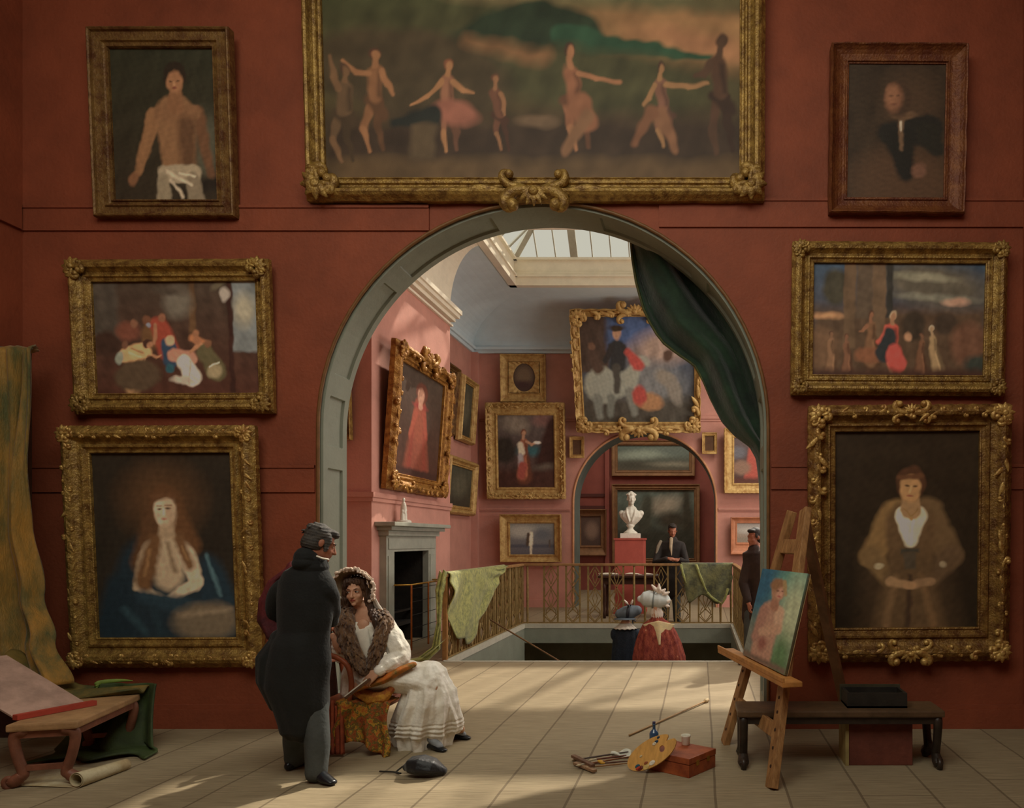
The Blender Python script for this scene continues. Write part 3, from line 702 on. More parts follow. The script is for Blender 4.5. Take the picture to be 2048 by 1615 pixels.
ops += [('e', 284, 752, 46, 30, -8, (72, 56, 40), 8), ('c', 346, 690, 352, 720, 13, 18, (36, 56, 76), 5), ('e', 350, 684, 9, 11, 0, (178, 134, 98), 4), ('c', 356, 712, 390, 718, 12, 14, (164, 106, 84), 5), ('c', 378, 725, 392, 755, 14, 18, (186, 168, 148), 5), ('e', 376, 760, 26, 8, 0, (160, 144, 126), 5),
        ('e', 348, 738, 10, 9, 0, (32, 76, 86), 4), ('c', 398, 680, 420, 695, 9, 10, (152, 92, 52), 5), ('c', 418, 705, 440, 745, 16, 20, (80, 72, 46), 6), ('e', 436, 745, 16, 14, 0, (132, 116, 84), 6), ('e', 310, 655, 5, 5, 0, (110, 112, 124), 3), ('e', 306, 690, 8, 9, 0, (60, 36, 28), 3), ('e', 311, 693, 5, 6, 0, (150, 100, 68), 3), ('e', 282, 650, 7, 9, 0, (112, 72, 50), 4), ('e', 336, 640, 7, 8, 0, (122, 76, 52), 4), ('c', 324, 655, 318, 690, 4, 3, (140, 92, 62), 3), ('e', 402, 672, 7, 8, 0, (134, 86, 56), 4), ('c', 410, 690, 392, 706, 4, 3, (150, 100, 66), 3), ('e', 424, 690, 7, 8, 0, (108, 70, 46), 4), ('c', 372, 735, 398, 765, 2, 2, (214, 200, 178), 2), ('c', 390, 725, 384, 770, 1.5, 2, (150, 134, 116), 2), ('c', 270, 706, 292, 716, 1.5, 1.5, (206, 166, 110), 2), ('c', 276, 700, 298, 708, 1.5, 1.5, (140, 96, 56), 2), ('c', 426, 735, 444, 728, 1.5, 1.5, (188, 170, 138), 2), ('e', 262, 690, 6, 8, 0, (98, 62, 44), 4), ('e', 404, 685, 8, 8, 0, (140, 88, 56), 4)]
picture('wide painting of a crowd round a pale-robed figure, gilt frame with corner scrolls', (160, 528, 555, 828), (203, 570, 526, 788), YW, ops, 'ogee', gold, gold, .003, .20, (), 0, dep=.10, tilt=3, seed=4, roll=-.3, step=1.8, pitch=.4)

# --- landscape with seated figure in red (right, middle)
ops = [('grad', (44, 62, 80), (70, 46, 30)), ('r', 1620, 620, 1965, 760, (72, 54, 38), 30), ('e', 1860, 575, 110, 40, 8, (76, 70, 58), 30), ('e', 1835, 560, 60, 8, 4, (116, 112, 92), 8), ('e', 1870, 600, 70, 7, 3, (104, 102, 88), 8), ('e', 1905, 608, 24, 8, 0, (156, 118, 96), 7), ('e', 1650, 636, 30, 6, 0, (156, 110, 70), 8),
       ('e', 1668, 580, 26, 34, 0, (54, 50, 38), 10), ('r', 1684, 534, 1708, 700, (84, 64, 44), 4), ('r', 1708, 534, 1742, 640, (74, 60, 46), 6), ('r', 1740, 534, 1768, 680, (88, 68, 48), 4), ('r', 1768, 534, 1780, 640, (44, 42, 38), 4),
       ('e', 1822, 655, 22, 30, 0, (50, 40, 30), 8), ('e', 1884, 650, 22, 20, 0, (56, 44, 34), 8), ('e', 1932, 690, 36, 42, 0, (92, 60, 42), 16), ('e', 1950, 730, 26, 20, 0, (44, 50, 44), 14), ('e', 1640, 700, 36, 40, 0, (92, 66, 44), 22), ('n', .12, 8)]
ops += figure(1738, 632, 110, (118, 76, 50), (104, 72, 46), (70, 44, 30), 4, ((-.2, .3),))
ops += figure(1660, 670, 84, (110, 76, 52), (112, 80, 54), (72, 48, 34), 2) + figure(1690, 676, 78, (112, 74, 52), (104, 68, 46), (80, 50, 34), 4)
ops += [('e', 1735, 712, 28, 16, 0, (112, 68, 42), 6)]
ops += figure(1782, 634, 130, (136, 96, 66), (168, 60, 44), (150, 126, 96), 2, ())
ops += [('c', 1772, 662, 1756, 686, 8, 7, (166, 62, 46), 4), ('c', 1775, 670, 1768, 706, 12, 20, (38, 42, 44), 5), ('c', 1785, 705, 1790, 725, 16, 20, (164, 54, 46), 6), ('e', 1811, 676, 7, 9, 0, (150, 108, 76), 4)]
ops += figure(1858, 660, 96, (140, 112, 80), (136, 110, 74), (156, 138, 112), 14, ()) + figure(1838, 672, 84, (100, 68, 46), (98, 64, 42), (74, 48, 34), 0)
ops += [('r', 1620, 740, 1965, 760, (58, 36, 28), 14)]
picture('wide landscape painting with a seated figure in red beneath columns, gilt frame', (1580, 494, 2003, 792), (1623, 534, 1961, 752), YW, ops, 'ogee', gold, gold, .004, .17, (), 0, dep=.10, tilt=3, seed=5, roll=.35, step=1.8, pitch=.12)

# --- half-length pale figure with long auburn hair and blue drapery (left, bottom)
ops = [('grad', (36, 30, 22), (34, 30, 24)), ('e', 340, 1000, 70, 62, 0, (72, 48, 26), 70), ('n', .06, 5),
       ('c', 330, 1150, 340, 1240, 84, 120, (24, 38, 46), 22), ('c', 250, 1170, 240, 1250, 24, 40, (22, 36, 44), 20), ('c', 430, 1130, 452, 1230, 22, 44, (24, 42, 52), 20), ('c', 426, 1110, 450, 1190, 4, 2, (58, 90, 98), 6),
       ('c', 346, 1006, 312, 1120, 30, 34, (76, 50, 28), 14), ('c', 350, 1006, 394, 1090, 30, 20, (84, 54, 28), 14),
       ('c', 348, 1050, 348, 1080, 13, 17, (140, 118, 90), 8), ('c', 322, 1100, 376, 1100, 20, 18, (158, 138, 110), 14), ('c', 350, 1112, 350, 1150, 34, 28, (152, 132, 104), 16), ('c', 384, 1104, 404, 1160, 15, 13, (172, 152, 124), 7), ('c', 404, 1162, 350, 1196, 12, 8, (170, 150, 122), 6), ('c', 306, 1112, 290, 1168, 14, 12, (134, 114, 88), 8),
       ('c', 290, 1170, 336, 1196, 11, 8, (156, 136, 108), 6), ('e', 344, 1199, 13, 7, 0, (176, 154, 126), 4), ('c', 350, 1086, 362, 1140, 3, 5, (112, 92, 68), 8), ('c', 326, 1078, 300, 1160, 12, 18, (92, 62, 34), 12), ('c', 314, 1100, 302, 1150, 3, 3, (122, 88, 50), 6), ('c', 372, 1076, 392, 1130, 11, 8, (96, 66, 38), 10), ('c', 378, 1090, 390, 1120, 2, 2, (126, 92, 54), 5),
       ('c', 300, 1190, 400, 1216, 14, 18, (28, 48, 58), 14), ('e', 347, 1008, 30, 38, 0, (78, 50, 26), 8), ('e', 345, 1022, 21, 29, 0, (178, 154, 124), 6), ('e', 355, 1026, 11, 24, 0, (150, 124, 96), 14), ('e', 337, 1018, 4, 2, 0, (66, 50, 38), 2.5), ('e', 353, 1018, 4, 2, 0, (66, 50, 38), 2.5), ('c', 332, 1012, 341, 1011, 1, 1, (104, 76, 52), 3), ('c', 349, 1011, 358, 1012, 1, 1, (104, 76, 52), 3), ('c', 345, 1018, 345, 1030, 1.5, 2.5, (194, 170, 140), 4), ('e', 345, 1039, 5, 2, 0, (140, 80, 64), 3), ('e', 333, 1032, 5, 4, 0, (178, 132, 106), 6), ('c', 328, 994, 362, 992, 7, 6, (84, 54, 30), 8),
       ('e', 420, 1238, 66, 36, -4, (92, 80, 62), 16), ('c', 370, 1228, 470, 1214, 4, 4, (116, 100, 78), 10), ('c', 260, 1215, 300, 1260, 8, 5, (32, 54, 62), 10), ('c', 320, 1222, 330, 1262, 8, 6, (26, 44, 52), 10)]
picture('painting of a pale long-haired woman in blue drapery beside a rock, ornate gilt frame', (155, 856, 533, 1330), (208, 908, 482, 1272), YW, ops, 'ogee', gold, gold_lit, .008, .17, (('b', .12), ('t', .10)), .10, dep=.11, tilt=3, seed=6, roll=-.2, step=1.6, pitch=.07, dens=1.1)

# --- half-length woman in a brown robe and white chemise (right, bottom)
ops = [('grad', (38, 28, 16), (34, 26, 16)), ('n', .08, 5), ('c', 1810, 1120, 1815, 1240, 84, 100, (54, 40, 24), 40),
       ('c', 1790, 1030, 1740, 1110, 34, 22, (112, 84, 44), 10), ('c', 1850, 1030, 1896, 1110, 34, 24, (90, 68, 40), 12), ('c', 1740, 1110, 1778, 1160, 20, 14, (100, 76, 42), 10), ('c', 1896, 1110, 1858, 1160, 22, 14, (80, 60, 38), 12),
       ('c', 1818, 1050, 1816, 1130, 50, 42, (84, 62, 36), 12), ('c', 1816, 1140, 1816, 1250, 44, 74, (78, 58, 34), 20), ('c', 1790, 1150, 1770, 1245, 5, 8, (100, 74, 44), 10), ('c', 1840, 1150, 1862, 1245, 5, 8, (96, 70, 40), 10), ('c', 1816, 1150, 1812, 1248, 4, 5, (56, 40, 26), 6),
       ('c', 1804, 1030, 1816, 1085, 16, 8, (188, 176, 146), 6), ('c', 1834, 1030, 1820, 1085, 16, 8, (178, 164, 134), 6), ('c', 1800, 1026, 1812, 1082, 2, 2, (214, 204, 178), 3), ('c', 1822, 1040, 1818, 1088, 2, 2, (206, 194, 168), 3), ('r', 1800, 1096, 1834, 1104, (54, 50, 40), 5), ('r', 1806, 1104, 1828, 1136, (66, 56, 42), 5),
       ('c', 1818, 990, 1818, 1020, 14, 20, (132, 100, 62), 5), ('c', 1806, 1018, 1818, 1034, 1.2, 1.2, (124, 92, 44), 2), ('c', 1830, 1018, 1818, 1034, 1.2, 1.2, (124, 92, 44), 2), ('e', 1818, 1038, 3, 4, 0, (140, 104, 54), 2),
       ('e', 1818, 968, 28, 34, 0, (66, 40, 22), 5), ('e', 1817, 978, 20, 27, 0, (148, 108, 62), 5), ('e', 1810, 974, 4, 2, 0, (60, 40, 24), 2), ('e', 1825, 974, 4, 2, 0, (60, 40, 24), 2), ('c', 1817, 974, 1817, 984, 1.5, 2.5, (168, 126, 76), 2), ('e', 1817, 992, 5, 2, 0, (124, 64, 42), 2), ('c', 1798, 956, 1836, 954, 5, 5, (84, 52, 28), 5),
       ('c', 1778, 1160, 1812, 1166, 9, 8, (132, 100, 64), 5), ('c', 1858, 1160, 1822, 1168, 9, 8, (120, 90, 58), 5), ('e', 1816, 1168, 13, 8, 0, (140, 104, 66), 4), ('e', 1754, 1130, 8, 5, 0, (150, 134, 100), 4), ('e', 1882, 1128, 7, 5, 0, (128, 112, 84), 4)]
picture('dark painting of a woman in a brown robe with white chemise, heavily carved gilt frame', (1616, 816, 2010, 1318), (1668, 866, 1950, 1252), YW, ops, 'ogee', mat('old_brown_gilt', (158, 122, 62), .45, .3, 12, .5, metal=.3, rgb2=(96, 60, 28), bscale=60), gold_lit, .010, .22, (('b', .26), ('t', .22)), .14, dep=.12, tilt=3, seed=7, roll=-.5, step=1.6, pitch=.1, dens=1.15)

# ---------------- rear gallery, far wall
kf = 1.5
DF = 18.40
ops = [('grad', (80, 62, 52), (72, 56, 50)), ('e', 1049, 752, 16, 18, 0, (112, 92, 70), 12), ('e', 1047, 770, 18, 8, 0, (70, 48, 46), 8)]
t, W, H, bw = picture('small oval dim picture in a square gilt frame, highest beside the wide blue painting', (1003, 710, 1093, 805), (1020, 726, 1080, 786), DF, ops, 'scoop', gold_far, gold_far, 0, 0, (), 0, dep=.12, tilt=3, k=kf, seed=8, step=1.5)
# oval slip with rayed spandrels
bm = nb(); L, R, B, Tp = bw; w2, h2 = (W-L-R)/2, (H-B-Tp)/2; cx_, cz_ = (L-R)/2, B+h2; n = 48; inn = []; out = []
for i in range(n):
    a = 2*PI*i/n; c, s = math.cos(a), math.sin(a); q = 1/max(abs(c), abs(s))
    inn.append(bm.verts.new((cx_+w2*.72*c, -.05, cz_+h2*.92*s))); out.append(bm.verts.new((cx_+w2*c*q, -.07-(.02 if i % 2 else 0), cz_+h2*s*q)))
for i in range(n): bm.faces.new((inn[i], inn[(i+1) % n], out[(i+1) % n], out[i]))
obj('oval_slip', bm, gold_far, t)
ops = [('grad', (92, 82, 78), (70, 44, 38)), ('e', 1035, 850, 26, 16, 10, (128, 116, 102), 14), ('e', 1090, 842, 22, 12, 0, (120, 84, 78), 12), ('e', 1070, 902, 36, 10, 0, (44, 92, 98), 10), ('e', 1012, 900, 22, 26, 0, (50, 44, 38), 10), ('c', 1110, 850, 1096, 920, 14, 22, (58, 34, 28), 10), ('e', 1090, 935, 26, 8, -10, (92, 80, 70), 8), ('r', 996, 940, 1114, 980, (70, 42, 34), 14), ('n', .1, 6)]
ops += figure(1050, 866, 100, (176, 128, 96), (150, 84, 56), (112, 60, 36), 0, ((.26, .2),))
ops += [('c', 1043, 890, 1046, 905, 6, 6, (206, 192, 164), 4), ('c', 1044, 912, 1044, 930, 5, 6, (158, 152, 156), 4), ('c', 1047, 932, 1044, 950, 9, 8, (160, 70, 58), 5), ('e', 1077, 886, 7, 3, 0, (224, 214, 196), 2)]
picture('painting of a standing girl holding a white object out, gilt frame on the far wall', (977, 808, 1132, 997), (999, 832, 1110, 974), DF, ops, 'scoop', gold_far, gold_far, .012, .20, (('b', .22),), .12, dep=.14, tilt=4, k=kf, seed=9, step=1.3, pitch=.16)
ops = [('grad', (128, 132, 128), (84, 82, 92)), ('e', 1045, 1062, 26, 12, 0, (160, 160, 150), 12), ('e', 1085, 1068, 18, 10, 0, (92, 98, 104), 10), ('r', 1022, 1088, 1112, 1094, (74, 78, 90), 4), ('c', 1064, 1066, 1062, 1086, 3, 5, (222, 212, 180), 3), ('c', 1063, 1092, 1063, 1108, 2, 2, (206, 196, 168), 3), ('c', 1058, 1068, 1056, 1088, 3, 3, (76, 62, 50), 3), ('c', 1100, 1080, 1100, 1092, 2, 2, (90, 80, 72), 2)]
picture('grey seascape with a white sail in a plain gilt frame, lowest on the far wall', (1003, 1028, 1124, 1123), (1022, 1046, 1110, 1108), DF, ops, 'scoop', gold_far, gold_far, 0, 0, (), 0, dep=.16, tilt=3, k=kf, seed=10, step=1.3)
# large rider painting leaning out from the wall
kb = 17.1
ops = [('grad', (66, 84, 112), (78, 76, 68)), ('r', 1165, 620, 1222, 740, (74, 60, 52), 6), ('r', 1224, 620, 1340, 690, (62, 92, 142), 20), ('e', 1330, 690, 60, 32, -10, (158, 134, 120), 30), ('e', 1300, 760, 60, 40, 0, (112, 116, 118), 34), ('r', 1165, 790, 1405, 840, (74, 70, 62), 24), ('n', .12, 7),
       ('e', 1205, 762, 32, 36, 20, (150, 156, 142), 8), ('c', 1212, 770, 1256, 756, 30, 24, (144, 150, 138), 8), ('c', 1262, 750, 1282, 716, 15, 9, (146, 150, 136), 6), ('e', 1292, 716, 13, 8, 30, (148, 150, 138), 5), ('c', 1196, 790, 1200, 826, 10, 7, (118, 124, 116), 6), ('c', 1224, 790, 1222, 824, 9, 6, (110, 116, 108), 6), ('c', 1262, 776, 1270, 822, 9, 6, (118, 122, 114), 6),
       ('c', 1240, 690, 1240, 724, 16, 16, (50, 52, 54), 6), ('c', 1228, 690, 1216, 716, 6, 5, (52, 50, 50), 4), ('c', 1252, 690, 1268, 712, 6, 5, (52, 50, 50), 4), ('c', 1238, 728, 1236, 776, 8, 6, (74, 72, 66), 5), ('e', 1241, 664, 8, 11, 0, (176, 134, 104), 4), ('e', 1241, 653, 15, 5, 0, (56, 48, 38), 4), ('e', 1241, 655, 9, 6, 0, (60, 50, 38), 3),
       ('c', 1262, 700, 1280, 724, 8, 12, (178, 64, 58), 6), ('e', 1300, 796, 28, 18, 10, (164, 118, 76), 8), ('e', 1282, 784, 14, 20, 0, (170, 62, 56), 6), ('e', 1335, 750, 24, 14, 30, (130, 122, 110), 8), ('e', 1352, 776, 14, 28, -20, (124, 118, 108), 8), ('e', 1340, 706, 9, 12, 0, (84, 62, 50), 5), ('c', 1192, 700, 1200, 730, 8, 12, (84, 66, 56), 7), ('e', 1190, 688, 7, 8, 0, (112, 82, 64), 4)]
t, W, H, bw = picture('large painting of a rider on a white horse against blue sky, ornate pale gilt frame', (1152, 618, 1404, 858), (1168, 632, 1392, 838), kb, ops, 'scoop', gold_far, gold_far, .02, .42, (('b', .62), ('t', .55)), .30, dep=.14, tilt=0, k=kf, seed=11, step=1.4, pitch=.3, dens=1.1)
# lean: foot of the frame close to the wall, head further out
A = at(1278, 862, 18.2); Bp = at(1278, 618, 17.15)
t.location = A; lean = math.atan2(A.y-Bp.y, Bp.z-A.z); t.rotation_euler = (lean, 0, 0)
sc = ((Bp-A).length)/H; t.scale = ((18.2+17.15)/2/kb, 1, sc)
for lab, o, i, c in (('tiny gilt-framed miniature on the far wall between the girl painting and the far arch', (1140, 873, 1169, 916), (1146, 880, 1163, 909), (122, 118, 110)),
                  ('tiny gilt-framed miniature on the far wall between the far arch and the red-coat painting', (1404, 865, 1434, 908), (1410, 872, 1428, 901), (150, 134, 116))):
    picture(lab, o, i, DF, [('grad', c, tuple(int(x*.85) for x in c)), ('e', (i[0]+i[2])/2, (i[1]+i[3])/2, 4, 7, 0, (84, 78, 72), 4)], 'plain', gold_far, None, 0, 0, (), 0, dep=.07, tilt=2, k=kf, seed=12, step=1, name='miniature', cat='painting')
ops = [('grad', (86, 74, 74), (74, 50, 44)), ('e', 1475, 905, 16, 12, 0, (92, 92, 100), 8), ('c', 1506, 900, 1502, 955, 9, 14, (160, 66, 52), 5), ('e', 1507, 893, 5, 7, 0, (120, 84, 66), 3), ('e', 1483, 935, 18, 14, 0, (128, 98, 80), 8), ('r', 1466, 955, 1560, 970, (84, 48, 40), 8)]
picture('gilt-framed painting with a red-coated figure, half hidden by the green curtain', (1448, 858, 1580, 986), (1468, 876, 1560, 966), DF, ops, 'scoop', gold_far, gold_far, .01, 0, (), 0, dep=.16, tilt=3, k=kf, seed=13, step=1.3, pitch=.12)
ops = [('grad', (146, 144, 140), (136, 112, 90)), ('r', 1470, 1074, 1540, 1084, (128, 118, 104), 3), ('e', 1500, 1060, 24, 6, 0, (162, 158, 150), 6)]
picture('pale small seascape in a pinkish frame behind the standing man at the arch edge', (1461, 1034, 1560, 1108), (1474, 1046, 1546, 1084), DF, ops, 'scoop', mat('pink_gilt', (196, 132, 96), .5, .15, 6, .2, metal=.1), None, 0, 0, (), 0, dep=.12, tilt=2, k=kf, seed=14, step=1.3)
# third room
ke = 2.6; DE = 24.97
gold_end = mat('dim_end_gilt', (150, 112, 76), .6, .2, 6, .2, metal=.1)
ops = [('grad', (70, 84, 76), (66, 60, 48)), ('e', 1290, 908, 60, 8, -4, (106, 116, 102), 10), ('e', 1350, 902, 40, 10, 6, (76, 86, 78), 10), ('e', 1270, 930, 40, 8, 0, (54, 52, 42), 10), ('e', 1350, 928, 40, 4, 0, (100, 96, 80), 6)]
picture('long dark landscape high in the far room, directly above the wider dark landscape', (1224, 881, 1390, 952), (1236, 891, 1378, 940), DE, ops, 'plain', gold_end, None, 0, 0, (), 0, dep=.14, tilt=3, k=ke, seed=15, step=1.6)
ops = [('grad', (70, 82, 74), (48, 48, 40)), ('e', 1330, 1010, 34, 16, -10, (120, 112, 96), 20), ('e', 1345, 1040, 28, 16, 0, (52, 48, 38), 14), ('c', 1372, 990, 1376, 1060, 8, 12, (48, 46, 36), 10), ('c', 1296, 1000, 1290, 1050, 10, 14, (54, 56, 46), 10), ('r', 1236, 1060, 1390, 1116, (44, 46, 38), 14), ('n', .1, 6)]
picture('large dark landscape behind the white bust in the far room', (1225, 968, 1400, 1130), (1236, 980, 1388, 1116), DE, ops, 'plain', gold_end, None, 0, 0, (), 0, dep=.16, tilt=3, k=ke, seed=16, step=1.6)
ops = [('grad', (74, 58, 50), (62, 48, 42)), ('e', 1184, 1060, 12, 16, 0, (104, 84, 70), 10)]
picture('small dark portrait in a wide frame low at the edge of the far room', (1150, 1018, 1214, 1110), (1163, 1032, 1202, 1090), DE, ops, 'scoop', gold_end, None, 0, 0, (), 0, dep=.2, tilt=3, k=ke, seed=17, step=1.6)

# ---------------- side-wall pictures of the rear gallery (wall faces +X)
def side_picture(label, X, y0, y1, z0, z1, bw, rect, ops, tiltdeg, prof='ogee', gm=gold_far, **kw):
    W = y1-y0; H = z1-z0; s = 1.0
    dep = kw.pop('dep', .16)
    t = thing('framed_painting', label, 'painting', (X, (y0+y1)/2, z0), 0)
    t.rotation_euler = Matrix.Rotation(math.radians(90), 3, 'Z').to_euler()
    t.rotation_euler = (Matrix.Rotation(math.radians(90), 3, 'Z') @ Matrix.Rotation(math.radians(tiltdeg), 3, 'X')).to_euler()
    orn = kw.get('orn', 0); carve = kw.get('carve', 0)
    bm = frame_mesh(W, H, (bw,)*4, dep, prof, carve, .2, 3)
    if kw.get('runs'): edge_run(bm, W, H, (bw,)*4, -dep*.9, kw['runs'], 9)
    obj('frame', bm, gm, t)
    canvas(W-2*bw+.01, H-2*bw+.01, rect, ops, t, kw.get('k', 1.8), -dep*.16, 4, kw.get('step', 1.2), 'canvas', .012, bw-.005)
    bm = nb(); box(bm, -W/2+.02, W/2-.02, -.012, 0, .02, H-.02); obj('backing', bm, backm, t)
    if orn:
        for sx, sz in ((-1, 1), (1, 1), (-1, -1), (1, -1)):
            bm = nb(); corner_orn(bm, sx*(W/2-orn*.22), (H-orn*.22 if sz > 0 else orn*.22), sx, sz, orn, -dep*.85); obj('corner_ornament', bm, gm, t, smooth=True)
    for side, size in kw.get('crest', ()):
        bm = nb(); crest_orn(bm, 0, H-bw*.2, 1, size, -dep*.85); obj('crest_ornament', bm, gm, t, smooth=True)
    return t
R_ = (0, 0, 200, 240)
ops = [('grad', (66, 54, 44), (70, 40, 30)), ('n', .08, 6), ('c', 100, 90, 100, 215, 26, 56, (118, 54, 36), 12), ('c', 100, 80, 100, 130, 26, 30, (126, 58, 38), 8), ('c', 76, 120, 66, 215, 5, 8, (120, 46, 32), 8), ('c', 120, 130, 134, 215, 5, 8, (124, 50, 34), 8), ('e', 100, 76, 30, 6, 0, (130, 40, 36), 5),
       ('e', 104, 45, 26, 24, 0, (92, 46, 32), 6), ('e', 100, 52, 14, 18, 0, (170, 120, 96), 6), ('c', 100, 66, 100, 76, 7, 9, (160, 112, 90), 5), ('c', 84, 92, 62, 150, 10, 6, (140, 60, 40), 6), ('c', 118, 92, 136, 146, 10, 6, (136, 56, 38), 6), ('r', 0, 222, 200, 240, (58, 34, 28), 8)]
side_picture('tall tilted portrait of a figure in a red dress hung over the fireplace, gilt frame', XBR+.03, 10.98, 13.42, 2.42, 4.62, .26, R_, ops, 4, orn=.32, crest=(('t', .46),), carve=.012, runs=.2, k=1.6, gm=mat('warm_gilt', (186, 138, 66), .42, .25, 12, .4, metal=.35, rgb2=(126, 80, 34), bscale=50))
R2 = (0, 0, 100, 130)
dk = [('grad', (66, 68, 56), (54, 50, 40)), ('e', 50, 60, 30, 40, 20, (82, 80, 64), 24), ('n', .1, 5)]
side_picture('narrow dark picture partly hidden behind the chimney breast on the recess wall', GX0+.03, 15.2, 16.65, zf(872, 16.6), zf(735, 16.6), .16, R2, dk, 6, k=kf, dep=.14, gm=gold_dull)
side_picture('upright gilt-framed dark picture on the recess wall near the room corner', GX0+.05, 17.0, 18.1, zf(885, 17.6), zf(757, 17.6), .15, R2, dk, 4, k=kf, dep=.14)
side_picture('wide dark picture hung low on the recess wall under the upright gilt frame', GX0+.05, 16.1, 18.15, zf(1030, 17.5), zf(920, 17.5), .2, R2, dk, 4, k=kf, dep=.14)
t, W, H, bw = picture('edge of a small gilt frame on the shadowed return beside the chimney breast', (650, 722, 707, 880), (660, 735, 697, 866), YB0, dk, 'plain', gold, None, 0, 0, (), 0, dep=.1, tilt=4, k=kf, seed=20, step=2)
# ================================================================ FURNITURE AND THINGS
def put(name, bm, m, parent, smooth=True): return obj(name, bm, m, parent, smooth, world=True)
def autosmooth(o, ang=40):
    bm = bmesh.new(); bm.from_mesh(o.data)
    for e in bm.edges:
        if len(e.link_faces) == 2 and e.calc_face_angle(0) > math.radians(ang): e.smooth = False
    bm.to_mesh(o.data); bm.free()
# ---- balustrade round the stairwell
bronze = mat('dull_bronze', (142, 118, 72), .5, .25, 14, .2, metal=.3)
rail_root = thing('balustrade', 'bronze lattice balustrade with a wooden handrail round the open stairwell', 'railing', (WX0, WY1, 0))
RZ = 1.17; rx0, rx1, ry0, ry1 = WX0-.05, WX1+.05, WY0+.12, WY1+.09
bm = nb()
for a, b in (((rx0, ry0-.03, RZ), (rx0, ry1, RZ)), ((rx0, ry1, RZ), (rx1, ry1, RZ)), ((rx1, ry1, RZ), (rx1, ry0-.03, RZ))): beam(bm, a, b, .085, .05, bev=.012)
for p in ((rx0, ry1), (rx1, ry1)): ell(bm, (*p, RZ), (.046, .046, .028), None, 12, 8)
put('handrail', bm, mat('worn_rail_wood', (150, 112, 70), .45, .2, 10, .1), rail_root, False)
bm = nb()
for a, b in (((rx0, ry0, .03), (rx0, ry1, .03)), ((rx0, ry1, .03), (rx1, ry1, .03)), ((rx1, ry1, .03), (rx1, ry0, .03))): beam(bm, a, b, .04, .02)
put('bottom_rail', bm, bronze, rail_root, False)
def lattice(p, d, w=.27):
    """one openwork panel: two posts with stacked diamonds, a heart and a dart"""
    p = V(p); d = V(d).normalized(); bm = nb(); z0, z1 = .03, RZ-.02
    a = p-d*w/2; b = p+d*w/2; up = V((0, 0, 1))
    for q in (a, b): beam(bm, q+up*z0, q+up*z1, .034, .034, up=d)
    segs = [(.03, .30), (.30, .72), (.72, 1.15)]
    for s0, s1 in segs:
        m = (s0+s1)/2; s1 = min(s1, z1)
        for u, v_ in (((a, m), (p, s1)), ((p, s1), (b, m)), ((b, m), (p, s0)), ((p, s0), (a, m))):
            beam(bm, u[0]+up*u[1], v_[0]+up*v_[1], .018, .018, up=(d.y, -d.x, 0))
    for s0, s1 in ((.34, .68), (.78, 1.08)):
        m = (s0+s1)/2
        for u, v_ in (((a*.35+p*.65, m), (p, s1)), ((p, s1), (b*.35+p*.65, m)), ((b*.35+p*.65, m), (p, s0)), ((p, s0), (a*.35+p*.65, m))):
            beam(bm, u[0]+up*u[1], v_[0]+up*v_[1], .014, .014, up=(d.y, -d.x, 0))
    # scrolled lily at the foot
    for sg in (-1, 1):
        pts = [p+d*(sg*w*.5*math.sin(t*2.6)*.75)+up*(.06+.27*t) for t in (0, .25, .5, .75, 1)]
        tube(bm, pts, .009, 5)
    ell(bm, p+up*.30, (.02, .02, .03), None, 8, 6)
    return bm
for x in [(px-1400)*ry1/1500 for px in (1102, 1146, 1190, 1233, 1322, 1366, 1411)]:
    put('lattice_panel', lattice((x, ry1, 0), (1, 0, 0)), bronze, rail_root, False)
for x in [(px-1400)*ry1/1500 for px in (1055, 1268, 1290, 1441, 1462)]:
    bm = nb(); loft(bm, [(x, ry1, .03), (x, ry1, .5), (x, ry1, RZ-.02)], [.02, .026, .02], 8); put('baluster', bm, bronze, rail_root)
k = 0; y = ry0+.16
while y < ry1-.2:
    for x in (rx0, rx1): put('lattice_panel', lattice((x, y, 0), (0, 1, 0)), bronze, rail_root, False)
    y += .27
    for x in (rx0, rx1):
        bm = nb(); loft(bm, [(x, y-.02, .03), (x, y-.02, .5), (x, y-.02, RZ-.02)], [.018, .022, .018], 8); put('baluster', bm, bronze, rail_root)
    y += .24
for x in (rx0, rx1):
    bm = nb(); box(bm, x-.03, x+.03, ry0-.05, ry0+.01, 0, RZ-.02); put('newel_post', bm, mat('honey_wood', (150, 108, 62), .5, .2, 8, .1), rail_root, False)

# ---- yellow-green cloth over the near end of the balustrade
ygreen = mat('yellow_green_silk', (172, 170, 92), .6, .3, 16, .5, rgb2=(112, 118, 62), bscale=70, sheen=.3)
t = thing('draped_cloth', 'yellow-green cloth swagged over the near stretch of the balustrade, tail on the floor', 'cloth', (rx0, ry0, 0))
bm = nb()
def drop(u): return interp([(0, .62), (.1, .95), (.24, 1.10), (.42, .86), (.62, .62), (.82, .30), (1, .04)], u)
def swag(u, v):
    y = ry0-.02+u*3.05; L = drop(u)
    fan = math.sin(v*PI*.5)
    yy = y+(.75-u*1.5)*0.32*fan*(0 if u < .12 else 1)
    z = RZ+.035-L*v
    x = rx0+.07+.11*math.sin(17*(u-.3)/(.35+v)+2)*v*(1.15-v)+.03*math.sin(27*u+5*v)*v+.10*v*(1-v)
    return V((x, yy, z))
sheet(bm, swag, 60, 26, .012)
def over(u, v):
    y = ry0-.02+u*3.05; a = v*PI
    return V((rx0+.058*math.cos(a), y, RZ+.02+.03*math.sin(a)-(.18 if v > .95 else 0)*(1-u)))
sheet(bm, over, 50, 10, .01)
put('swag', bm, ygreen, t)
bm = nb()
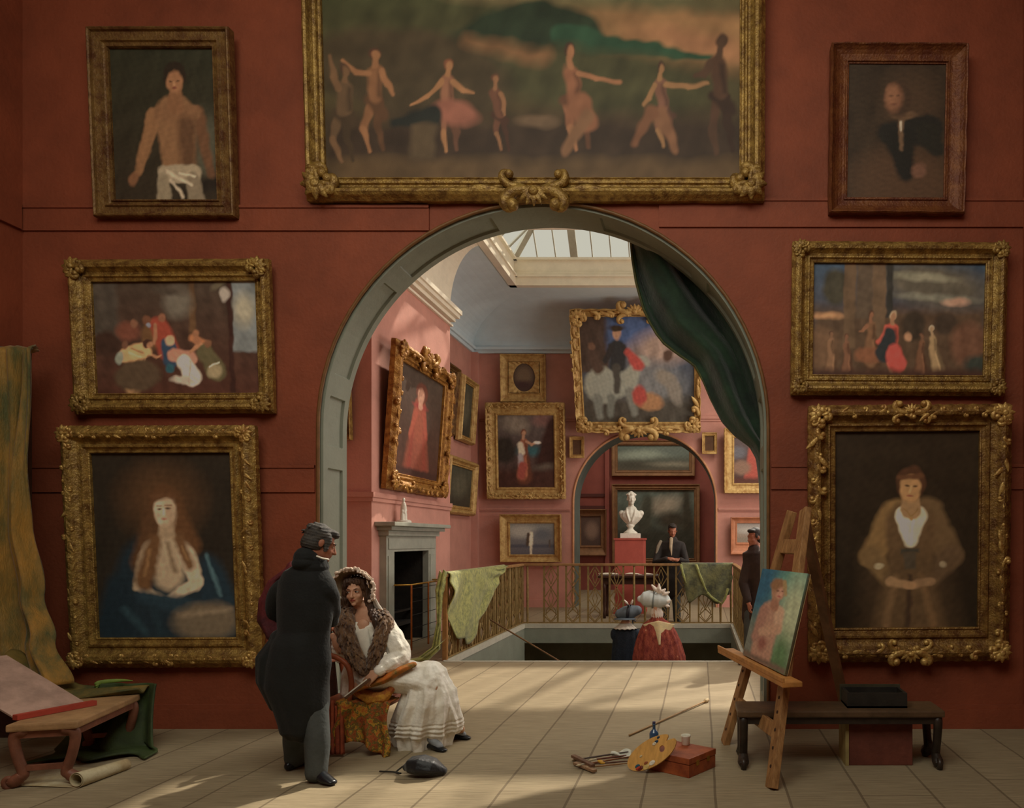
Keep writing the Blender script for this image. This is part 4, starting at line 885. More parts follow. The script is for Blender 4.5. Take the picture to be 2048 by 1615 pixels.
def tail(u, v):   # strip running down the end post and out over the floor
    p = interp([(0, (rx0-.02, ry0-.06, RZ+.04)), (.25, (rx0-.05, ry0-.10, .95)), (.55, (rx0-.04, ry0-.12, .5)), (.78, (rx0-.08, ry0-.16, .18)), (.9, (rx0-.22, ry0-.25, .05)), (1, (rx0-.55, ry0-.4, .02))], v)
    w = .055+.02*math.sin(v*9)+.10*max(0, v-.8)*5*.4
    return V((p[0]+(u-.5)*w*2*.7, p[1]+(u-.5)*w*.6+.02*math.sin(u*14+v*6), max(p[2], .015)+.02*math.sin(u*10)*(1-v)+.012*math.sin(u*9+2)+.012))
sheet(bm, tail, 14, 40, .012); put('tail', bm, ygreen, t)
a = at(981, 1239, 12.2); b = at(1103, 1312, 11.5); b = a+(b-a)*1.55
t = thing('slanting_pole', 'thin brown pole slanting from the draped balustrade down into the stairwell', 'pole', b); bm = nb(); tube(bm, [a, a.lerp(b, .5), b], .013, 8); put('shaft', bm, mat('brown_pole', (120, 86, 56), .5, .2, 10, 0), t)
# second cloth on the far side, right-hand corner
dgr = mat('olive_gauze', (128, 128, 84), .7, .35, 6, .3, rgb2=(70, 72, 56), sheen=.2)
t = thing('draped_cloth', 'olive gauze hung over the far rail near the stairwell corner with pale ridges', 'cloth', (rx1-.6, ry1, 0))
bm = nb(); xa = (1362-1400)*ry1/1500; xb = rx1-.02
def gz(u, v):
    L = interp([(0, .22), (.15, .78), (.4, .62), (.7, .80), (.93, .62), (1, .28)], u)
    return V((xa+(xb-xa)*u+.05*math.sin(v*3)*(.5-u), ry1-.06-.05*v*(1-v)-.03*math.sin(u*17+v*3)*v, RZ+.032-L*v))
sheet(bm, gz, 44, 20, .01)
def gz2(u, v): a = v*PI; return V((xa+(xb-xa)*u, ry1-.055*math.cos(a), RZ+.02+.022*math.sin(a)))
sheet(bm, gz2, 30, 8, .008); put('gauze_fall', bm, dgr, t)
bm = nb()
for a, b in (((xa, RZ), (xa+.10, .82)), ((xa+.30, RZ), (xa+.52, .62)), ((xa+.52, .62), (xa+.80, .42)), ((xa+.92, .70), (xa+.80, .40))):
    pts = [V((a[0]+(b[0]-a[0])*f, ry1-.11-.02*math.sin(f*PI), a[1]+(b[1]-a[1])*f-.03*math.sin(f*PI))) for f in (0, .25, .5, .75, 1)]
    loft(bm, pts, [(.03, .012), (.022, .01), (.03, .012), (.02, .01), (.012, .01)], 6)
put('pale_ridge', bm, ygreen, t)

# ---- green curtain looped behind the arch
green = mat('deep_green_curtain', (40, 66, 44), .8, .35, 2.2, .35, rgb2=(20, 34, 26), bscale=24, sheen=.25)
t = thing('curtain', 'heavy dark green curtain gathered against one side of the great arch', 'curtain', (AX+1.9, YB+.2, 0))
inner = [(1262, 478), (1266, 520), (1274, 570), (1292, 630), (1322, 680), (1356, 706), (1390, 728), (1408, 760), (1424, 798), (1446, 840), (1472, 868), (1502, 890), (1516, 915), (1522, 960), (1524, 1040)]
outer_ = [(1300, 440), (1340, 470), (1380, 500), (1418, 540), (1450, 585), (1478, 632), (1500, 680), (1516, 725), (1528, 775), (1538, 820), (1544, 860), (1548, 900), (1550, 940), (1552, 990), (1552, 1060)]
DC = YB+.16
def pl(tab, t): f = t*(len(tab)-1); i = min(int(f), len(tab)-2); f -= i; return (tab[i][0]*(1-f)+tab[i+1][0]*f, tab[i][1]*(1-f)+tab[i+1][1]*f)
bm = nb()
def curt(u, v):
    a = pl(inner, v); b = pl(outer_, v); x = a[0]+(b[0]-a[0])*u; y = a[1]+(b[1]-a[1])*u
    wdt = math.hypot(b[0]-a[0], b[1]-a[1])/200
    return at(x, y, DC)+V((0, .11*math.sin(u*11+v*2.5)*min(1, wdt+.15)+.05*math.sin(u*23-v*4)*wdt-.10*math.sin(u*PI), 0))
sheet(bm, curt, 46, 60, .02)
put('curtain_cloth', bm, green, t)
bm = nb(); pts = [curt(.0, v/30)+V((-.004, -.01, 0)) for v in range(31)]
tube(bm, pts, .013, 6); put('edge_braid', bm, mat('olive_braid', (92, 92, 44), .6, .4, 30, .3, rgb2=(60, 66, 36)), t)

# ---- chimneypiece in the rear gallery
stone = mat('grey_marble', (158, 160, 146), .5, .12, 4, .05)
t = thing('fireplace', 'grey stone fireplace with a deep shelf on the projecting wall of the rear gallery', 'fireplace', (XBR, 12, 0))
x0 = XBR; bm = nb()
box(bm, x0, x0+.30, 10.82, 13.25, 1.86, 1.92, bev=.01); box(bm, x0, x0+.22, 10.90, 13.17, 1.80, 1.86); box(bm, x0, x0+.15, 10.96, 13.10, 1.72, 1.80); put('mantel_shelf', bm, stone, t, False)
bm = nb(); box(bm, x0, x0+.10, 11.0, 13.06, FZ-.02, 1.72); box(bm, x0+.10, x0+.115, 11.06, 13.0, FZ+.02, 1.68); put('frieze', bm, stone, t, False)
for ya, yb in ((11.0, FY0+.04), (FY1-.04, 13.06)):
    bm = nb(); box(bm, x0, x0+.10, ya, yb, 0, FZ-.02); box(bm, x0+.10, x0+.115, ya+.05, yb-.05, .15, FZ-.08); box(bm, x0, x0+.13, ya-.01, yb+.01, 0, .12); put('jamb', bm, stone, t, False)
soot = mat('soot_black', (42, 38, 32), .9, .3, 5, .2)
bm = nb(); box(bm, x0-.60, x0-.56, FY0, FY1, 0, FZ); box(bm, x0-.6, x0, FY0, FY0+.03, 0, FZ); box(bm, x0-.6, x0, FY1-.03, FY1, 0, FZ); box(bm, x0-.6, x0, FY0, FY1, FZ-.03, FZ); put('firebox', bm, soot, t, False)
bm = nb(); box(bm, x0-.5, x0-.10, FY0+.25, FY1-.25, .28, .34)
for k in range(7): yy = FY0+.28+k*.155; beam(bm, (x0-.10, yy, .16), (x0-.10, yy, .52), .02, .02)
beam(bm, (x0-.1, FY0+.25, .52), (x0-.1, FY1-.25, .52), .03, .03); box(bm, x0-.5, x0-.1, FY0+.25, FY0+.28, 0, .5); box(bm, x0-.5, x0-.1, FY1-.28, FY1-.25, 0, .5)
put('grate', bm, mat('cast_iron', (50, 46, 42), .6, .2, 12, .2, metal=.3), t, False)
brass = mat('brass', (178, 136, 58), .35, .15, 10, .1, metal=.7)
t = thing('fire_guard', 'low brass-railed fire guard standing before the fireplace', 'fire guard', (x0+.2, 12, 0))
gx = x0+.36; bm = nb(); tube(bm, [(x0+.14, 11.2, .98), (gx, 11.25, .98), (gx, 12.75, .98), (x0+.14, 12.8, .98)], .014, 8); put('top_rail', bm, brass, t)
bm = nb(); 
for k in range(17): beam(bm, (gx, 11.25+k*1.5/16, 0), (gx, 11.25+k*1.5/16, .98), .008, .008)
for k in range(5): beam(bm, (gx, 11.25, .12+k*.2), (gx, 12.75, .12+k*.2), .008, .008)
put('wire_mesh', bm, soot, t, False)
for yy in (11.25, 11.95, 12.75):
    bm = nb(); tube(bm, [(gx+.012, yy, 0), (gx+.012, yy, .97)], .014, 8); put('upright', bm, mat('orange_brass', (170, 96, 40), .4, .2, 10, 0, metal=.4), t)
# statuette
marble = mat('white_marble', (226, 222, 206), .5, .08, 12, .05)
t = thing('statuette', 'small white marble figure group standing on the fireplace shelf', 'statue', (x0+.14, 11.55, 1.92))
bm = nb(); sx, sy, sz = x0+.14, 11.55, 1.92
lathe(bm, [(.11, 0), (.11, .025), (.085, .045)], (sx, sy, sz), 20)
put('plinth', bm, marble, t, False)
bm = nb(); b = V((sx, sy, sz+.03))
loft(bm, [b+V((0, -.01, 0)), b+V((0, -.015, .12)), b+V((0, -.01, .22)), b+V((0, -.01, .27))], [(.05, .045), (.05, .04), (.045, .035), (.03, .025)], 12); ell(bm, b+V((0, -.012, .325)), (.024, .024, .032))
loft(bm, [b+V((0, .045, 0)), b+V((0, .04, .1)), b+V((0, .03, .17))], [(.035, .03), (.033, .028), (.028, .022)], 12); ell(bm, b+V((0, .035, .215)), (.021, .021, .027))
loft(bm, [b+V((0, -.065, 0)), b+V((0, -.06, .07)), b+V((0, -.055, .11))], [(.028, .025), (.026, .022), (.02, .018)], 12); ell(bm, b+V((0, -.055, .145)), (.019, .019, .024))
cap(bm, b+V((.02, -.03, .24)), b+V((.03, .03, .16)), .012, .01); cap(bm, b+V((.02, -.02, .22)), b+V((.03, -.05, .12)), .012, .01)
fuse('figures', bm, marble, t, .006, 2)

# ---- bust on its pedestal
PY_ = 17.2; px_ = (1261-1400)/1500*PY_
t = thing('pedestal', 'square rose-red pedestal carrying the white bust', 'pedestal', (px_, PY_, 0))
rp = mat('rose_red_pedestal', (176, 84, 70), .7, .1, 3, .1); bm = nb()
box(bm, px_-.33, px_+.33, PY_-.3, PY_+.3, .08, 1.66, bev=.01); put('shaft', bm, rp, t, False)
bm = nb(); box(bm, px_-.36, px_+.36, PY_-.33, PY_+.33, 0, .08); put('base', bm, rp, t, False)
bm = nb(); box(bm, px_-.35, px_+.35, PY_-.32, PY_+.32, 1.66, 1.70); put('top', bm, rp, t, False)
t = thing('bust', 'white marble bust of a draped man on a red pedestal', 'bust', (px_, PY_, 1.70))
bm = nb(); box(bm, px_-.22, px_+.22, PY_-.18, PY_+.18, 1.70, 1.81, bev=.008); put('plinth', bm, marble, t, False)
bm = nb(); lathe(bm, [(.16, 0), (.16, .02), (.12, .05), (.07, .09), (.06, .13), (.09, .16), (.1, .19), (.07, .22)], (px_, PY_, 1.81), 24); put('socle', bm, marble, t)
bm = nb(); o = V((px_+.02, PY_, 2.0))
loft(bm, [o+V((0, 0, .0)), o+V((0, -.01, .08)), o+V((0, -.01, .18)), o+V((0, 0, .28)), o+V((0, 0, .35))], [(.08, .07), (.17, .10), (.25, .13), (.26, .13), (.13, .1)], 24, flat=True, fold=lambda i, t, a: 1+.05*math.sin(9*a+t*5))
ell(bm, o+V((-.22, 0, .27)), (.07, .07, .07)); ell(bm, o+V((.22, 0, .27)), (.07, .07, .07))
for sgn in (-1, 1): tube(bm, [o+V((sgn*.10, -.05, .38)), o+V((sgn*.09, -.14, .26)), o+V((sgn*.03, -.14, .08))], .022, 8)
def head_shapes(b, s=1.0, fem=False):
    ell(b, (0, .015, .03), (.074, .092, .086)); ell(b, (0, -.028, -.03), (.058, .062, .083)); ell(b, (0, -.045, -.075), (.042 if not fem else .038, .042, .03))
    ell(b, (0, -.078, -.096), (.018, .016, .016)); loft(b, [V((0, -.086, .012)), V((0, -.097, -.012)), V((0, -.110, -.036))], [.007, .009, .0125], 8)
    ell(b, (0, -.098, -.038), (.018, .012, .009)); loft(b, [(-.045, -.070, .020), (0, -.084, .018), (.045, -.070, .020)], [.008, .011, .008], 8)
    for q in (-1, 1): ell(b, (q*.034, -.058, -.036), (.023, .022, .022)); ell(b, (q*.075, .012, -.008), (.010, .020, .031)); ell(b, (q*.032, -.066, -.001), (.018, .016, .010))
    ell(b, (0, -.088, -.060), (.021, .010, .006)); ell(b, (0, -.086, -.071), (.018, .010, .007))
    loft(b, [(0, .02, -.05), (0, .03, -.11), (0, .038, -.17)], [.048 if not fem else .042, .050 if not fem else .043, .06 if not fem else .052], 14)
def xf(M, fn):
    b = bmesh.new(); fn(b); b.transform(M); me = bpy.data.meshes.new('x'); b.to_mesh(me); b.free(); return me
def add(bm, M, fn):
    me = xf(M, fn); bm.from_mesh(me); bpy.data.meshes.remove(me)
def headM(loc, yaw, pitch=0, roll=0, s=1.0):
    return Matrix.Translation(V(loc)) @ Matrix.Rotation(math.radians(yaw), 4, 'Z') @ Matrix.Rotation(math.radians(pitch), 4, 'X') @ Matrix.Rotation(math.radians(roll), 4, 'Y') @ Matrix.Scale(s, 4)
HM = headM(o+V((0, -.01, .60)), 14, 0, 0, 1.28)
add(bm, HM, head_shapes); add(bm, HM, lambda b: [ell(b, (.07*math.cos(a)*c, .015+.07*math.sin(a)*c, .06+.05*(1-c)+.015), (.028, .028, .022), None, 8, 6) for c in (1, .6, .1) for a in np.linspace(0, 6.28, 9)])
fuse('head_and_shoulders', bm, marble, t, .011, 3)

# ---- table with papers behind the balustrade
t = thing('table', 'dark wooden table with papers behind the balustrade', 'table', (-1.5, 16.1, 0))
dw = mat('dark_mahogany', (70, 44, 32), .4, .25, 6, .1)
bm = nb(); box(bm, -2.15, -.35, 15.75, 16.45, .86, .91, bev=.01); put('tabletop', bm, dw, t, False)
bm = nb(); box(bm, -2.05, -.45, 15.82, 16.38, .72, .86); put('apron', bm, dw, t, False)
for x in (-2.02, -.48):
    for y in (15.86, 16.34): bm = nb(); lathe(bm, [(.03, 0), (.035, .1), (.025, .15), (.04, .4), (.03, .62), (.045, .74)], (x, y, 0), 12); put('leg', bm, dw, t)
paper = mat('cream_paper', (226, 218, 196), .8, .06, 10, .1)
for i, (x, y, w, h, r) in enumerate(((-1.95, 16.0, .42, .26, .2), (-1.42, 16.05, .3, .24, -.3), (-1.0, 15.98, .34, .26, .1), (-.62, 16.05, .28, .24, .35))):
    M4 = Matrix.Translation((x, y, .925)) @ Matrix.Rotation(r, 4, 'Z'); bm = nb()
    def pf(u, v, w=w, h=h, i=i, M4=M4): return M4 @ V(((u-.5)*w, (v-.5)*h, .012+.02*math.sin(u*PI+i)*v))
    sheet(bm, pf, 8, 6, .008); o_ = obj('paper_sheet', bm, paper, None); tag(o_, ['pale paper at the end of the table nearest the jamb of the far arch', 'pale curled paper on the table just in front of the red pedestal', 'white paper lying on the table between two other papers', 'pale paper on the table end nearest the leaning man'][i], 'paper', 'papers on the dark table')

# ---- easel
wood = mat('easel_pine', (178, 134, 84), .6, .2, 5, .2, rgb2=(134, 94, 54), stretch=(6, 6, 1), bscale=30)
dhole = mat('peg_hole_dark', (60, 38, 24), .9, .1, 5, 0)  # dark discs painted in for the shade inside the peg holes
FL = ground(1450, 1486); FR = ground(1543, 1576); Tp_ = V((.80, 5.62, 1.90))
O = (FL+FR)/2; U = (FR-FL).normalized(); VV = (Tp_-O); VV = (VV-U*VV.dot(U)).normalized(); NN = U.cross(VV)
if NN.y > 0: NN = -NN         # towards the viewer's side
eas = thing('easel', 'tall pine studio easel standing before the dark bench', 'easel', (O.x, O.y, 0))
TL_ = at(1584, 1022, 5.78); TR_ = at(1612, 1018, 5.52)
TL_ = ray_plane(1584, 1022, O, NN); TR_ = ray_plane(1611, 1018, O, NN)
def leg_e(name, a, b, holes, w=.115, th=.05):
    bm = nb(); beam(bm, a+V((0, 0, .0)), b, w, th, up=NN, bev=.006); old = set(bm.faces)
    d = (b-a).normalized()
    for h in holes:
        c = a+d*h-NN*0; q = Matrix.Translation(c+NN*(th/2+.001)) @ NN.to_track_quat('Z', 'Y').to_matrix().to_4x4()
        bmesh.ops.create_cone(bm, cap_ends=True, segments=12, radius1=.013, radius2=.011, depth=.006, matrix=q)
    for f in bm.faces:
        f.material_index = 0 if f in old else 1
    o = obj(name, bm, wood, eas, False, world=True); o.data.materials.append(dhole)
leg_e('leg', FL, TL_, [.12, .25, .38, .5, .62, .72])
leg_e('leg', FR, TR_, [.14, .26, .38, .5, .60, .70], .12)
def onleg(a, b, z): return a+(b-a)*(z/(b.z))
bm = nb(); beam(bm, onleg(FL, TL_, .34), onleg(FR, TR_, .34), .10, .04, up=NN, bev=.006); put('crossbar', bm, wood, eas, False)
bm = nb(); beam(bm, onleg(FL, TL_, 1.60), onleg(FR, TR_, 1.60), .11, .045, up=NN, bev=.006); put('head_bar', bm, wood, eas, False)
P1 = ray_plane(1464, 1306, O, NN); P2 = ray_plane(1602, 1368, O, NN); zt = (P1.z+P2.z)/2
P1 = V((P1.x, P1.y, zt)); P2 = V((P2.x, P2.y, zt))
bm = nb(); beam(bm, P1+NN*.06, P2+NN*.06, .14, .035, up=(0, 0, 1), bev=.006); beam(bm, P1+NN*.125+V((0, 0, .015)), P2+NN*.125+V((0, 0, .015)), .018, .03, bev=.004); put('tray', bm, mat('tray_pine', (186, 128, 66), .55, .2, 8, .2), eas, False)
back = ground(1700, 1458); tb = (TL_+TR_)/2-NN*.03
bm = nb(); beam(bm, back, tb.lerp(back, .04), .08, .05, bev=.006); put('rear_leg', bm, mat('dark_pine', (128, 92, 60), .6, .25, 6, .1), eas, False)
# the study on the easel
qs = [ray_plane(x, y, O+NN*.05, NN) for x, y in ((1482, 1312), (1560, 1355), (1617, 1160), (1528, 1125))]
aa = [(q-O).dot(U) for q in qs]; bb = [(q-O).dot(VV) for q in qs]
w_ = ((aa[1]-aa[0])+(aa[2]-aa[3]))/2; ca = sum(aa)/4; b0 = (zt+.03-O.z)/VV.z; b1 = (bb[2]+bb[3])/2; h_ = b1-b0
t = thing('canvas_study', 'unframed canvas with a loose pink figure study on turquoise, resting on the easel', 'painting', O+U*ca+VV*b0+NN*.055)
Xa = -U if (-U).cross(NN).dot(VV) > 0 and False else U
M3 = Matrix((Xa, -NN, VV)).transposed()
t.rotation_euler = M3.to_euler()
ops = [('grad', (20, 108, 138), (96, 132, 96)), ('e', 118, 40, 60, 70, 0, (96, 158, 140), 50), ('e', 130, 110, 40, 90, 0, (176, 188, 148), 40), ('e', 8, 40, 40, 80, 0, (8, 98, 132), 40), ('e', 10, 200, 30, 60, 0, (110, 120, 110), 30), ('e', 120, 220, 26, 60, 0, (88, 130, 84), 26), ('n', .1, 8),
       ('c', 62, 120, 60, 235, 36, 34, (184, 136, 112), 10), ('c', 40, 115, 30, 190, 16, 14, (170, 120, 102), 10), ('c', 90, 108, 96, 150, 15, 13, (206, 164, 132), 8), ('c', 96, 150, 46, 172, 12, 10, (196, 150, 120), 8), ('e', 58, 200, 14, 18, 0, (150, 88, 76), 14), ('c', 70, 78, 70, 96, 12, 14, (168, 114, 88), 6), ('e', 72, 54, 22, 27, 0, (178, 128, 98), 6), ('e', 64, 38, 22, 16, -10, (150, 106, 70), 8), ('e', 78, 60, 10, 14, 0, (206, 150, 124), 7), ('c', 84, 30, 98, 60, 6, 5, (170, 140, 90), 6), ('e', 70, 54, 4, 2, 0, (120, 72, 58), 3), ('e', 84, 54, 3, 2, 0, (120, 72, 58), 3), ('e', 78, 68, 5, 2, 0, (180, 84, 76), 3), ('r', 0, 236, 145, 250, (120, 100, 84), 10)]
canvas(w_, h_, (0, 0, 145, 250), ops, t, 1.4, .01, 5, 1.2, 'canvas', .022)
bm = nb()
for x0_, x1_, z0_, z1_ in ((-w_/2, w_/2, 0, .04), (-w_/2, w_/2, h_-.04, h_), (-w_/2, -w_/2+.04, .04, h_-.04), (w_/2-.04, w_/2, .04, h_-.04)): box(bm, x0_, x1_, .012, .036, z0_, z1_)
obj('stretcher', bm, mat('pale_stretcher', (190, 160, 112), .7, .1, 8, 0), t)

# ---- scroll-footed benches
def bench(label, w, l, h, m, mtop, loc, rz, top_th=.05):
    """seat long in local X"""
    t = thing('bench', label, 'bench', loc, rz)
    bm = nb(); box(bm, -l/2, l/2, -w/2, w/2, h-top_th, h, bev=.012); obj('seat', bm, mtop, t)
    bm = nb(); box(bm, -l/2+.03, l/2-.03, -w/2+.02, w/2-.02, h-top_th-.05, h-top_th); obj('apron', bm, m, t)
    for ex in (-1, 1):
        for ey in (-1, 1):
            bm = nb(); o = V((ex*(l/2-.045), ey*(w/2-.05), 0))
            pts = [o+V((0, ey*a, z)) for a, z in ((-.03, h-.05), (.01, h-.07), (.022, h*.72), (.0, h*.45), (-.03, h*.22), (-.01, .07), (.02, .045))]
            loft(bm, smoothpath(pts, 4), [(.032, .026)]*0 or [.042-.010*math.sin(PI*min(1, i/24)) for i in range(25)], 8)
            c = o+V((0, ey*.045, .045)); pts = [c+V((0, ey*r*math.cos(a), r*math.sin(a))) for a, r in [(-1.6+k*.5, .042-.0032*k) for k in range(12)]]
            loft(bm, pts, [.022-.0006*k for k in range(12)], 7, (1, 0, 0))
            ell(bm, c, (.034, .016, .016), None, 10, 8)
            obj('leg', bm, m, t, smooth=True)
        bm = nb(); beam(bm, (ex*(l/2-.045), -w/2+.05, h*.30), (ex*(l/2-.045), w/2-.05, h*.30), .03, .035); obj('stretcher', bm, m, t)
    return t
ebony = mat('ebonised_wood', (52, 42, 34), .38, .3, 8, .1)
bench('long dark ebonised bench with scrolled feet behind the easel', .34, 1.5, .42, ebony, mat('dark_bench_top', (92, 70, 48), .5, .3, 6, .1), (1.02, 5.58, 0), 0)
rosew = mat('reddish_wood', (124, 78, 58), .5, .25, 8, .15)
bench('reddish wooden bench with scrolled feet standing on the paper sheet', .40, .95, .43, rosew, mat('worn_bench_top', (168, 132, 92), .5, .2, 6, .15), (-4.52, 5.46, 0), PI/2+.27)
# case on the dark bench, box below it
t = thing('case', 'shallow black open case lying on the dark bench', 'case', (1.30, 5.62, .42)); bm = nb()
for q in ((1.08, 1.52, 5.50, 5.52, .42, .53), (1.08, 1.52, 5.72, 5.74, .42, .53), (1.08, 1.10, 5.52, 5.72, .42, .53), (1.50, 1.52, 5.52, 5.72, .42, .53), (1.08, 1.52, 5.5, 5.74, .42, .435)): box(bm, *q)
put('tray', bm, mat('black_case', (40, 36, 30), .6, .3, 8, .1), t, False)
bm = nb(); box(bm, 1.07, 1.53, 5.735, 5.75, .43, .55); put('lid', bm, mat('dark_olive_lid', (70, 66, 48), .6, .2, 8, 0), t, False)
t = thing('storage_box', 'red-brown wooden box with a pale edge, pushed under the dark bench', 'box', (1.34, 5.62, 0)); bm = nb()
box(bm, 1.09, 1.56, 5.50, 5.74, 0, .31, bev=.006); put('body', bm, mat('red_brown_box', (106, 56, 42), .7, .2, 6, .2), t, False)
bm = nb(); box(bm, 1.065, 1.09, 5.49, 5.75, 0, .31); put('pale_end', bm, mat('olive_edge', (150, 134, 84), .7, .2, 8, 0), t, False)

# ---- paint box, palette, jar, bottle, sticks
A_ = ground(1378, 1556); B_ = ground(1431, 1533); u_ = (B_-A_).normalized(); v_ = V((-u_.y, u_.x, 0)); lw = (B_-A_).length; ld = .36
t = thing('paint_box', 'closed reddish-brown wooden paint box on the floorboards', 'box', A_)
mah = mat('paintbox_mahogany', (176, 92, 50), .45, .25, 7, .1, rgb2=(130, 60, 34)); MB = Matrix(((u_.x, v_.x, 0, A_.x), (u_.y, v_.y, 0, A_.y), (0, 0, 1, 0), (0, 0, 0, 1)))
bm = nb(); box(bm, 0, lw, 0, ld, 0, .088, MB, .004); put('body', bm, mah, t, False)
bm = nb(); box(bm, -.003, lw+.003, -.003, ld+.003, .091, .135, MB, .005); put('lid', bm, mah, t, False)
for f in (.3, .7): bm = nb(); box(bm, lw*f-.015, lw*f+.015, -.008, -.002, .07, .105, MB, .001); put('clasp', bm, brass, t, False)
J = V((-.105, 5.56, .135)); t = thing('pot', 'small white pot standing on the paint box', 'pot', J)
bm = nb(); lathe(bm, [(.026, 0), (.030, .005), (.031, .05), (.035, .058), (.037, .066), (.037, .074), (.030, .074), (.027, .066), (.025, .02)], J, 24); put('body', bm, mat('white_glaze', (232, 228, 208), .3, .05, 8, 0), t)
bm = nb(); lathe(bm, [(.001, .058), (.026, .058), (.026, .060), (.001, .0605)], J, 20); put('contents', bm, mat('grey_medium', (120, 112, 92), .4, .2, 20, 0), t)
Bq = V(ground(1308, 1487)); t = thing('bottle', 'blue glass bottle standing behind the palette', 'bottle', Bq)
bm = nb(); lathe(bm, [(.030, 0), (.037, .006), (.038, .085), (.032, .10), (.015, .118), (.012, .125), (.012, .155), (.015, .158), (.015, .165)], Bq, 24); put('body', bm, mat('blue_glass', (52, 84, 120), .12, .2, 5, 0, spec=.8), t)
bm = nb(); lathe(bm, [(.011, .160), (.013, .178), (.012, .182)], Bq, 16); put('stopper', bm, mat('violet_cork', (72, 66, 96), .5, .2, 10, 0), t)
# palette
inw = u_.copy(); fl_ = A_-inw*.095          # foot line in front of the box face that runs along v_
edge_ = A_+V((0, 0, .137)); ln_ = (edge_-fl_); ln_ = (ln_-v_*ln_.dot(v_)).normalized(); nn = v_.cross(ln_).normalized()
if nn.y > 0: nn = -nn
pt = fl_+nn*.012
Pa = ray_plane(1252, 1538, pt, nn); Pb = ray_plane(1349, 1488, pt, nn)
ctr = (Pa+Pb)/2; e1 = (Pb-Pa).normalized(); e2 = nn.cross(e1)
if e2.z < 0: e2 = -e2
ra = (Pb-Pa).length/2; rb = ra*.54
low = min((ctr+e1*ra*math.cos(a)+e2*rb*math.sin(a)).z for a in np.linspace(0, 6.28, 60)); ctr = ctr+ln_*((.006-low)/ln_.z)
pal = thing('palette', 'oval wooden palette with dabs of paint leaning on the paint box', 'palette', ctr)
n = 64; bm = nb(); rings = []
for off in (.004, -.004):
    outl, inn = [], []
    for k in range(n):
        a = 2*PI*k/n; r = 1-.30*math.exp(-((a-.42)/.16)**2)
        outl.append(bm.verts.new(ctr+e1*ra*math.cos(a)*r+e2*rb*math.sin(a)*r+nn*off))
        inn.append(bm.verts.new(ctr+e1*(ra*.42+.022*math.cos(a))+e2*(-.012+.026*math.sin(a))+nn*off))
    rings.append((outl, inn))
for (o_, i_) in rings:
    for k in range(n): bm.faces.new((o_[k], o_[(k+1) % n], i_[(k+1) % n], i_[k]))
for q in (0, 1):
    for k in range(n): bm.faces.new((rings[0][q][k], rings[1][q][k], rings[1][q][(k+1) % n], rings[0][q][(k+1) % n]))
put('board', bm, mat('palette_wood', (206, 156, 84), .4, .15, 8, .05, stretch=(4, 1, 1)), pal, False)
for (a, b, col, r) in ((-.62, -.45, (30, 84, 104), .016), (-.70, -.70, (190, 66, 44), .016), (-.62, -.88+.1, (110, 40, 30), .020), (-.30, -.80, (206, 178, 110), .022), (-.05, -.72, (228, 220, 200), .020), (-.28, -.52, (150, 84, 50), .013), (.18, .48, (224, 214, 190), .014), (.27, .55, (36, 70, 100), .013), (.38, .78, (44, 66, 88), .010), (-.42, .10, (214, 196, 150), .010)):
    q = math.sqrt(a*a+b*b)
    if q > .86: a *= .86/q; b *= .86/q
    c = ctr+e1*ra*a+e2*rb*b+nn*.006; bm = nb(); R3 = Matrix((e1, e2, nn)).transposed()
    ell(bm, c, (r*1.3, r*.9, .005), R3, 14, 8); ell(bm, c+e1*r*.5, (r*.8, r*.6, .008), R3, 12, 8); put('paint_dab', bm, mat('dab_%d_%d' % (col[0], col[2]), col, .35, .1, 20, 0), pal)
# maulstick
a = ground(1259, 1472); b = ground(1411, 1405); a.z = .012; b.z = .02
t = thing('maulstick', 'long thin padded maulstick lying on the floorboards beyond the bottle', 'stick', a); bm = nb(); tube(bm, [a, a.lerp(b, .5), b], .009, 8); put('shaft', bm, mat('cane', (150, 116, 66), .5, .2, 10, 0), t)
bm = nb(); cap(bm, b, b+(b-a).normalized()*.05, .02, .018); put('pad', bm, mat('pale_leather', (190, 168, 128), .7, .1, 20, .1), t)
# brushes and tray beside the palette
cols = [(96, 62, 44), (132, 84, 52), (70, 52, 46), (150, 110, 70), (110, 60, 44)]
labs = ['dark-handled paint brush nearest the palette edge in the loose bundle', 'brown paint brush crossing over the bundle beside the palette', 'blackened paint brush with a pale tip, farthest back in the bundle', 'pale-handled paint brush at the front of the bundle on the floor', 'reddish paint brush angled away from the bundle toward the wooden slips']
for i, (xa_, ya_, xb_, yb_) in enumerate(((1262, 1524, 1176, 1533), (1258, 1519, 1168, 1536), (1256, 1512, 1160, 1520), (1262, 1528, 1186, 1538), (1252, 1516, 1192, 1526))):
    a = ground(xa_, ya_); b = ground(xb_, yb_); a.z = .012+.012*(i % 3); b.z = .010+.010*((i+1) % 3)
    t = thing('paint_brush', labs[i], 'brush', a, 0, 'brushes beside the palette'); bm = nb(); loft(bm, [a, a.lerp(b, .4), b], [.004, .007, .006], 8); put('handle', bm, mat('handle_%d' % i, cols[i], .45, .2, 20, 0), t)
    d = (b-a).normalized(); bm = nb(); tube(bm, [b, b+d*.025], .007, 8); put('ferrule', bm, mat('tin', (190, 184, 160), .35, .1, 10, 0, metal=.6), t)
    bm = nb(); loft(bm, [b+d*.025, b+d*.045, b+d*.065], [.007, .009, .002], 8); put('bristles', bm, mat('bristle_pale', (200, 184, 150), .9, .2, 40, .3), t)
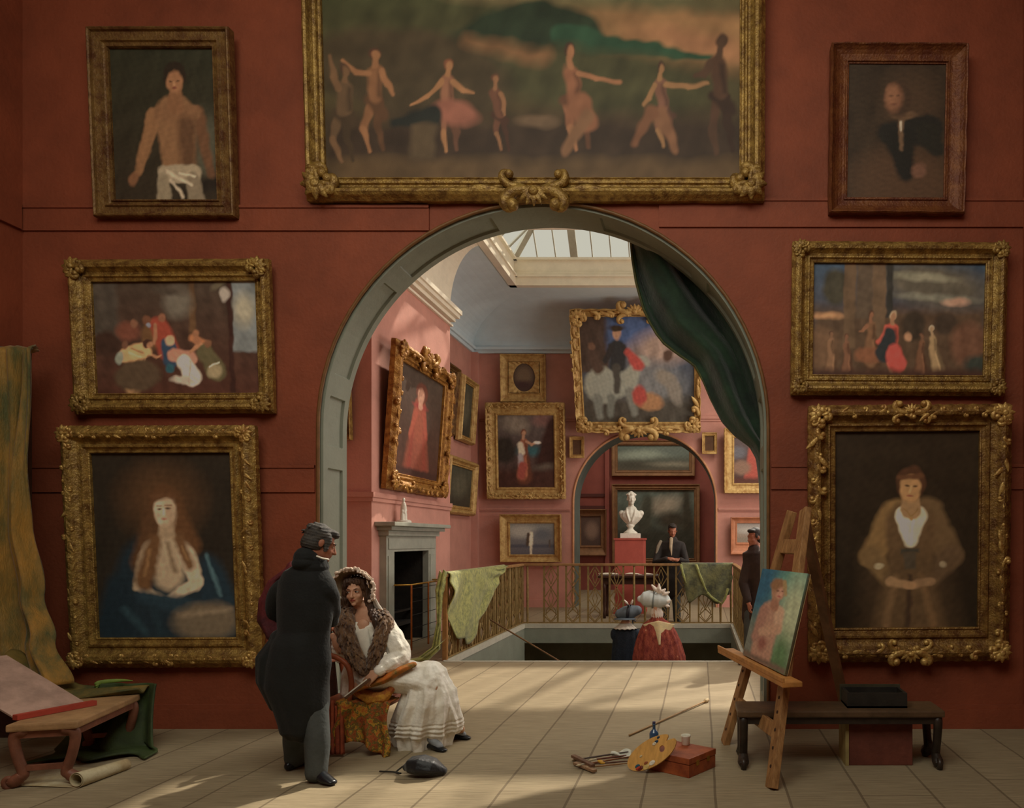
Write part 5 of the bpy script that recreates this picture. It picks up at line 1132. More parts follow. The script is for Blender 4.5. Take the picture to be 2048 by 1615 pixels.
for i, ((xa_, ya_), (xb_, yb_), lab) in enumerate((((1146, 1521), (1186, 1541), 'dark wooden slip with a pale face lying across the brush bundle end'), ((1150, 1530), (1190, 1546), 'narrow brown wooden slip in front of the other slip'))):
    a = ground(xa_, ya_); b = ground(xb_, yb_); a.z = b.z = .018+.02*(1-i); bm = nb(); beam(bm, a, b, .035, .02, bev=.003); o_ = obj('wooden_slip', bm, mat('slip_%d' % i, ((108, 78, 58), (150, 118, 88))[i], .6, .25, 12, .1), None); tag(o_, lab, 'wood strip', 'wooden slips by the brushes')
a = ground(1200, 1530); bm = nb(); ell(bm, a+V((0, 0, .03)), (.022, .016, .012)); ell(bm, a+V((.02, -.01, .022)), (.02, .012, .010)); o_ = fuse('paint_tube', bm, mat('yellow_paint', (214, 160, 44), .4, .15, 20, 0), None, .004, 2); tag(o_, 'bright yellow squeezed paint tube on top of the brushes', 'paint tube')
a = ground(1242, 1513); bm = nb()
def rg(u, v): return a+V(((u-.5)*.15, (v-.5)*.10, .018+.022*math.sin(u*5+1)*math.sin(v*4+.5)+.012))
sheet(bm, rg, 14, 10, .006); o_ = obj('rag', bm, mat('white_rag', (206, 206, 190), .9, .1, 20, .2), None, True); tag(o_, 'crumpled white rag on the floor behind the palette', 'rag')
# black bag
g = ground(842, 1556); t = thing('drawstring_bag', 'black velvet drawstring bag lying on the floor in front of the seated woman', 'bag', g)
bm = nb(); c = g+V((0, .06, 0))
loft(bm, [c+V((-.13, .02, .055)), c+V((-.09, .01, .07)), c+V((-.02, 0, .075)), c+V((.06, .0, .062)), c+V((.13, .02, .03))], [(.03, .03), (.075, .06), (.10, .068), (.09, .056), (.04, .026)], 20, (0, 1, 0), fold=lambda i, t, a: 1+.07*math.sin(5*a+6*t))
fuse('pouch', bm, mat('black_velvet', (12, 14, 19), .5, .35, 6, .2, sheen=.15), t, .007, 3)
bm = nb(); tube(bm, smoothpath([c+V((-.12, .02, .08)), c+V((-.17, .06, .05)), c+V((-.21, .03, .015)), c+V((-.16, -.01, .02)), c+V((-.24, .05, .012)), c+V((-.34, .07, .010))]), .006, 6); put('cord', bm, MATS['soot_black'], t)

# ---- near corner: drapery, boards, paper roll
ochre = mat('ochre_green_damask', (176, 128, 48), .65, .3, 2.2, .4, rgb2=(84, 84, 40), stretch=(2.5, 2.5, .7), bscale=40, sheen=.2)
t = thing('folding_screen', 'tall narrow wooden screen panel hidden beneath the ochre drapery', 'screen', (-5.7, 6.3, 0)); bm = nb(); box(bm, -5.94, -5.62, 6.27, 6.31, 0, 3.22); put('panel', bm, dw, t, False)
t = thing('drapery', 'long ochre and green drapery falling down the wall over the reddish bench to the floor', 'drapery', (-5.6, 6.1, 0))
bm = nb()
def hang(u, v):
    xr = interp([(0, -5.50), (.04, -5.46), (.35, -5.48), (.55, -5.44), (.75, -5.33), (.88, -5.16), (1, -4.95)], v)
    x = -5.93+(xr+5.93)*u; z = 3.30-v*2.78
    y = 6.16-.25*v*v-.055*math.sin(u*15+1.6*v)-.03*math.sin(u*33-3*v)-.05*math.sin((u*1.2+v*3.4)*PI)*v
    if v < .03: y += .12*(1-v/.03); z -= .03*(1-v/.03)
    return V((x, y, z))
sheet(bm, hang, 50, 90, .018); put('hanging_length', bm, ochre, t)
bm = nb()
def acr(u, v):     # length lying over the bench end
    x = -5.45+u*1.02; z = interp([(0, .78), (.2, .60), (.5, .475), (1, .47)], u)+.02*math.sin(v*9+u*5)
    return V((x+.1*v*(1-u), 5.98-.42*(1-u*.6)*v+.1*u, z-.05*v*(1-u)))
sheet(bm, acr, 40, 18, .016); put('bench_fold', bm, mat('olive_ochre_cloth', (140, 112, 50), .7, .3, 3, .3, rgb2=(66, 70, 38)), t)
bm = nb()
def fall(u, v):
    xt = -4.84+u*.48; fl = v*v
    x = xt+(u-.40)*.30*fl+(.03 if v > .8 else 0); z = max(.02+.012*math.sin(u*12), .50*(1-v*1.12))
    y = 6.04-.10*v-.30*fl*(1-u*.6)-.05*math.sin(u*13+.8)*(.4+v)-(max(0, v-.88)*1.2)
    return V((x, y, z))
sheet(bm, fall, 40, 40, .014); put('floor_fall', bm, mat('deep_green_cloth', (66, 82, 40), .75, .3, 4, .3, rgb2=(44, 54, 30)), t)
bm = nb(); P = smoothpath([fall(.02, .55)+V((0, -.012, 0)), fall(.03, .30)+V((0, -.012, 0)), fall(.04, .08)+V((0, -.016, 0)), fall(.06, .0)+V((0, -.02, .008)), fall(.26, .0)+V((0, .02, .014)), fall(.48, .0)+V((0, .06, .012))])
loft(bm, P, [(.004+.016*math.sin(PI*min(1, (i+1)/(len(P)+1))), .006) for i in range(len(P))], 8, (0, 0, 1)); put('bright_green_fold', bm, mat('leaf_green', (122, 146, 62), .65, .25, 10, .1), t)
# boards stacked on the bench
pb = mat('pinkish_board', (168, 138, 122), .75, .2, 7, .2); rs_ = mat('red_binding', (168, 62, 44), .6, .15, 6, .1)
t = thing('portfolio', 'pinkish-grey portfolio board with a red spine leaning on the reddish bench', 'portfolio', (-4.9, 5.3, .43))
q = [V((-4.66, 5.10, .445)), V((-4.50, 5.52, .445)), V((-5.14, 5.56, .80)), V((-5.30, 5.14, .80))]; bm = nb()
def bd(u, v): return (q[0]*(1-u)+q[1]*u)*(1-v)+(q[3]*(1-u)+q[2]*u)*v
sheet(bm, bd, 1, 1, .012); put('cover', bm, pb, t, False)
bm = nb(); beam(bm, q[0]+V((.02, -.02, .005)), q[1]+V((.02, .03, .005)), .05, .035); put('spine', bm, rs_, t, False)
t = thing('board', 'pale drawing board hanging out beside the red-spined portfolio at the picture edge', 'board', (-4.83, 5.1, .43)); q2 = [V((-4.74, 5.02, .37)), V((-4.86, 5.06, .35)), V((-5.1, 5.02, .62)), V((-4.92, 4.98, .66))]; bm = nb()
def bd2(u, v): return (q2[0]*(1-u)+q2[1]*u)*(1-v)+(q2[3]*(1-u)+q2[2]*u)*v
sheet(bm, bd2, 1, 1, .012); put('panel', bm, mat('pale_board', (190, 180, 168), .75, .1, 9, .1), t, False)
# paper: flat sheet with a rolled end
t = thing('paper_scroll', 'large sheet of paper on the floor under the reddish bench, one end rolled up', 'paper', (-4.4, 5.2, 0))
r0_ = ground(152, 1575); r1_ = ground(252, 1538); ax = (r1_-r0_).normalized(); pr = V((ax.y, -ax.x, 0)); bm = nb()
def roll(u, v):
    c = r0_.lerp(r1_, u); R = .052*(1-.25*u)
    if v < .45:       # flat part running to the left under the bench
        f = v/.45; d = (1-f)*(.95-.35*u); return c-pr*d+V((0, 0, .006+.012*math.sin(d*6)*(1-f)))
    a = (v-.45)/.55*PI*3.1; rr = R*(1-.10*a/PI); return c+V((0, 0, R))+pr*(rr*math.sin(a))-V((0, 0, rr*math.cos(a)))
sheet(bm, roll, 16, 60, .003); put('sheet', bm, mat('old_paper', (196, 184, 150), .8, .14, 5, .2, rgb2=(160, 138, 98)), t)
# ================================================================ PEOPLE
skin = mat('skin', (206, 160, 128), .55, .06, 10, .05, rgb2=(194, 142, 112))
skin_dk = mat('weathered_skin', (172, 112, 84), .6, .08, 12, .05, rgb2=(150, 92, 68))
eye_w = mat('eye_white', (214, 206, 190), .3, .02, 5, 0); iris = mat('iris', (48, 34, 26), .3, .05, 5, 0); lipm = mat('lips', (176, 92, 76), .5, .05, 10, 0); brow = mat('eyebrow', (70, 48, 34), .8, .1, 20, 0)
cloth_blk = mat('black_broadcloth', (17, 19, 18), .85, .3, 5, .2, sheen=.06, bscale=60); collar_w = mat('white_linen', (226, 220, 204), .8, .05, 20, .1); trou = mat('slate_trousers', (66, 70, 68), .8, .2, 6, .2); leather = mat('black_leather', (22, 24, 28), .3, .3, 8, .05)
hair_gr = mat('greying_hair', (78, 72, 64), .6, .35, 20, .4, rgb2=(38, 34, 32), stretch=(1, 1, 3)); hair_br = mat('brown_hair', (88, 60, 40), .55, .3, 24, .5, rgb2=(54, 36, 26), stretch=(1, 1, .3))

def hand(b, curl=.35, thumb=.5, s=1.0):
    """right-angled local hand: +X to the fingertips, +Z back of the hand, +Y thumb side"""
    loft(b, [V((-.03, 0, 0)), V((0, 0, 0)), V((.04, 0, .002)), V((.075, 0, .002)), V((.09, 0, 0))], [(.023, .019), (.025, .018), (.037, .017), (.041, .015), (.038, .012)], 14, (0, 1, 0))
    for y0, ln, r in ((.030, .072, .0088), (.010, .080, .0090), (-.011, .074, .0087), (-.031, .058, .0078)):
        p = V((.086-abs(y0)*.15, y0, .001)); a = curl*.5; pts = [p.copy()]; c = curl*(1+ (.03-y0)*5)
        for f in (.42, .32, .26):
            p = p+V((math.cos(a)*ln*f, y0*.10*f, -math.sin(a)*ln*f)); pts.append(p.copy()); a += c
        loft(b, pts, [r, r*.95, r*.86, r*.72], 10)
    loft(b, [V((.016, .024, -.004)), V((.040, .046, -.010)), V((.062, .056-.02*thumb, -.018)), V((.084, .056-.04*thumb, -.024))], [.014, .0125, .0105, .0085], 10)
def orient(loc, x, z):
    x = V(x).normalized(); z = V(z); z = (z-x*z.dot(x)).normalized(); y = z.cross(x)
    return Matrix(((x.x, y.x, z.x, loc[0]), (x.y, y.y, z.y, loc[1]), (x.z, y.z, z.z, loc[2]), (0, 0, 0, 1)))
def handed(M, left=False): return M @ Matrix.Diagonal((1, -1 if left else 1, 1, 1))
def xfs(bm, M, fn):
    b = bmesh.new(); fn(b); b.transform(M)
    if M.determinant() < 0: bmesh.ops.reverse_faces(b, faces=b.faces)
    me = bpy.data.meshes.new('x'); b.to_mesh(me); b.free(); bm.from_mesh(me); bpy.data.meshes.remove(me)
def sep(name, M, fn, m, parent, smooth=True):
    bm = nb(); xfs(bm, M, fn); return put(name, bm, m, parent, smooth)
def foot(b, s=1.0):
    """sole at z=0, heel at x=-.06, toe +X"""
    loft(b, [V((-.055, 0, .035)), V((-.03, 0, .045)), V((.04, 0, .05)), V((.11, 0, .032)), V((.165, 0, .020))], [(.030, .032), (.034, .043), (.038, .046), (.043, .030), (.034, .018)], 14, (0, 1, 0))

# ---------------------------------------------------------------- seated woman
root = thing('person', 'seated woman in a white dress and flower-trimmed bonnet, brown fur over her shoulders, one arm on the chair', 'person', (-2.6, 6.0, 0))
root['label'] = 'seated woman in white dress, brown fur boa and frilled bonnet, holding a closed fan'
H = at(713, 1181, 5.98); HMw = headM(H, 3, 3, -4, 1.0)
neck = V((-2.665, 6.01, 1.06)); chest = V((-2.665, 6.0, .90)); hip = V((-2.70, 6.03, .50)); shL = at(768, 1243, 5.97); shR = at(694, 1243, 6.02)
elL = at(800, 1312, 5.90); wrL = at(756, 1343, 5.72); elR = at(690, 1312, 6.06); wrR = at(668, 1276, 5.98)
knL = V((-2.10, 5.90, .50)); knR = V((-2.16, 6.14, .50)); anL = V((-2.13, 5.98, .09)); anR = V((-1.98, 6.20, .09))
bm = nb(); add(bm, HMw, lambda b: head_shapes(b, 1, True))
loft(bm, [HMw @ V((0, .03, -.09)), neck+V((0, 0, .06)), neck, chest], [.042, .045, .065, (.11, .09)], 16)
loft(bm, [neck, chest, chest.lerp(hip, .45), hip], [(.10, .07), (.145, .105), (.115, .09), (.165, .13)], 20)
loft(bm, [shR+V((.02, 0, -.02)), (shL+shR)/2+V((0, 0, .0)), shL+V((-.02, 0, -.02))], [.042, .056, .042], 12)
for a, e, w_1 in ((shL, elL, wrL), (shR, elR, wrR)): loft(bm, [a, a.lerp(e, .5), e], [.050, .044, .036], 12); loft(bm, [e, e.lerp(w_1, .5), w_1], [.036, .033, .023], 12)
for k_, a_, s_ in ((knL, anL, -.09), (knR, anR, .09)): loft(bm, [hip+V((.04, s_, 0)), hip.lerp(k_, .5)+V((0, 0, .02)), k_], [.10, .085, .065], 14); loft(bm, [k_, k_.lerp(a_, .4), a_], [.062, .056, .036], 12)
HL = handed(orient(wrL, (at(722, 1372, 5.68)-wrL), (.25, -.75, .7)), True)
HR = handed(orient(wrR, (at(686, 1312, 5.93)-wrR), (-.5, -.8, .4)), False)
xfs(bm, HL, lambda b: hand(b, .55, .9)); xfs(bm, HR, lambda b: hand(b, .30, .3))
fuse('body', bm, skin, root, .0052, 3)
for q in (-1, 1):
    e = sep('eye', HMw, lambda b: ell(b, (q*.031, -.0745, -.002), (.0150, .0085, .0068), None, 14, 10), eye_w, root)
    sep('iris', HMw, lambda b: ell(b, (q*.031-.004, -.0815, -.001), (.0062, .0028, .0060), None, 12, 8), iris, e)
    sep('eyebrow', HMw, lambda b: loft(b, [V((q*.014, -.088, .019)), V((q*.032, -.085, .025)), V((q*.050, -.071, .020))], [.0022, .0030, .0018], 6), brow, root)
    sep('eyelid', HMw, lambda b: loft(b, [V((q*.017, -.082, .0035)), V((q*.031, -.0855, .0075)), V((q*.046, -.076, .003))], [.0016, .0024, .0016], 6), brow, root)
sep('lips', HMw, lambda b: (loft(b, [V((-.021, -.090, -.063)), V((-.007, -.0985, -.0605)), V((.007, -.0985, -.0605)), V((.021, -.090, -.063))], [.002, .0042, .0042, .002], 8), loft(b, [V((-.018, -.089, -.066)), V((0, -.0965, -.070)), V((.018, -.089, -.066))], [.002, .0050, .002], 8)), lipm, root)
# hair: parted, falling long on both sides
bm = nb()
add(bm, HMw, lambda b: (ell(b, (0, .03, .042), (.082, .094, .088)), ell(b, (-.03, -.025, .078), (.052, .055, .036)), ell(b, (.035, -.02, .076), (.052, .058, .036)), loft(b, [V((-.035, -.055, .085)), V((-.068, -.04, .045)), V((-.078, -.02, -.01)), V((-.082, -.01, -.08))], [.020, .024, .026, .028], 10), loft(b, [V((.035, -.055, .085)), V((.070, -.035, .045)), V((.080, -.01, -.01)), V((.088, .0, -.08))], [.020, .025, .030, .034], 10)))
LL = smoothpath([HMw @ V((.088, .0, -.06)), HMw @ V((.098, .0, -.14)), at(752, 1240, 5.90), at(760, 1268, 5.88)]); RRp = smoothpath([HMw @ V((-.082, -.01, -.06)), HMw @ V((-.090, -.01, -.14)), at(690, 1240, 5.93), at(688, 1262, 5.91)])
for P in (LL, RRp): loft(bm, P, [.038-.010*i/len(P) for i in range(len(P))], 12)
fuse('hair', bm, hair_br, root, .006, 2, disp=lambda c, n: c+n*(.004*math.sin(c.x*260+c.z*40)+.003*math.sin(c.y*300)))
# bonnet with ruffled brim
bon = mat('bonnet_straw', (150, 128, 98), .8, .2, 20, .3); fr_ = mat('pinkish_frill', (240, 222, 204), .8, .15, 60, .4, rgb2=(206, 176, 152))
bm = nb(); add(bm, HMw, lambda b: ell(b, (0, .060, .050), (.088, .085, .088)))
bo = fuse('bonnet', bm, bon, root, .007, 2)
bm = nb()
def brim(u, v):
    a = math.radians(-125+250*u); r = .100+.070*v+.018*math.sin(v*PI)
    return HMw @ V((r*math.sin(a), .015-.105*v+.03*abs(math.sin(a))*0+.006*math.sin(u*60)*v, .030+r*math.cos(a)*1.0-.02*v))
sheet(bm, brim, 70, 10, .006); put('brim', bm, bon, bo)
bm = nb(); rnd = random.Random(3)
for i in range(120):
    u = i/119; p = brim(u, 1.0+rnd.uniform(-.12, .10)); q = p+V((rnd.uniform(-.012, .012), rnd.uniform(-.015, .01), rnd.uniform(-.010, .014)))
    ell(bm, q, (rnd.uniform(.009, .016), rnd.uniform(.008, .012), rnd.uniform(.008, .015)), Matrix.Rotation(rnd.uniform(0, 3), 3, 'Y'), 8, 6)
for row in (.72, .45):
    for i in range(70):
        p = brim(i/69, row); ell(bm, p+(p-H).normalized()*.006, (.007, .006, .006), None, 6, 5)
fuse('frill', bm, fr_, bo, .0045, 1)
# veil-like white scarf falling behind the shoulder
bm = nb(); veil = mat('white_gauze', (214, 206, 192), .85, .1, 30, .3)
for P, rr in (([HMw @ V((.13, -.02, -.04)), HMw @ V((.135, .0, -.10)), at(774, 1240, 5.97), at(790, 1262, 5.97)], (.022, .010)), ([HMw @ V((-.13, -.02, -.04)), HMw @ V((-.135, .0, -.11)), at(683, 1236, 6.0)], (.020, .010))):
    P = smoothpath(P, 6); loft(bm, P, [rr]*len(P), 10, fold=lambda i, t, a: 1+.3*math.sin(6*a))
fuse('scarf', bm, veil, root, .005, 2)
# dress: bodice with sleeves
dress = mat('white_muslin', (250, 246, 234), .8, .06, 9, .25, rgb2=(232, 224, 206), bscale=50, sheen=.2)
bm = nb()
loft(bm, [neck+V((0, .025, -.02)), chest+V((0, .005, .05)), chest, chest.lerp(hip, .45), hip+V((0, 0, .10)), hip+V((.03, 0, -.03))], [(.085, .055), (.165, .112), (.160, .118), (.128, .104), (.170, .145), (.21, .19)], 32, fold=lambda i, t, a: 1+.025*math.sin(14*a))
for a, e, w_1, r in ((shL, elL, wrL, 1), (shR, elR, wrR, .8)):
    P = smoothpath([a+V((0, 0, .0)), a.lerp(e, .5)+V((.015*r, -.01, 0)), e, e.lerp(w_1, .55), e.lerp(w_1, .82)], 5)
    loft(bm, P, [(.066+.022*math.sin(PI*i/(len(P)-1))-.026*(i/(len(P)-1))**3)*(1 if r == 1 else .85) for i in range(len(P))], 18, fold=lambda i, t, a: 1+.06*math.sin(7*a+t*16)+.05*math.sin(t*50))
fuse('bodice', bm, dress, root, .006, 2)
# frilled cuff
sep('cuff', orient(elL.lerp(wrL, .86), wrL-elL, (0, 0, 1)), lambda b: loft(b, [V((-.012, 0, 0)), V((.0, 0, 0)), V((.018, 0, 0))], [.036, .044, .040], 22, fold=lambda i, t, a: 1+.12*math.sin(9*a)), dress, root)
# v-shaped chemise front, yellow edge
bm = nb(); ch = lambda px, py, D: at(px, py, D)
P = [ch(724, 1262, 5.885), ch(731, 1290, 5.865), ch(738, 1318, 5.86), ch(742, 1335, 5.86)]
loft(bm, P, [(.050, .020), (.042, .02), (.026, .018), (.012, .012)], 16, (1, 0, 0), fold=lambda i, t, a: 1+.12*math.sin(8*a)); put('chemise', bm, collar_w, root)
bm = nb(); ell(bm, ch(727, 1256, 5.925), (.058, .034, .075)); fuse('decolletage', bm, skin, root, .006, 4)
# fur boa
fur = mat('brown_fur', (140, 106, 72), .85, .3, 30, .6, rgb2=(72, 46, 30), stretch=(1, 1, .35), bscale=90, sheen=.4)
bm = nb(); rnd = random.Random(11)
Bl = smoothpath([at(738, 1226, 6.10), at(762, 1232, 6.0), at(770, 1250, 5.91), at(762, 1276, 5.86), at(752, 1304, 5.84), at(746, 1336, 5.83)], 6)
Br = smoothpath([at(730, 1226, 6.10), at(690, 1228, 5.98), at(690, 1250, 5.90), at(698, 1286, 5.87), at(712, 1312, 5.85), at(732, 1340, 5.83)], 6)
for P, r0_ in ((Bl, .076), (Br, .090)):
    n = len(P); loft(bm, P, [(r0_*(1-.38*i/n), r0_*.72*(1-.3*i/n)) for i in range(n)], 14, (1, 0, 0), fold=lambda i, t, a: 1+.10*math.sin(9*a+t*20))
    for i in range(1, n-1):
        for k in range(12):
            a = rnd.uniform(0, 6.28); t_ = (P[i+1]-P[i-1]).normalized(); x_ = t_.orthogonal().normalized(); y_ = t_.cross(x_); dr = x_*math.cos(a)+y_*math.sin(a)
            if dr.y > .5: continue
            p = P[i]+dr*r0_*(1-.38*i/n)*.85; q = p+dr*.016+t_*rnd.uniform(.02, .045)+V((0, 0, -.008)); loft(bm, [p, p.lerp(q, .6), q], [.0085, .006, .0022], 5)
fuse('fur_boa', bm, fur, root, .0045, 1)
# lap and skirt
bm = nb()
sk = [(V((-2.68, 6.02, .62)), .17, .17), (V((-2.58, 6.0, .58)), .18, .19), (V((-2.40, 5.99, .57)), .125, .21), (V((-2.24, 5.99, .545)), .125, .20), (V((-2.14, 6.0, .50)), .125, .185)]
loft(bm, [s[0] for s in sk], [(s[1], s[2]) for s in sk], 28, (0, 0, 1), fold=lambda i, t, a: 1+.04*math.sin(6*a+t*9))
def rr(i, t, a): return 1+(.05+.10*t)*math.sin(9*a+2.5*t)+(.02+.04*t)*math.sin(21*a-4*t)
ring = [(-2.17, 6.0, .54, .15, .17), (-2.16, 6.0, .46, .19, .20), (-2.17, 6.0, .36, .215, .22), (-2.20, 6.02, .25, .232, .23), (-2.22, 6.04, .16, .240, .24), (-2.23, 6.06, .11, .242, .24), (-2.23, 6.07, .085, .225, .23)]
loft(bm, [V(r[:3]) for r in ring], [(r[3], r[4]) for r in ring], 72, flat=True, fold=rr, round_ends=True)
loft(bm, [V((-2.12, 5.95, .53)), V((-2.06, 6.0, .37)), V((-2.03, 6.06, .23)), V((-2.02, 6.10, .15))], [(.10, .12), (.10, .13), (.10, .14), (.085, .13)], 36, flat=True, fold=rr)
def sdisp(c, n):
    lo = max(0, min(1, (.55-c.z)/.4)); return c+n*(.006*lo*math.sin(34*(c.x*.8+c.y*.5)+9*c.z)+.0025*math.sin(60*(c.x-c.z*.7))+(.0045*math.sin(c.z*175) if .10 < c.z < .22 else 0))
fuse('skirt', bm, dress, root, .0065, 2, disp=sdisp)
# coloured shawl across the lap
shawl = mat('paisley_shawl', (196, 108, 40), .75, .3, 14, .3, rgb2=(104, 96, 44), bscale=40); shawl2 = mat('paisley_shawl_fringe', (204, 150, 52), .75, .3, 22, .4, rgb2=(150, 66, 34))
bm = nb(); P = smoothpath([at(716, 1378, 5.80), at(736, 1368, 5.78), at(768, 1358, 5.77), at(800, 1340, 5.80), at(828, 1328, 5.86)], 6)
loft(bm, P, [(.016+.014*math.sin(PI*(i+3)/(len(P)+5)), .075-.040*i/len(P)) for i in range(len(P))], 18, (0, 0, 1), fold=lambda i, t, a: 1+.12*math.sin(5*a+t*12))
fuse('sash', bm, shawl, root, .006, 2)
bm = nb(); loft(bm, [at(716, 1382, 5.84), at(742, 1396, 5.80), at(768, 1394, 5.80), at(782, 1378, 5.82)], [(.035, .05), (.055, .06), (.050, .05), (.03, .03)], 16, (0, 0, 1), fold=lambda i, t, a: 1+.08*math.sin(7*a)); fuse('sash_end', bm, shawl2, root, .007, 2)
# stockings and slippers
grey_st = mat('grey_stocking', (140, 144, 148), .6, .1, 20, .1)
for an, kn_, d, px in ((anL, knL, (.75, -.45, 0), (872, 1500)), (anR, knR, (.95, -.25, 0), (914, 1478))):
    g = ground(*px); a = V((g.x-.05, g.y+.03, .085)); dd = V(d).normalized()
    bm = nb(); loft(bm, [V((a.x-.04, a.y+.01, .22)), V((a.x-.015, a.y, .12)), a, a+V((0, 0, -.02))+dd*.04, a+dd*.10+V((0, 0, -.045))], [.042, .034, .034, .034, .028], 12); put('stocking', bm, grey_st, root)
    Mf = orient((a.x, a.y, .0), dd, (0, 0, 1)) @ Matrix.Diagonal((.93, .85, .72, 1)); sep('shoe', Mf, foot, leather, root)
# fan in the hand
g0 = at(734, 1362, 5.66); g1 = at(690, 1396, 5.62)
t = thing('folded_fan', 'closed dark fan with a pale edge held in the hand of the seated woman', 'fan', g0); bm = nb(); beam(bm, g0+(g0-g1)*.15, g1, .028, .020, bev=.004); put('sticks', bm, mat('tortoiseshell', (92, 62, 42), .4, .3, 20, 0), t, False)
bm = nb(); beam(bm, g0+V((0, -.005, .016)), g1+V((0, -.005, .016)), .012, .010); beam(bm, g1+V((0, -.003, .012)), g1+V((0, -.003, -.012)), .012, .012); put('pale_edge', bm, collar_w, t, False)

# ---- her chair
t = thing('armchair', 'wooden chair under a red and yellow patterned shawl, carrying the seated woman', 'chair', (-2.72, 6.05, 0)); chw = mat('rosewood_chair', (150, 78, 46), .5, .25, 8, .15)
bm = nb(); box(bm, -2.98, -2.46, 5.80, 6.32, .33, .395, bev=.02); put('seat', bm, chw, t)
for x, y in ((-2.94, 5.83), (-2.50, 5.83), (-2.94, 6.28), (-2.50, 6.28)):
    sx = -1 if x < -2.7 else 1; sy = -1 if y < 6 else 1; bm = nb(); loft(bm, smoothpath([V((x, y, .36)), V((x+sx*.02, y+sy*.01, .26)), V((x-sx*.005, y, .12)), V((x+sx*.03, y+sy*.02, .012))], 4), [.030, .028, .026, .024, .022, .021, .020, .020, .020, .021, .022, .024, .026], 10); put('leg', bm, chw, t)
bm = nb()
for y in (5.83, 6.28): loft(bm, [V((-2.95, y, .38)), V((-3.0, y, .62)), V((-3.06, y, .92))], [.022, .022, .018], 10)
loft(bm, [V((-3.06, 5.81, .92)), V((-3.075, 6.05, .945)), V((-3.06, 6.30, .92))], [(.022, .03)]*3, 10); loft(bm, [V((-3.01, 5.83, .66)), V((-3.02, 6.05, .67)), V((-3.01, 6.28, .66))], [.016]*3, 8); put('backrest', bm, chw, t)
bm = nb()
loft(bm, smoothpath([V((-3.03, 5.82, .78)), V((-2.90, 5.80, .775)), V((-2.74, 5.80, .70)), V((-2.70, 5.81, .55)), V((-2.72, 5.82, .38))], 4), [.020]*17, 10); put('armrest', bm, chw, t)
# patterned shawl over the seat and down the front
t = thing('patterned_shawl', 'yellow, red and brown patterned shawl spread over the chair seat, hanging to the floor', 'shawl', (-2.65, 5.78, 0))
pat = mat('patterned_shawl_cloth', (196, 140, 48), .8, .3, 16, .4, rgb2=(132, 60, 34), bscale=50); N_ = pat.node_tree.nodes
rp_ = [n for n in N_ if n.type == 'VALTORGB'][0].color_ramp
for p_, c_ in ((.42, (176, 92, 40)), (.5, (92, 92, 44)), (.56, (206, 158, 54)), (.6, (190, 70, 42))): e_ = rp_.elements.new(p_); e_.color = (*lin(c_), 1)
bm = nb()
def shw(u, v):
    x = -2.80+.42*u; fall = max(0, v-.30)/.70; yy = 5.93-.17*min(1, v/.30)
    z = .415-.0*v-fall*(.36-.06*math.sin(u*5))
    return V((x+.02*math.sin(fall*6+u*3), yy-.025*math.sin(u*20+fall*2)*(.3+fall)-.03*fall, z+.006*math.sin(u*25)))
sheet(bm, shw, 44, 36, .012); put('front_fall', bm, pat, t)
bm = nb()
def shb(u, v):      # darker length over the back of the chair, behind the man
    y = 5.86+.40*u; z = .96-.80*v; return V((-3.035+.10*(1-v)*-1*.5-.03*math.sin(u*16+v*2)*(.4+v)-.02*v, y, z))
sheet(bm, shb, 24, 36, .012); put('back_fall', bm, mat('dark_brown_shawl', (88, 54, 38), .85, .3, 8, .3, rgb2=(50, 34, 26)), t)
bm = nb()
for x0_, z1_, c_ in ((-2.87, .40, 0), (-2.80, .36, 1)):
    def stp(u, v): return V((x0_+.05*u+.03*v, 5.785-.02*math.sin(u*9)-.05*v, z1_*(1-v)+.02))
    sheet(bm, stp, 8, 18, .012)
put('red_stripe', bm, mat('terracotta_cloth', (176, 88, 56), .85, .2, 10, .2, rgb2=(126, 58, 38)), t)

# ---------------------------------------------------------------- standing man
X = lambda px, py, D=5.2: at(px, py, D)
rootm = thing('person', 'tall man in a long black coat, seen from behind, head bent toward the seated woman', 'person', (X(615, 0).x, 5.2, 0))
HMm = headM(at(642, 1086, 5.22), 128, 22, 4, 1.0)
sh_r = at(655, 1152, 5.19); sh_l = at(574, 1154, 5.24); nk = at(622, 1122, 5.2); hp = at(612, 1300, 5.22)
bm = nb(); add(bm, HMm, head_shapes); loft(bm, [HMm @ V((0, .03, -.08)), nk, nk+V((-.01, .01, -.08))], [.056, .058, .06], 14)
loft(bm, [nk+V((0, 0, -.16)), at(612, 1190, 5.2), at(612, 1260, 5.2), hp], [(.10, .06), (.15, .10), (.13, .10), (.13, .10)], 18, flat=True)
loft(bm, [sh_l+V((.03, 0, -.05)), nk+V((0, 0, -.10)), sh_r+V((-.03, 0, -.05))], [.045, .06, .045], 12)
el_r = at(662, 1215, 5.28); wr_r = at(656, 1248, 5.5); el_l = at(536, 1222, 5.30); wr_l = at(566, 1252, 5.42)
for a, e, w_1 in ((sh_r+V((-.03, 0, -.05)), el_r, wr_r), (sh_l+V((.03, 0, -.05)), el_l, wr_l)): loft(bm, [a, e], [.045, .040], 12); loft(bm, [e, w_1], [.045, .030], 12)
xfs(bm, handed(orient(wr_r, (-.2, .8, -.2), (.9, .2, .3)), False), lambda b: hand(b, .7, .8)); xfs(bm, handed(orient(wr_l, (.7, .5, -.3), (-.3, .3, .9)), True), lambda b: hand(b, .6, .6))
kn1 = at(590, 1425, 5.30); an1 = V((at(590, 1520, 5.42).x, 5.42, .10)); kn2 = at(629, 1430, 5.20); an2 = V((at(632, 1540, 5.12).x, 5.12, .10))
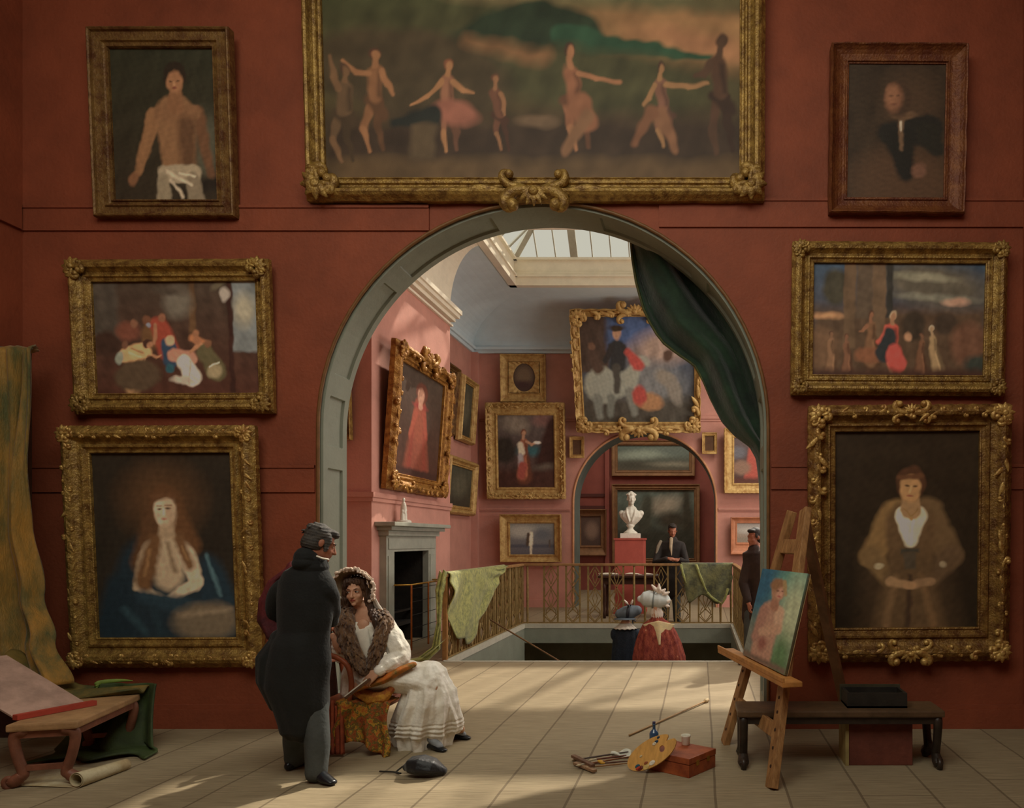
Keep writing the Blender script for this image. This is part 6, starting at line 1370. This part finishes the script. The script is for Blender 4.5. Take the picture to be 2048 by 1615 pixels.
for s_, k_, a_ in ((-.08, kn1, an1), (.08, kn2, an2)): loft(bm, [hp+V((s_, 0, 0)), k_], [.075, .055], 14); loft(bm, [k_, a_], [.055, .040], 12)
fuse('body', bm, skin_dk, rootm, .0065, 3)
for q in (-1, 1): e = sep('eye', HMm, lambda b: ell(b, (q*.031, -.0725, -.002), (.013, .008, .005)), eye_w, rootm); sep('eyebrow', HMm, lambda b: loft(b, [V((q*.012, -.088, .018)), V((q*.032, -.086, .024)), V((q*.052, -.070, .018))], [.003, .004, .003], 6), hair_gr, rootm)
bm = nb()
add(bm, HMm, lambda b: (ell(b, (0, .032, .045), (.086, .096, .088)), ell(b, (0, .05, -.015), (.080, .078, .075)), ell(b, (0, -.045, .085), (.060, .050, .034)), ell(b, (.062, -.02, .02), (.020, .03, .05)), ell(b, (-.062, -.02, .02), (.020, .03, .05)), ell(b, (.068, -.030, -.03), (.010, .016, .030)), ell(b, (-.068, -.030, -.03), (.010, .016, .030))))
rnd = random.Random(5)
def tufts(b):
    for i in range(22):
        a = rnd.uniform(-.9, 1.0)*1.6; e = rnd.uniform(0, 1.2); p = V((.086*math.sin(a)*math.cos(e), .032+.09*math.cos(a)*math.cos(e)*rnd.choice((1, 1, -.4)), .045+.085*math.sin(e)))
        d = (p-V((0, .03, .03))).normalized(); q = p+d*.006+V((0, .022, -.022)); loft(b, [p-d*.004, p.lerp(q, .5)+d*.008, q], [.009, .009, .004], 6)
add(bm, HMm, tufts)
fuse('hair', bm, hair_gr, rootm, .006, 1, disp=lambda c, n: c+n*.0018*math.sin(c.z*320+c.x*90))
bm = nb(); at_ = lambda x, y: at(x, y, 5.2)
rg_ = [(at_(624, 1116), .070, .066), (at_(620, 1128), .095, .085), (at_(613, 1142), .150, .110), (at_(612, 1160), .178, .125), (at_(611, 1200), .190, .135), (at_(610, 1235), .185, .132), (at_(608, 1262), .172, .128), (at_(600, 1285), .195, .155), (at_(596, 1325), .222, .175), (at_(594, 1370), .215, .180), (at_(602, 1405), .185, .165), (at_(606, 1442), .155, .150)]
cf = lambda i, t, a: 1+.035*t*math.sin(6*a+3*t)+.03*max(0, t-.5)*math.sin(14*a)
loft(bm, [r[0] for r in rg_], [(r[1], r[2]) for r in rg_], 48, flat=True, fold=cf)
loft(bm, smoothpath([sh_r+V((-.06, .02, -.03)), at(654, 1180, 5.20), el_r, at(660, 1240, 5.40)], 5), [.078-.02*i/15 for i in range(16)], 16, fold=lambda i, t, a: 1+.05*math.sin(t*30+a*2))
loft(bm, smoothpath([sh_l+V((.05, 0, -.03)), at(558, 1185, 5.25), el_l+V((.05, 0, 0)), at(562, 1256, 5.40)], 5), [.074-.02*i/15 for i in range(16)], 16)
# tail of the coat looped over the arm on the far side
loft(bm, [at(566, 1275, 5.24), at(545, 1310, 5.2), at(542, 1360, 5.2), at(556, 1408, 5.22)], [(.07, .12), (.085, .13), (.08, .12), (.045, .09)], 24, flat=True, fold=lambda i, t, a: 1+.06*math.sin(7*a))
fuse('coat', bm, cloth_blk, rootm, .0075, 10, disp=lambda c, n: c+n*(.006*math.sin(c.x*40+c.z*11)*max(0, min(1, 1.2-c.z))))
bm = nb(); loft(bm, [nk+V((.0, 0, -.04)), nk+V((.01, -.005, .01)), HMm @ V((0, .05, -.13))], [(.118, .110), (.096, .092), (.082, .080)], 20, flat=True); ell(bm, HMm @ V((0, .045, -.165)), (.082, .082, .055)); fuse('collar', bm, cloth_blk, rootm, .006, 2)
bm = nb(); c = at(645, 1116, 5.14); loft(bm, [c+V((-.03, -.015, .015)), c, c+V((.03, .02, -.008))], [(.010, .006)]*3, 8); put('shirt_collar', bm, collar_w, rootm)
crim = mat('crimson_lining', (112, 40, 42), .75, .3, 5, .3, rgb2=(70, 26, 32))
bm = nb()
loft(bm, [at(590, 1134, 5.30), at(566, 1160, 5.34), at(550, 1200, 5.36), at(545, 1240, 5.36), at(552, 1268, 5.34)], [(.05, .07), (.085, .10), (.095, .11), (.09, .10), (.06, .08)], 28, flat=True, fold=lambda i, t, a: 1+.07*math.sin(7*a+3*t)); fuse('cape_lining', bm, crim, rootm, .007, 2)
for lab_, P, rr_ in (('trouser_leg', [at(598, 1375, 5.28), at(592, 1470, 5.36), an1+V((0, 0, -.015))], [.095, .084, .074]), ('trouser_leg', [at(626, 1375, 5.22), at(634, 1470, 5.15), an2+V((0, 0, -.03))], [.095, .082, .072])):
    bm = nb(); P = smoothpath(P, 6); loft(bm, P, [interp([(0, rr_[0]), (.5, rr_[1]), (1, rr_[2])], i/(len(P)-1)) for i in range(len(P))], 22, flat=True, fold=lambda i, t, a: 1+.04*math.sin(5*a+7*t)); put(lab_, bm, trou, rootm)
sep('shoe', orient((an1.x, an1.y, 0), (.3, .9, 0), (0, 0, 1)), foot, leather, rootm); sep('shoe', orient((an2.x, an2.y, 0), (.88, -.42, 0), (0, 0, 1)), foot, leather, rootm)

# ---------------------------------------------------------------- women coming up the stairs
def simple_body(bm, head, yaw, pitch, nk, sh, hip, feet, s=1.0, fem=True):
    M4 = headM(head, yaw, pitch, 0, s); add(bm, M4, lambda b: head_shapes(b, 1, fem))
    loft(bm, [M4 @ V((0, .03, -.08)), nk], [.045*s, .055*s], 12); loft(bm, [sh[0], nk+V((0, 0, -.05)), sh[1]], [.05, .07, .05], 12)
    loft(bm, [nk, nk.lerp(hip, .35), nk.lerp(hip, .7), hip], [(.08, .06), (.14, .1), (.12, .09), (.15, .12)], 16, flat=True)
    for f in feet: loft(bm, [hip.lerp(f, .02)+V(((f-hip).x*.6, 0, 0)), hip.lerp(f, .5)+V((0, 0, 0)), f+V((0, 0, .08))], [.09, .06, .04], 12)
    return M4
D1 = 10.9; zst = -.79
r1 = thing('person', 'woman on the stairs in a red patterned shawl and pale ribboned bonnet', 'person', (at(1315, 0, D1).x, D1, zst))
hd = at(1312, 1203, D1); nk1 = at(1314, 1232, D1); s0 = at(1292, 1256, D1); s1 = at(1338, 1256, D1)
bm = nb(); simple_body(bm, hd, 180-12, 0, nk1, (s0, s1), V((nk1.x, D1, -.15)), [V((nk1.x-.09, D1, zst-.05)), V((nk1.x+.09, D1, zst-.05))]); 
for sd, sg in ((s0, -1), (s1, 1)):
    q0 = sd+V((-sg*.06, .02, -.05)); e = q0+V((sg*.05, .0, -.26)); w_1 = q0+V((-sg*.02, .14, -.34)); loft(bm, [q0, e, w_1], [.040, .036, .026], 10); xfs(bm, handed(orient(w_1, (-.2*sg, .6, -.2), (0, .2, 1)), sg > 0), lambda b: hand(b, .5, .5))
fuse('body', bm, skin, r1, .009, 2)
redsh = mat('red_patterned_shawl', (168, 84, 62), .85, .3, 14, .5, rgb2=(112, 40, 34), bscale=60, stretch=(1.6, 1, .7)); rs2 = [n for n in redsh.node_tree.nodes if n.type == 'VALTORGB'][0].color_ramp; e_ = rs2.elements.new(.70); e_.color = (*lin((226, 176, 140)), 1)
bm = nb(); rg2 = [(1314, 1236, .09, .08), (1314, 1246, .20, .13), (1315, 1262, .265, .17), (1316, 1285, .33, .20), (1317, 1310, .375, .23), (1318, 1345, .39, .24), (1318, 1375, .37, .24)]
loft(bm, [at(a, b, D1) for a, b, _, _ in rg2], [(c, d) for _, _, c, d in rg2], 60, flat=True, fold=lambda i, t, a: 1+.05*t*math.sin(9*a+2*t)+.03*math.sin(17*a)); fuse('shawl', bm, redsh, r1, .010, 2)
bm = nb()
def yoke(u, v): x = (u-.5)*(.44*(1-v)**1.1+.02); return at(1318, 1236, D1)+V((x+.02*v, -.115-.065*v-.02*math.cos(u*PI*2-PI)+.30*abs(x)*.45, -.06*abs(u-.5)*2*(1-v)-.02-.34*v))
sheet(bm, yoke, 16, 18, .014); put('yoke', bm, mat('cream_yellow_yoke', (226, 206, 152), .85, .1, 20, .2, rgb2=(206, 188, 150)), r1)
bm = nb(); loft(bm, [V((nk1.x, D1, -.05)), V((nk1.x, D1, -.45)), V((nk1.x, D1, zst+.03))], [(.18, .16), (.24, .22), (.32, .30)], 40, flat=True, fold=lambda i, t, a: 1+.05*math.sin(11*a)); put('skirt', bm, mat('dark_red_skirt', (96, 40, 36), .85, .2, 6, .2), r1)
bonw = mat('pale_grey_bonnet', (196, 204, 200), .6, .08, 16, .1); ribw = mat('white_ribbon', (226, 214, 200), .6, .06, 20, .1)
HB = headM(hd, 180-12-70, 0, 0, 1.0)    # bonnet axis turned so the brim shows in profile
bm = nb(); loft(bm, [at(1328, 1200, D1), at(1318, 1200, D1), at(1306, 1199, D1)], [(.095, .11), (.115, .13), (.105, .125)], 24, (0, 0, 1)); bo1 = fuse('bonnet', bm, bonw, r1, .008, 3)
bm = nb(); loft(bm, [at(1308, 1199, D1), at(1298, 1197, D1-.02), at(1286, 1197, D1-.03), at(1281, 1197, D1-.03)], [(.105, .12), (.125, .13), (.10, .10), (.05, .05)], 28, (0, 0, 1)); fuse('brim', bm, bonw, bo1, .008, 2)
bm = nb(); P = [at(1307, 1199, D1)+V((.012*math.sin(a), -.132*math.cos(a), .122*math.sin(a))) for a in np.linspace(-1.6, 1.9, 16)]; loft(bm, P, [(.012, .006)]*16, 8); put('band', bm, mat('grey_band', (120, 126, 122), .6, .1, 10, 0), bo1)
bm = nb()
for (a, b, c_, d) in ((1318, 1186, 1304, 1170), (1318, 1186, 1318, 1168), (1320, 1186, 1330, 1178), (1324, 1190, 1338, 1184), (1332, 1204, 1340, 1200), (1330, 1210, 1338, 1212)):
    p = at(a, b, D1-.05); q = at(c_, d, D1-.07); loft(bm, [p, p.lerp(q, .55), q], [(.014, .012), (.045, .030), (.022, .014)], 10, (0, 1, 0))
fuse('ribbon_bow', bm, ribw, bo1, .006, 1)
bm = nb(); loft(bm, [at(1312, 1218, D1), at(1313, 1224, D1), at(1314, 1231, D1)], [(.075, .07), (.095, .09), (.085, .08)], 36, flat=True, fold=lambda i, t, a: 1+.10*math.sin(14*a)); put('ruff', bm, ribw, r1)
# smaller companion
D2 = 11.28; zst = -.96
r2 = thing('person', 'smaller figure on the stairs in a dark blue dress and grey feathered bonnet', 'person', (at(1250, 0, D2).x, D2, zst))
hd = at(1253, 1226, D2); nk2 = at(1251, 1246, D2); s0 = at(1236, 1262, D2); s1 = at(1267, 1262, D2)
bm = nb(); simple_body(bm, hd, 150, 0, nk2, (s0, s1), V((nk2.x, D2, -.35)), [V((nk2.x-.07, D2, zst-.05)), V((nk2.x+.07, D2, zst-.05))], .88)
for sd, sg in ((s0, -1), (s1, 1)): e = sd+V((sg*.02, .0, -.22)); w_1 = sd+V((-sg*.05, .10, -.30)); loft(bm, [sd, e, w_1], [.038, .034, .024], 10); xfs(bm, handed(orient(w_1, (-.2*sg, .6, -.2), (0, .2, 1)), sg > 0) @ Matrix.Scale(.85, 4), lambda b: hand(b, .5, .5))
fuse('body', bm, skin, r2, .009, 2)
navy = mat('dark_blue_dress', (34, 44, 56), .8, .4, 8, .4, rgb2=(20, 28, 38))
bm = nb(); rg3 = [(1251, 1250, .08, .07), (1251, 1257, .155, .11), (1251, 1272, .185, .13), (1250, 1295, .19, .14), (1250, 1320, .20, .15), (1250, 1350, .22, .17), (1250, 1400, .28, .22)]
loft(bm, [at(a, b, D2) for a, b, _, _ in rg3], [(c, d) for _, _, c, d in rg3], 44, flat=True, fold=lambda i, t, a: 1+.05*math.sin(9*a+5*t))
for px in (1229, 1273): ell(bm, at(px, 1268, D2), (.062, .07, .095))
fuse('dress', bm, navy, r2, .010, 2)
bm = nb()
def cl2(u, v): a = -PI*.95+PI*.9*u; r = .07+.095*v; return at(1251, 1249, D2)+V((r*1.05*math.cos(a), r*math.sin(a)-.0, .02-.075*v-.006*math.sin(u*40)*v))
sheet(bm, cl2, 36, 8, .010); put('lace_collar', bm, mat('lace', (200, 192, 176), .85, .15, 60, .3), r2)
gb = mat('slate_bonnet', (92, 102, 110), .6, .15, 14, .1); dkb = mat('black_ribbon', (34, 36, 44), .5, .2, 10, 0)
bm = nb(); loft(bm, [at(1240, 1227, D2), at(1250, 1225, D2), at(1262, 1223, D2), at(1274, 1220, D2)], [(.075, .09), (.10, .11), (.105, .11), (.075, .075)], 24, (0, 0, 1)); bo2 = fuse('bonnet', bm, gb, r2, .008, 2)
bm = nb(); lathe(bm, [(.09, -.012), (.165, -.02), (.17, -.012), (.09, .012)], at(1250, 1235, D2), 36); put('brim', bm, gb, bo2)
bm = nb(); P = [at(1257, 1224, D2)+V((.014*math.sin(a), -.115*math.cos(a), .108*math.sin(a))) for a in np.linspace(-1.5, 1.9, 14)]; loft(bm, P, [(.024, .008)]*14, 8)
for (a, b, c_, d) in ((1258, 1212, 1250, 1203), (1260, 1212, 1264, 1205), (1265, 1238, 1272, 1243), (1265, 1240, 1266, 1247)): p = at(a, b, D2-.08); q = at(c_, d, D2-.10); loft(bm, [p, p.lerp(q, .5), q], [(.012, .006), (.030, .012), (.010, .006)], 8, (0, 1, 0))
put('ribbon', bm, dkb, bo2)
bm = nb()
for (a, b, c_, d) in ((1256, 1208, 1249, 1200), (1262, 1208, 1265, 1200)): p = at(a, b, D2-.1); q = at(c_, d, D2-.13); loft(bm, [p, p.lerp(q, .5), q], [(.012, .010), (.026, .018), (.012, .010)], 8, (0, 1, 0))
put('feather', bm, ribw, bo2)

# ---------------------------------------------------------------- men in the rear gallery
dark_hair = mat('dark_hair', (40, 32, 26), .6, .3, 20, .3)
def gent(label, D, hx, hy, yaw, pitch, shoulders, footx, coat_m, pose, s=1.08, yfoot=None):
    r = thing('person', label, 'person', (at(footx, 0, D).x, D, 0)); hd = at(hx, hy, D); bx = at(footx, 0, D).x
    nk = hd+V((0, .02, -.16*s)); zs = nk.z-.07; S0 = V((bx-shoulders*.42, D+.02, zs-.05)); S1 = V((bx+shoulders*.42, D+.02, zs-.05)); hp = V((bx, D+.05, .98*s))
    bm = nb(); M4 = simple_body(bm, hd, yaw, pitch, nk, (S0, S1), hp, [V((bx-.12, D+.08, .0)), V((bx+.12, D+.05, .0))], s, False)
    arms = pose(S0, S1)
    for (a, e, w_1, hd_dir, hz, left) in arms: loft(bm, [a, e, w_1], [.058, .05, .032], 12); xfs(bm, handed(orient(w_1, hd_dir, hz), left), lambda b: hand(b, .5, .6))
    fuse('body', bm, skin_dk, r, .010, 2)
    bm = nb(); add(bm, M4, lambda b: (ell(b, (0, .035, .048), (.085, .094, .088)), ell(b, (0, .055, -.02), (.076, .07, .07)), ell(b, (0, -.045, .088), (.06, .05, .03)), ell(b, (.066, -.012, .02), (.012, .026, .034)), ell(b, (-.066, -.012, .02), (.012, .026, .034)))); fuse('hair', bm, dark_hair, r, .009, 2)
    bm = nb(); w2 = shoulders/2
    R_g = [(nk.z-.01, w2*.42, .09), (zs+.02, w2*.95, .13), (zs-.12, w2*1.08, .16), (zs-.32, w2*.95, .155), (zs-.5, w2*.92, .15), (.95, w2*1.05, .17), (.62, w2*1.12, .19)]
    loft(bm, [V((bx+(nk.x-bx)*max(0, 1-i*.5), D+.02*i, z)) for i, (z, _, _) in enumerate(R_g)], [(a, b) for _, a, b in R_g], 36, flat=True, fold=lambda i, t, a: 1+.03*math.sin(7*a+4*t))
    for (a, e, w_1, _, _, _) in arms: loft(bm, [a, e, e.lerp(w_1, .85)], [.085, .072, .055], 14)
    fuse('coat', bm, coat_m, r, .010, 3)
    for q in (-1, 1): bm = nb(); loft(bm, [V((bx+q*.10, D+.06, .68)), V((bx+q*.11, D+.06, .35)), V((bx+q*.12, D+.07, .05))], [.10, .085, .075], 16, flat=True); put('trouser_leg', bm, trou, r)
    for q in (-1, 1): sep('shoe', orient((bx+q*.12, D+.06, 0), (.2*q+math.sin(math.radians(yaw)), -math.cos(math.radians(yaw)), 0), (0, 0, 1)), foot, leather, r)
    return r, M4, nk, zs, bx
DL = 15.18
def lean_pose(S0, S1):
    c = V(((1347-1400)/1500*15, 14.96, RZ+.10))
    return [(S0, S0+V((-.10, -.12, -.33)), c+V((-.10, -.02, .02)), (.9, -.1, -.05), (0, -.5, .9), True), (S1, S1+V((.10, -.12, -.34)), c+V((.12, -.02, .0)), (-.9, -.1, 0), (0, -.5, .9), False)]
r, M4, nk, zs, bx = gent('dark-coated man facing forward, leaning his hands on the far rail by the bust', DL, 1345, 1061, 8, 12, .50, 1342, mat('dark_brown_coat', (44, 38, 34), .85, .3, 5, .2), lean_pose, 1.12)
bm = nb(); loft(bm, [V((nk.x-.02, DL-.12, nk.z+.02)), V((bx+.0, DL-.19, zs-.08)), V((bx+.02, DL-.20, zs-.24))], [(.036, .03), (.034, .03), (.008, .012)], 14, (1, 0, 0)); put('shirt_front', bm, mat('dull_shirt', (170, 150, 122), .8, .1, 20, .1), r)
bm = nb(); loft(bm, [V((bx-.20, DL-.08, zs+.04)), V((bx-.25, DL-.09, zs-.06)), V((bx-.29, DL-.10, zs-.2))], [(.03, .02), (.035, .02), (.02, .015)], 10); put('pale_shoulder_cloth', bm, mat('dull_white_cloth', (150, 138, 118), .85, .1, 20, .1), r)
def side_pose(S0, S1): return [(S0+V((.05, -.02, 0)), S0+V((-.04, -.05, -.33)), S0+V((.02, -.16, -.58)), (.1, -.3, -.9), (-.9, -.2, 0), False), (S1, S1+V((.05, -.03, -.32)), S1+V((.02, -.06, -.6)), (0, -.1, -1), (.9, 0, 0), True)]
gent('dark-coated man standing in profile at the edge of the arch beside the balustrade end', 9.95, 1508, 1074, -50, 4, .40, 1518, mat('warm_black_coat', (52, 38, 30), .85, .3, 5, .2), side_pose, 1.0)

bpy.data.scenes.remove(TMP)
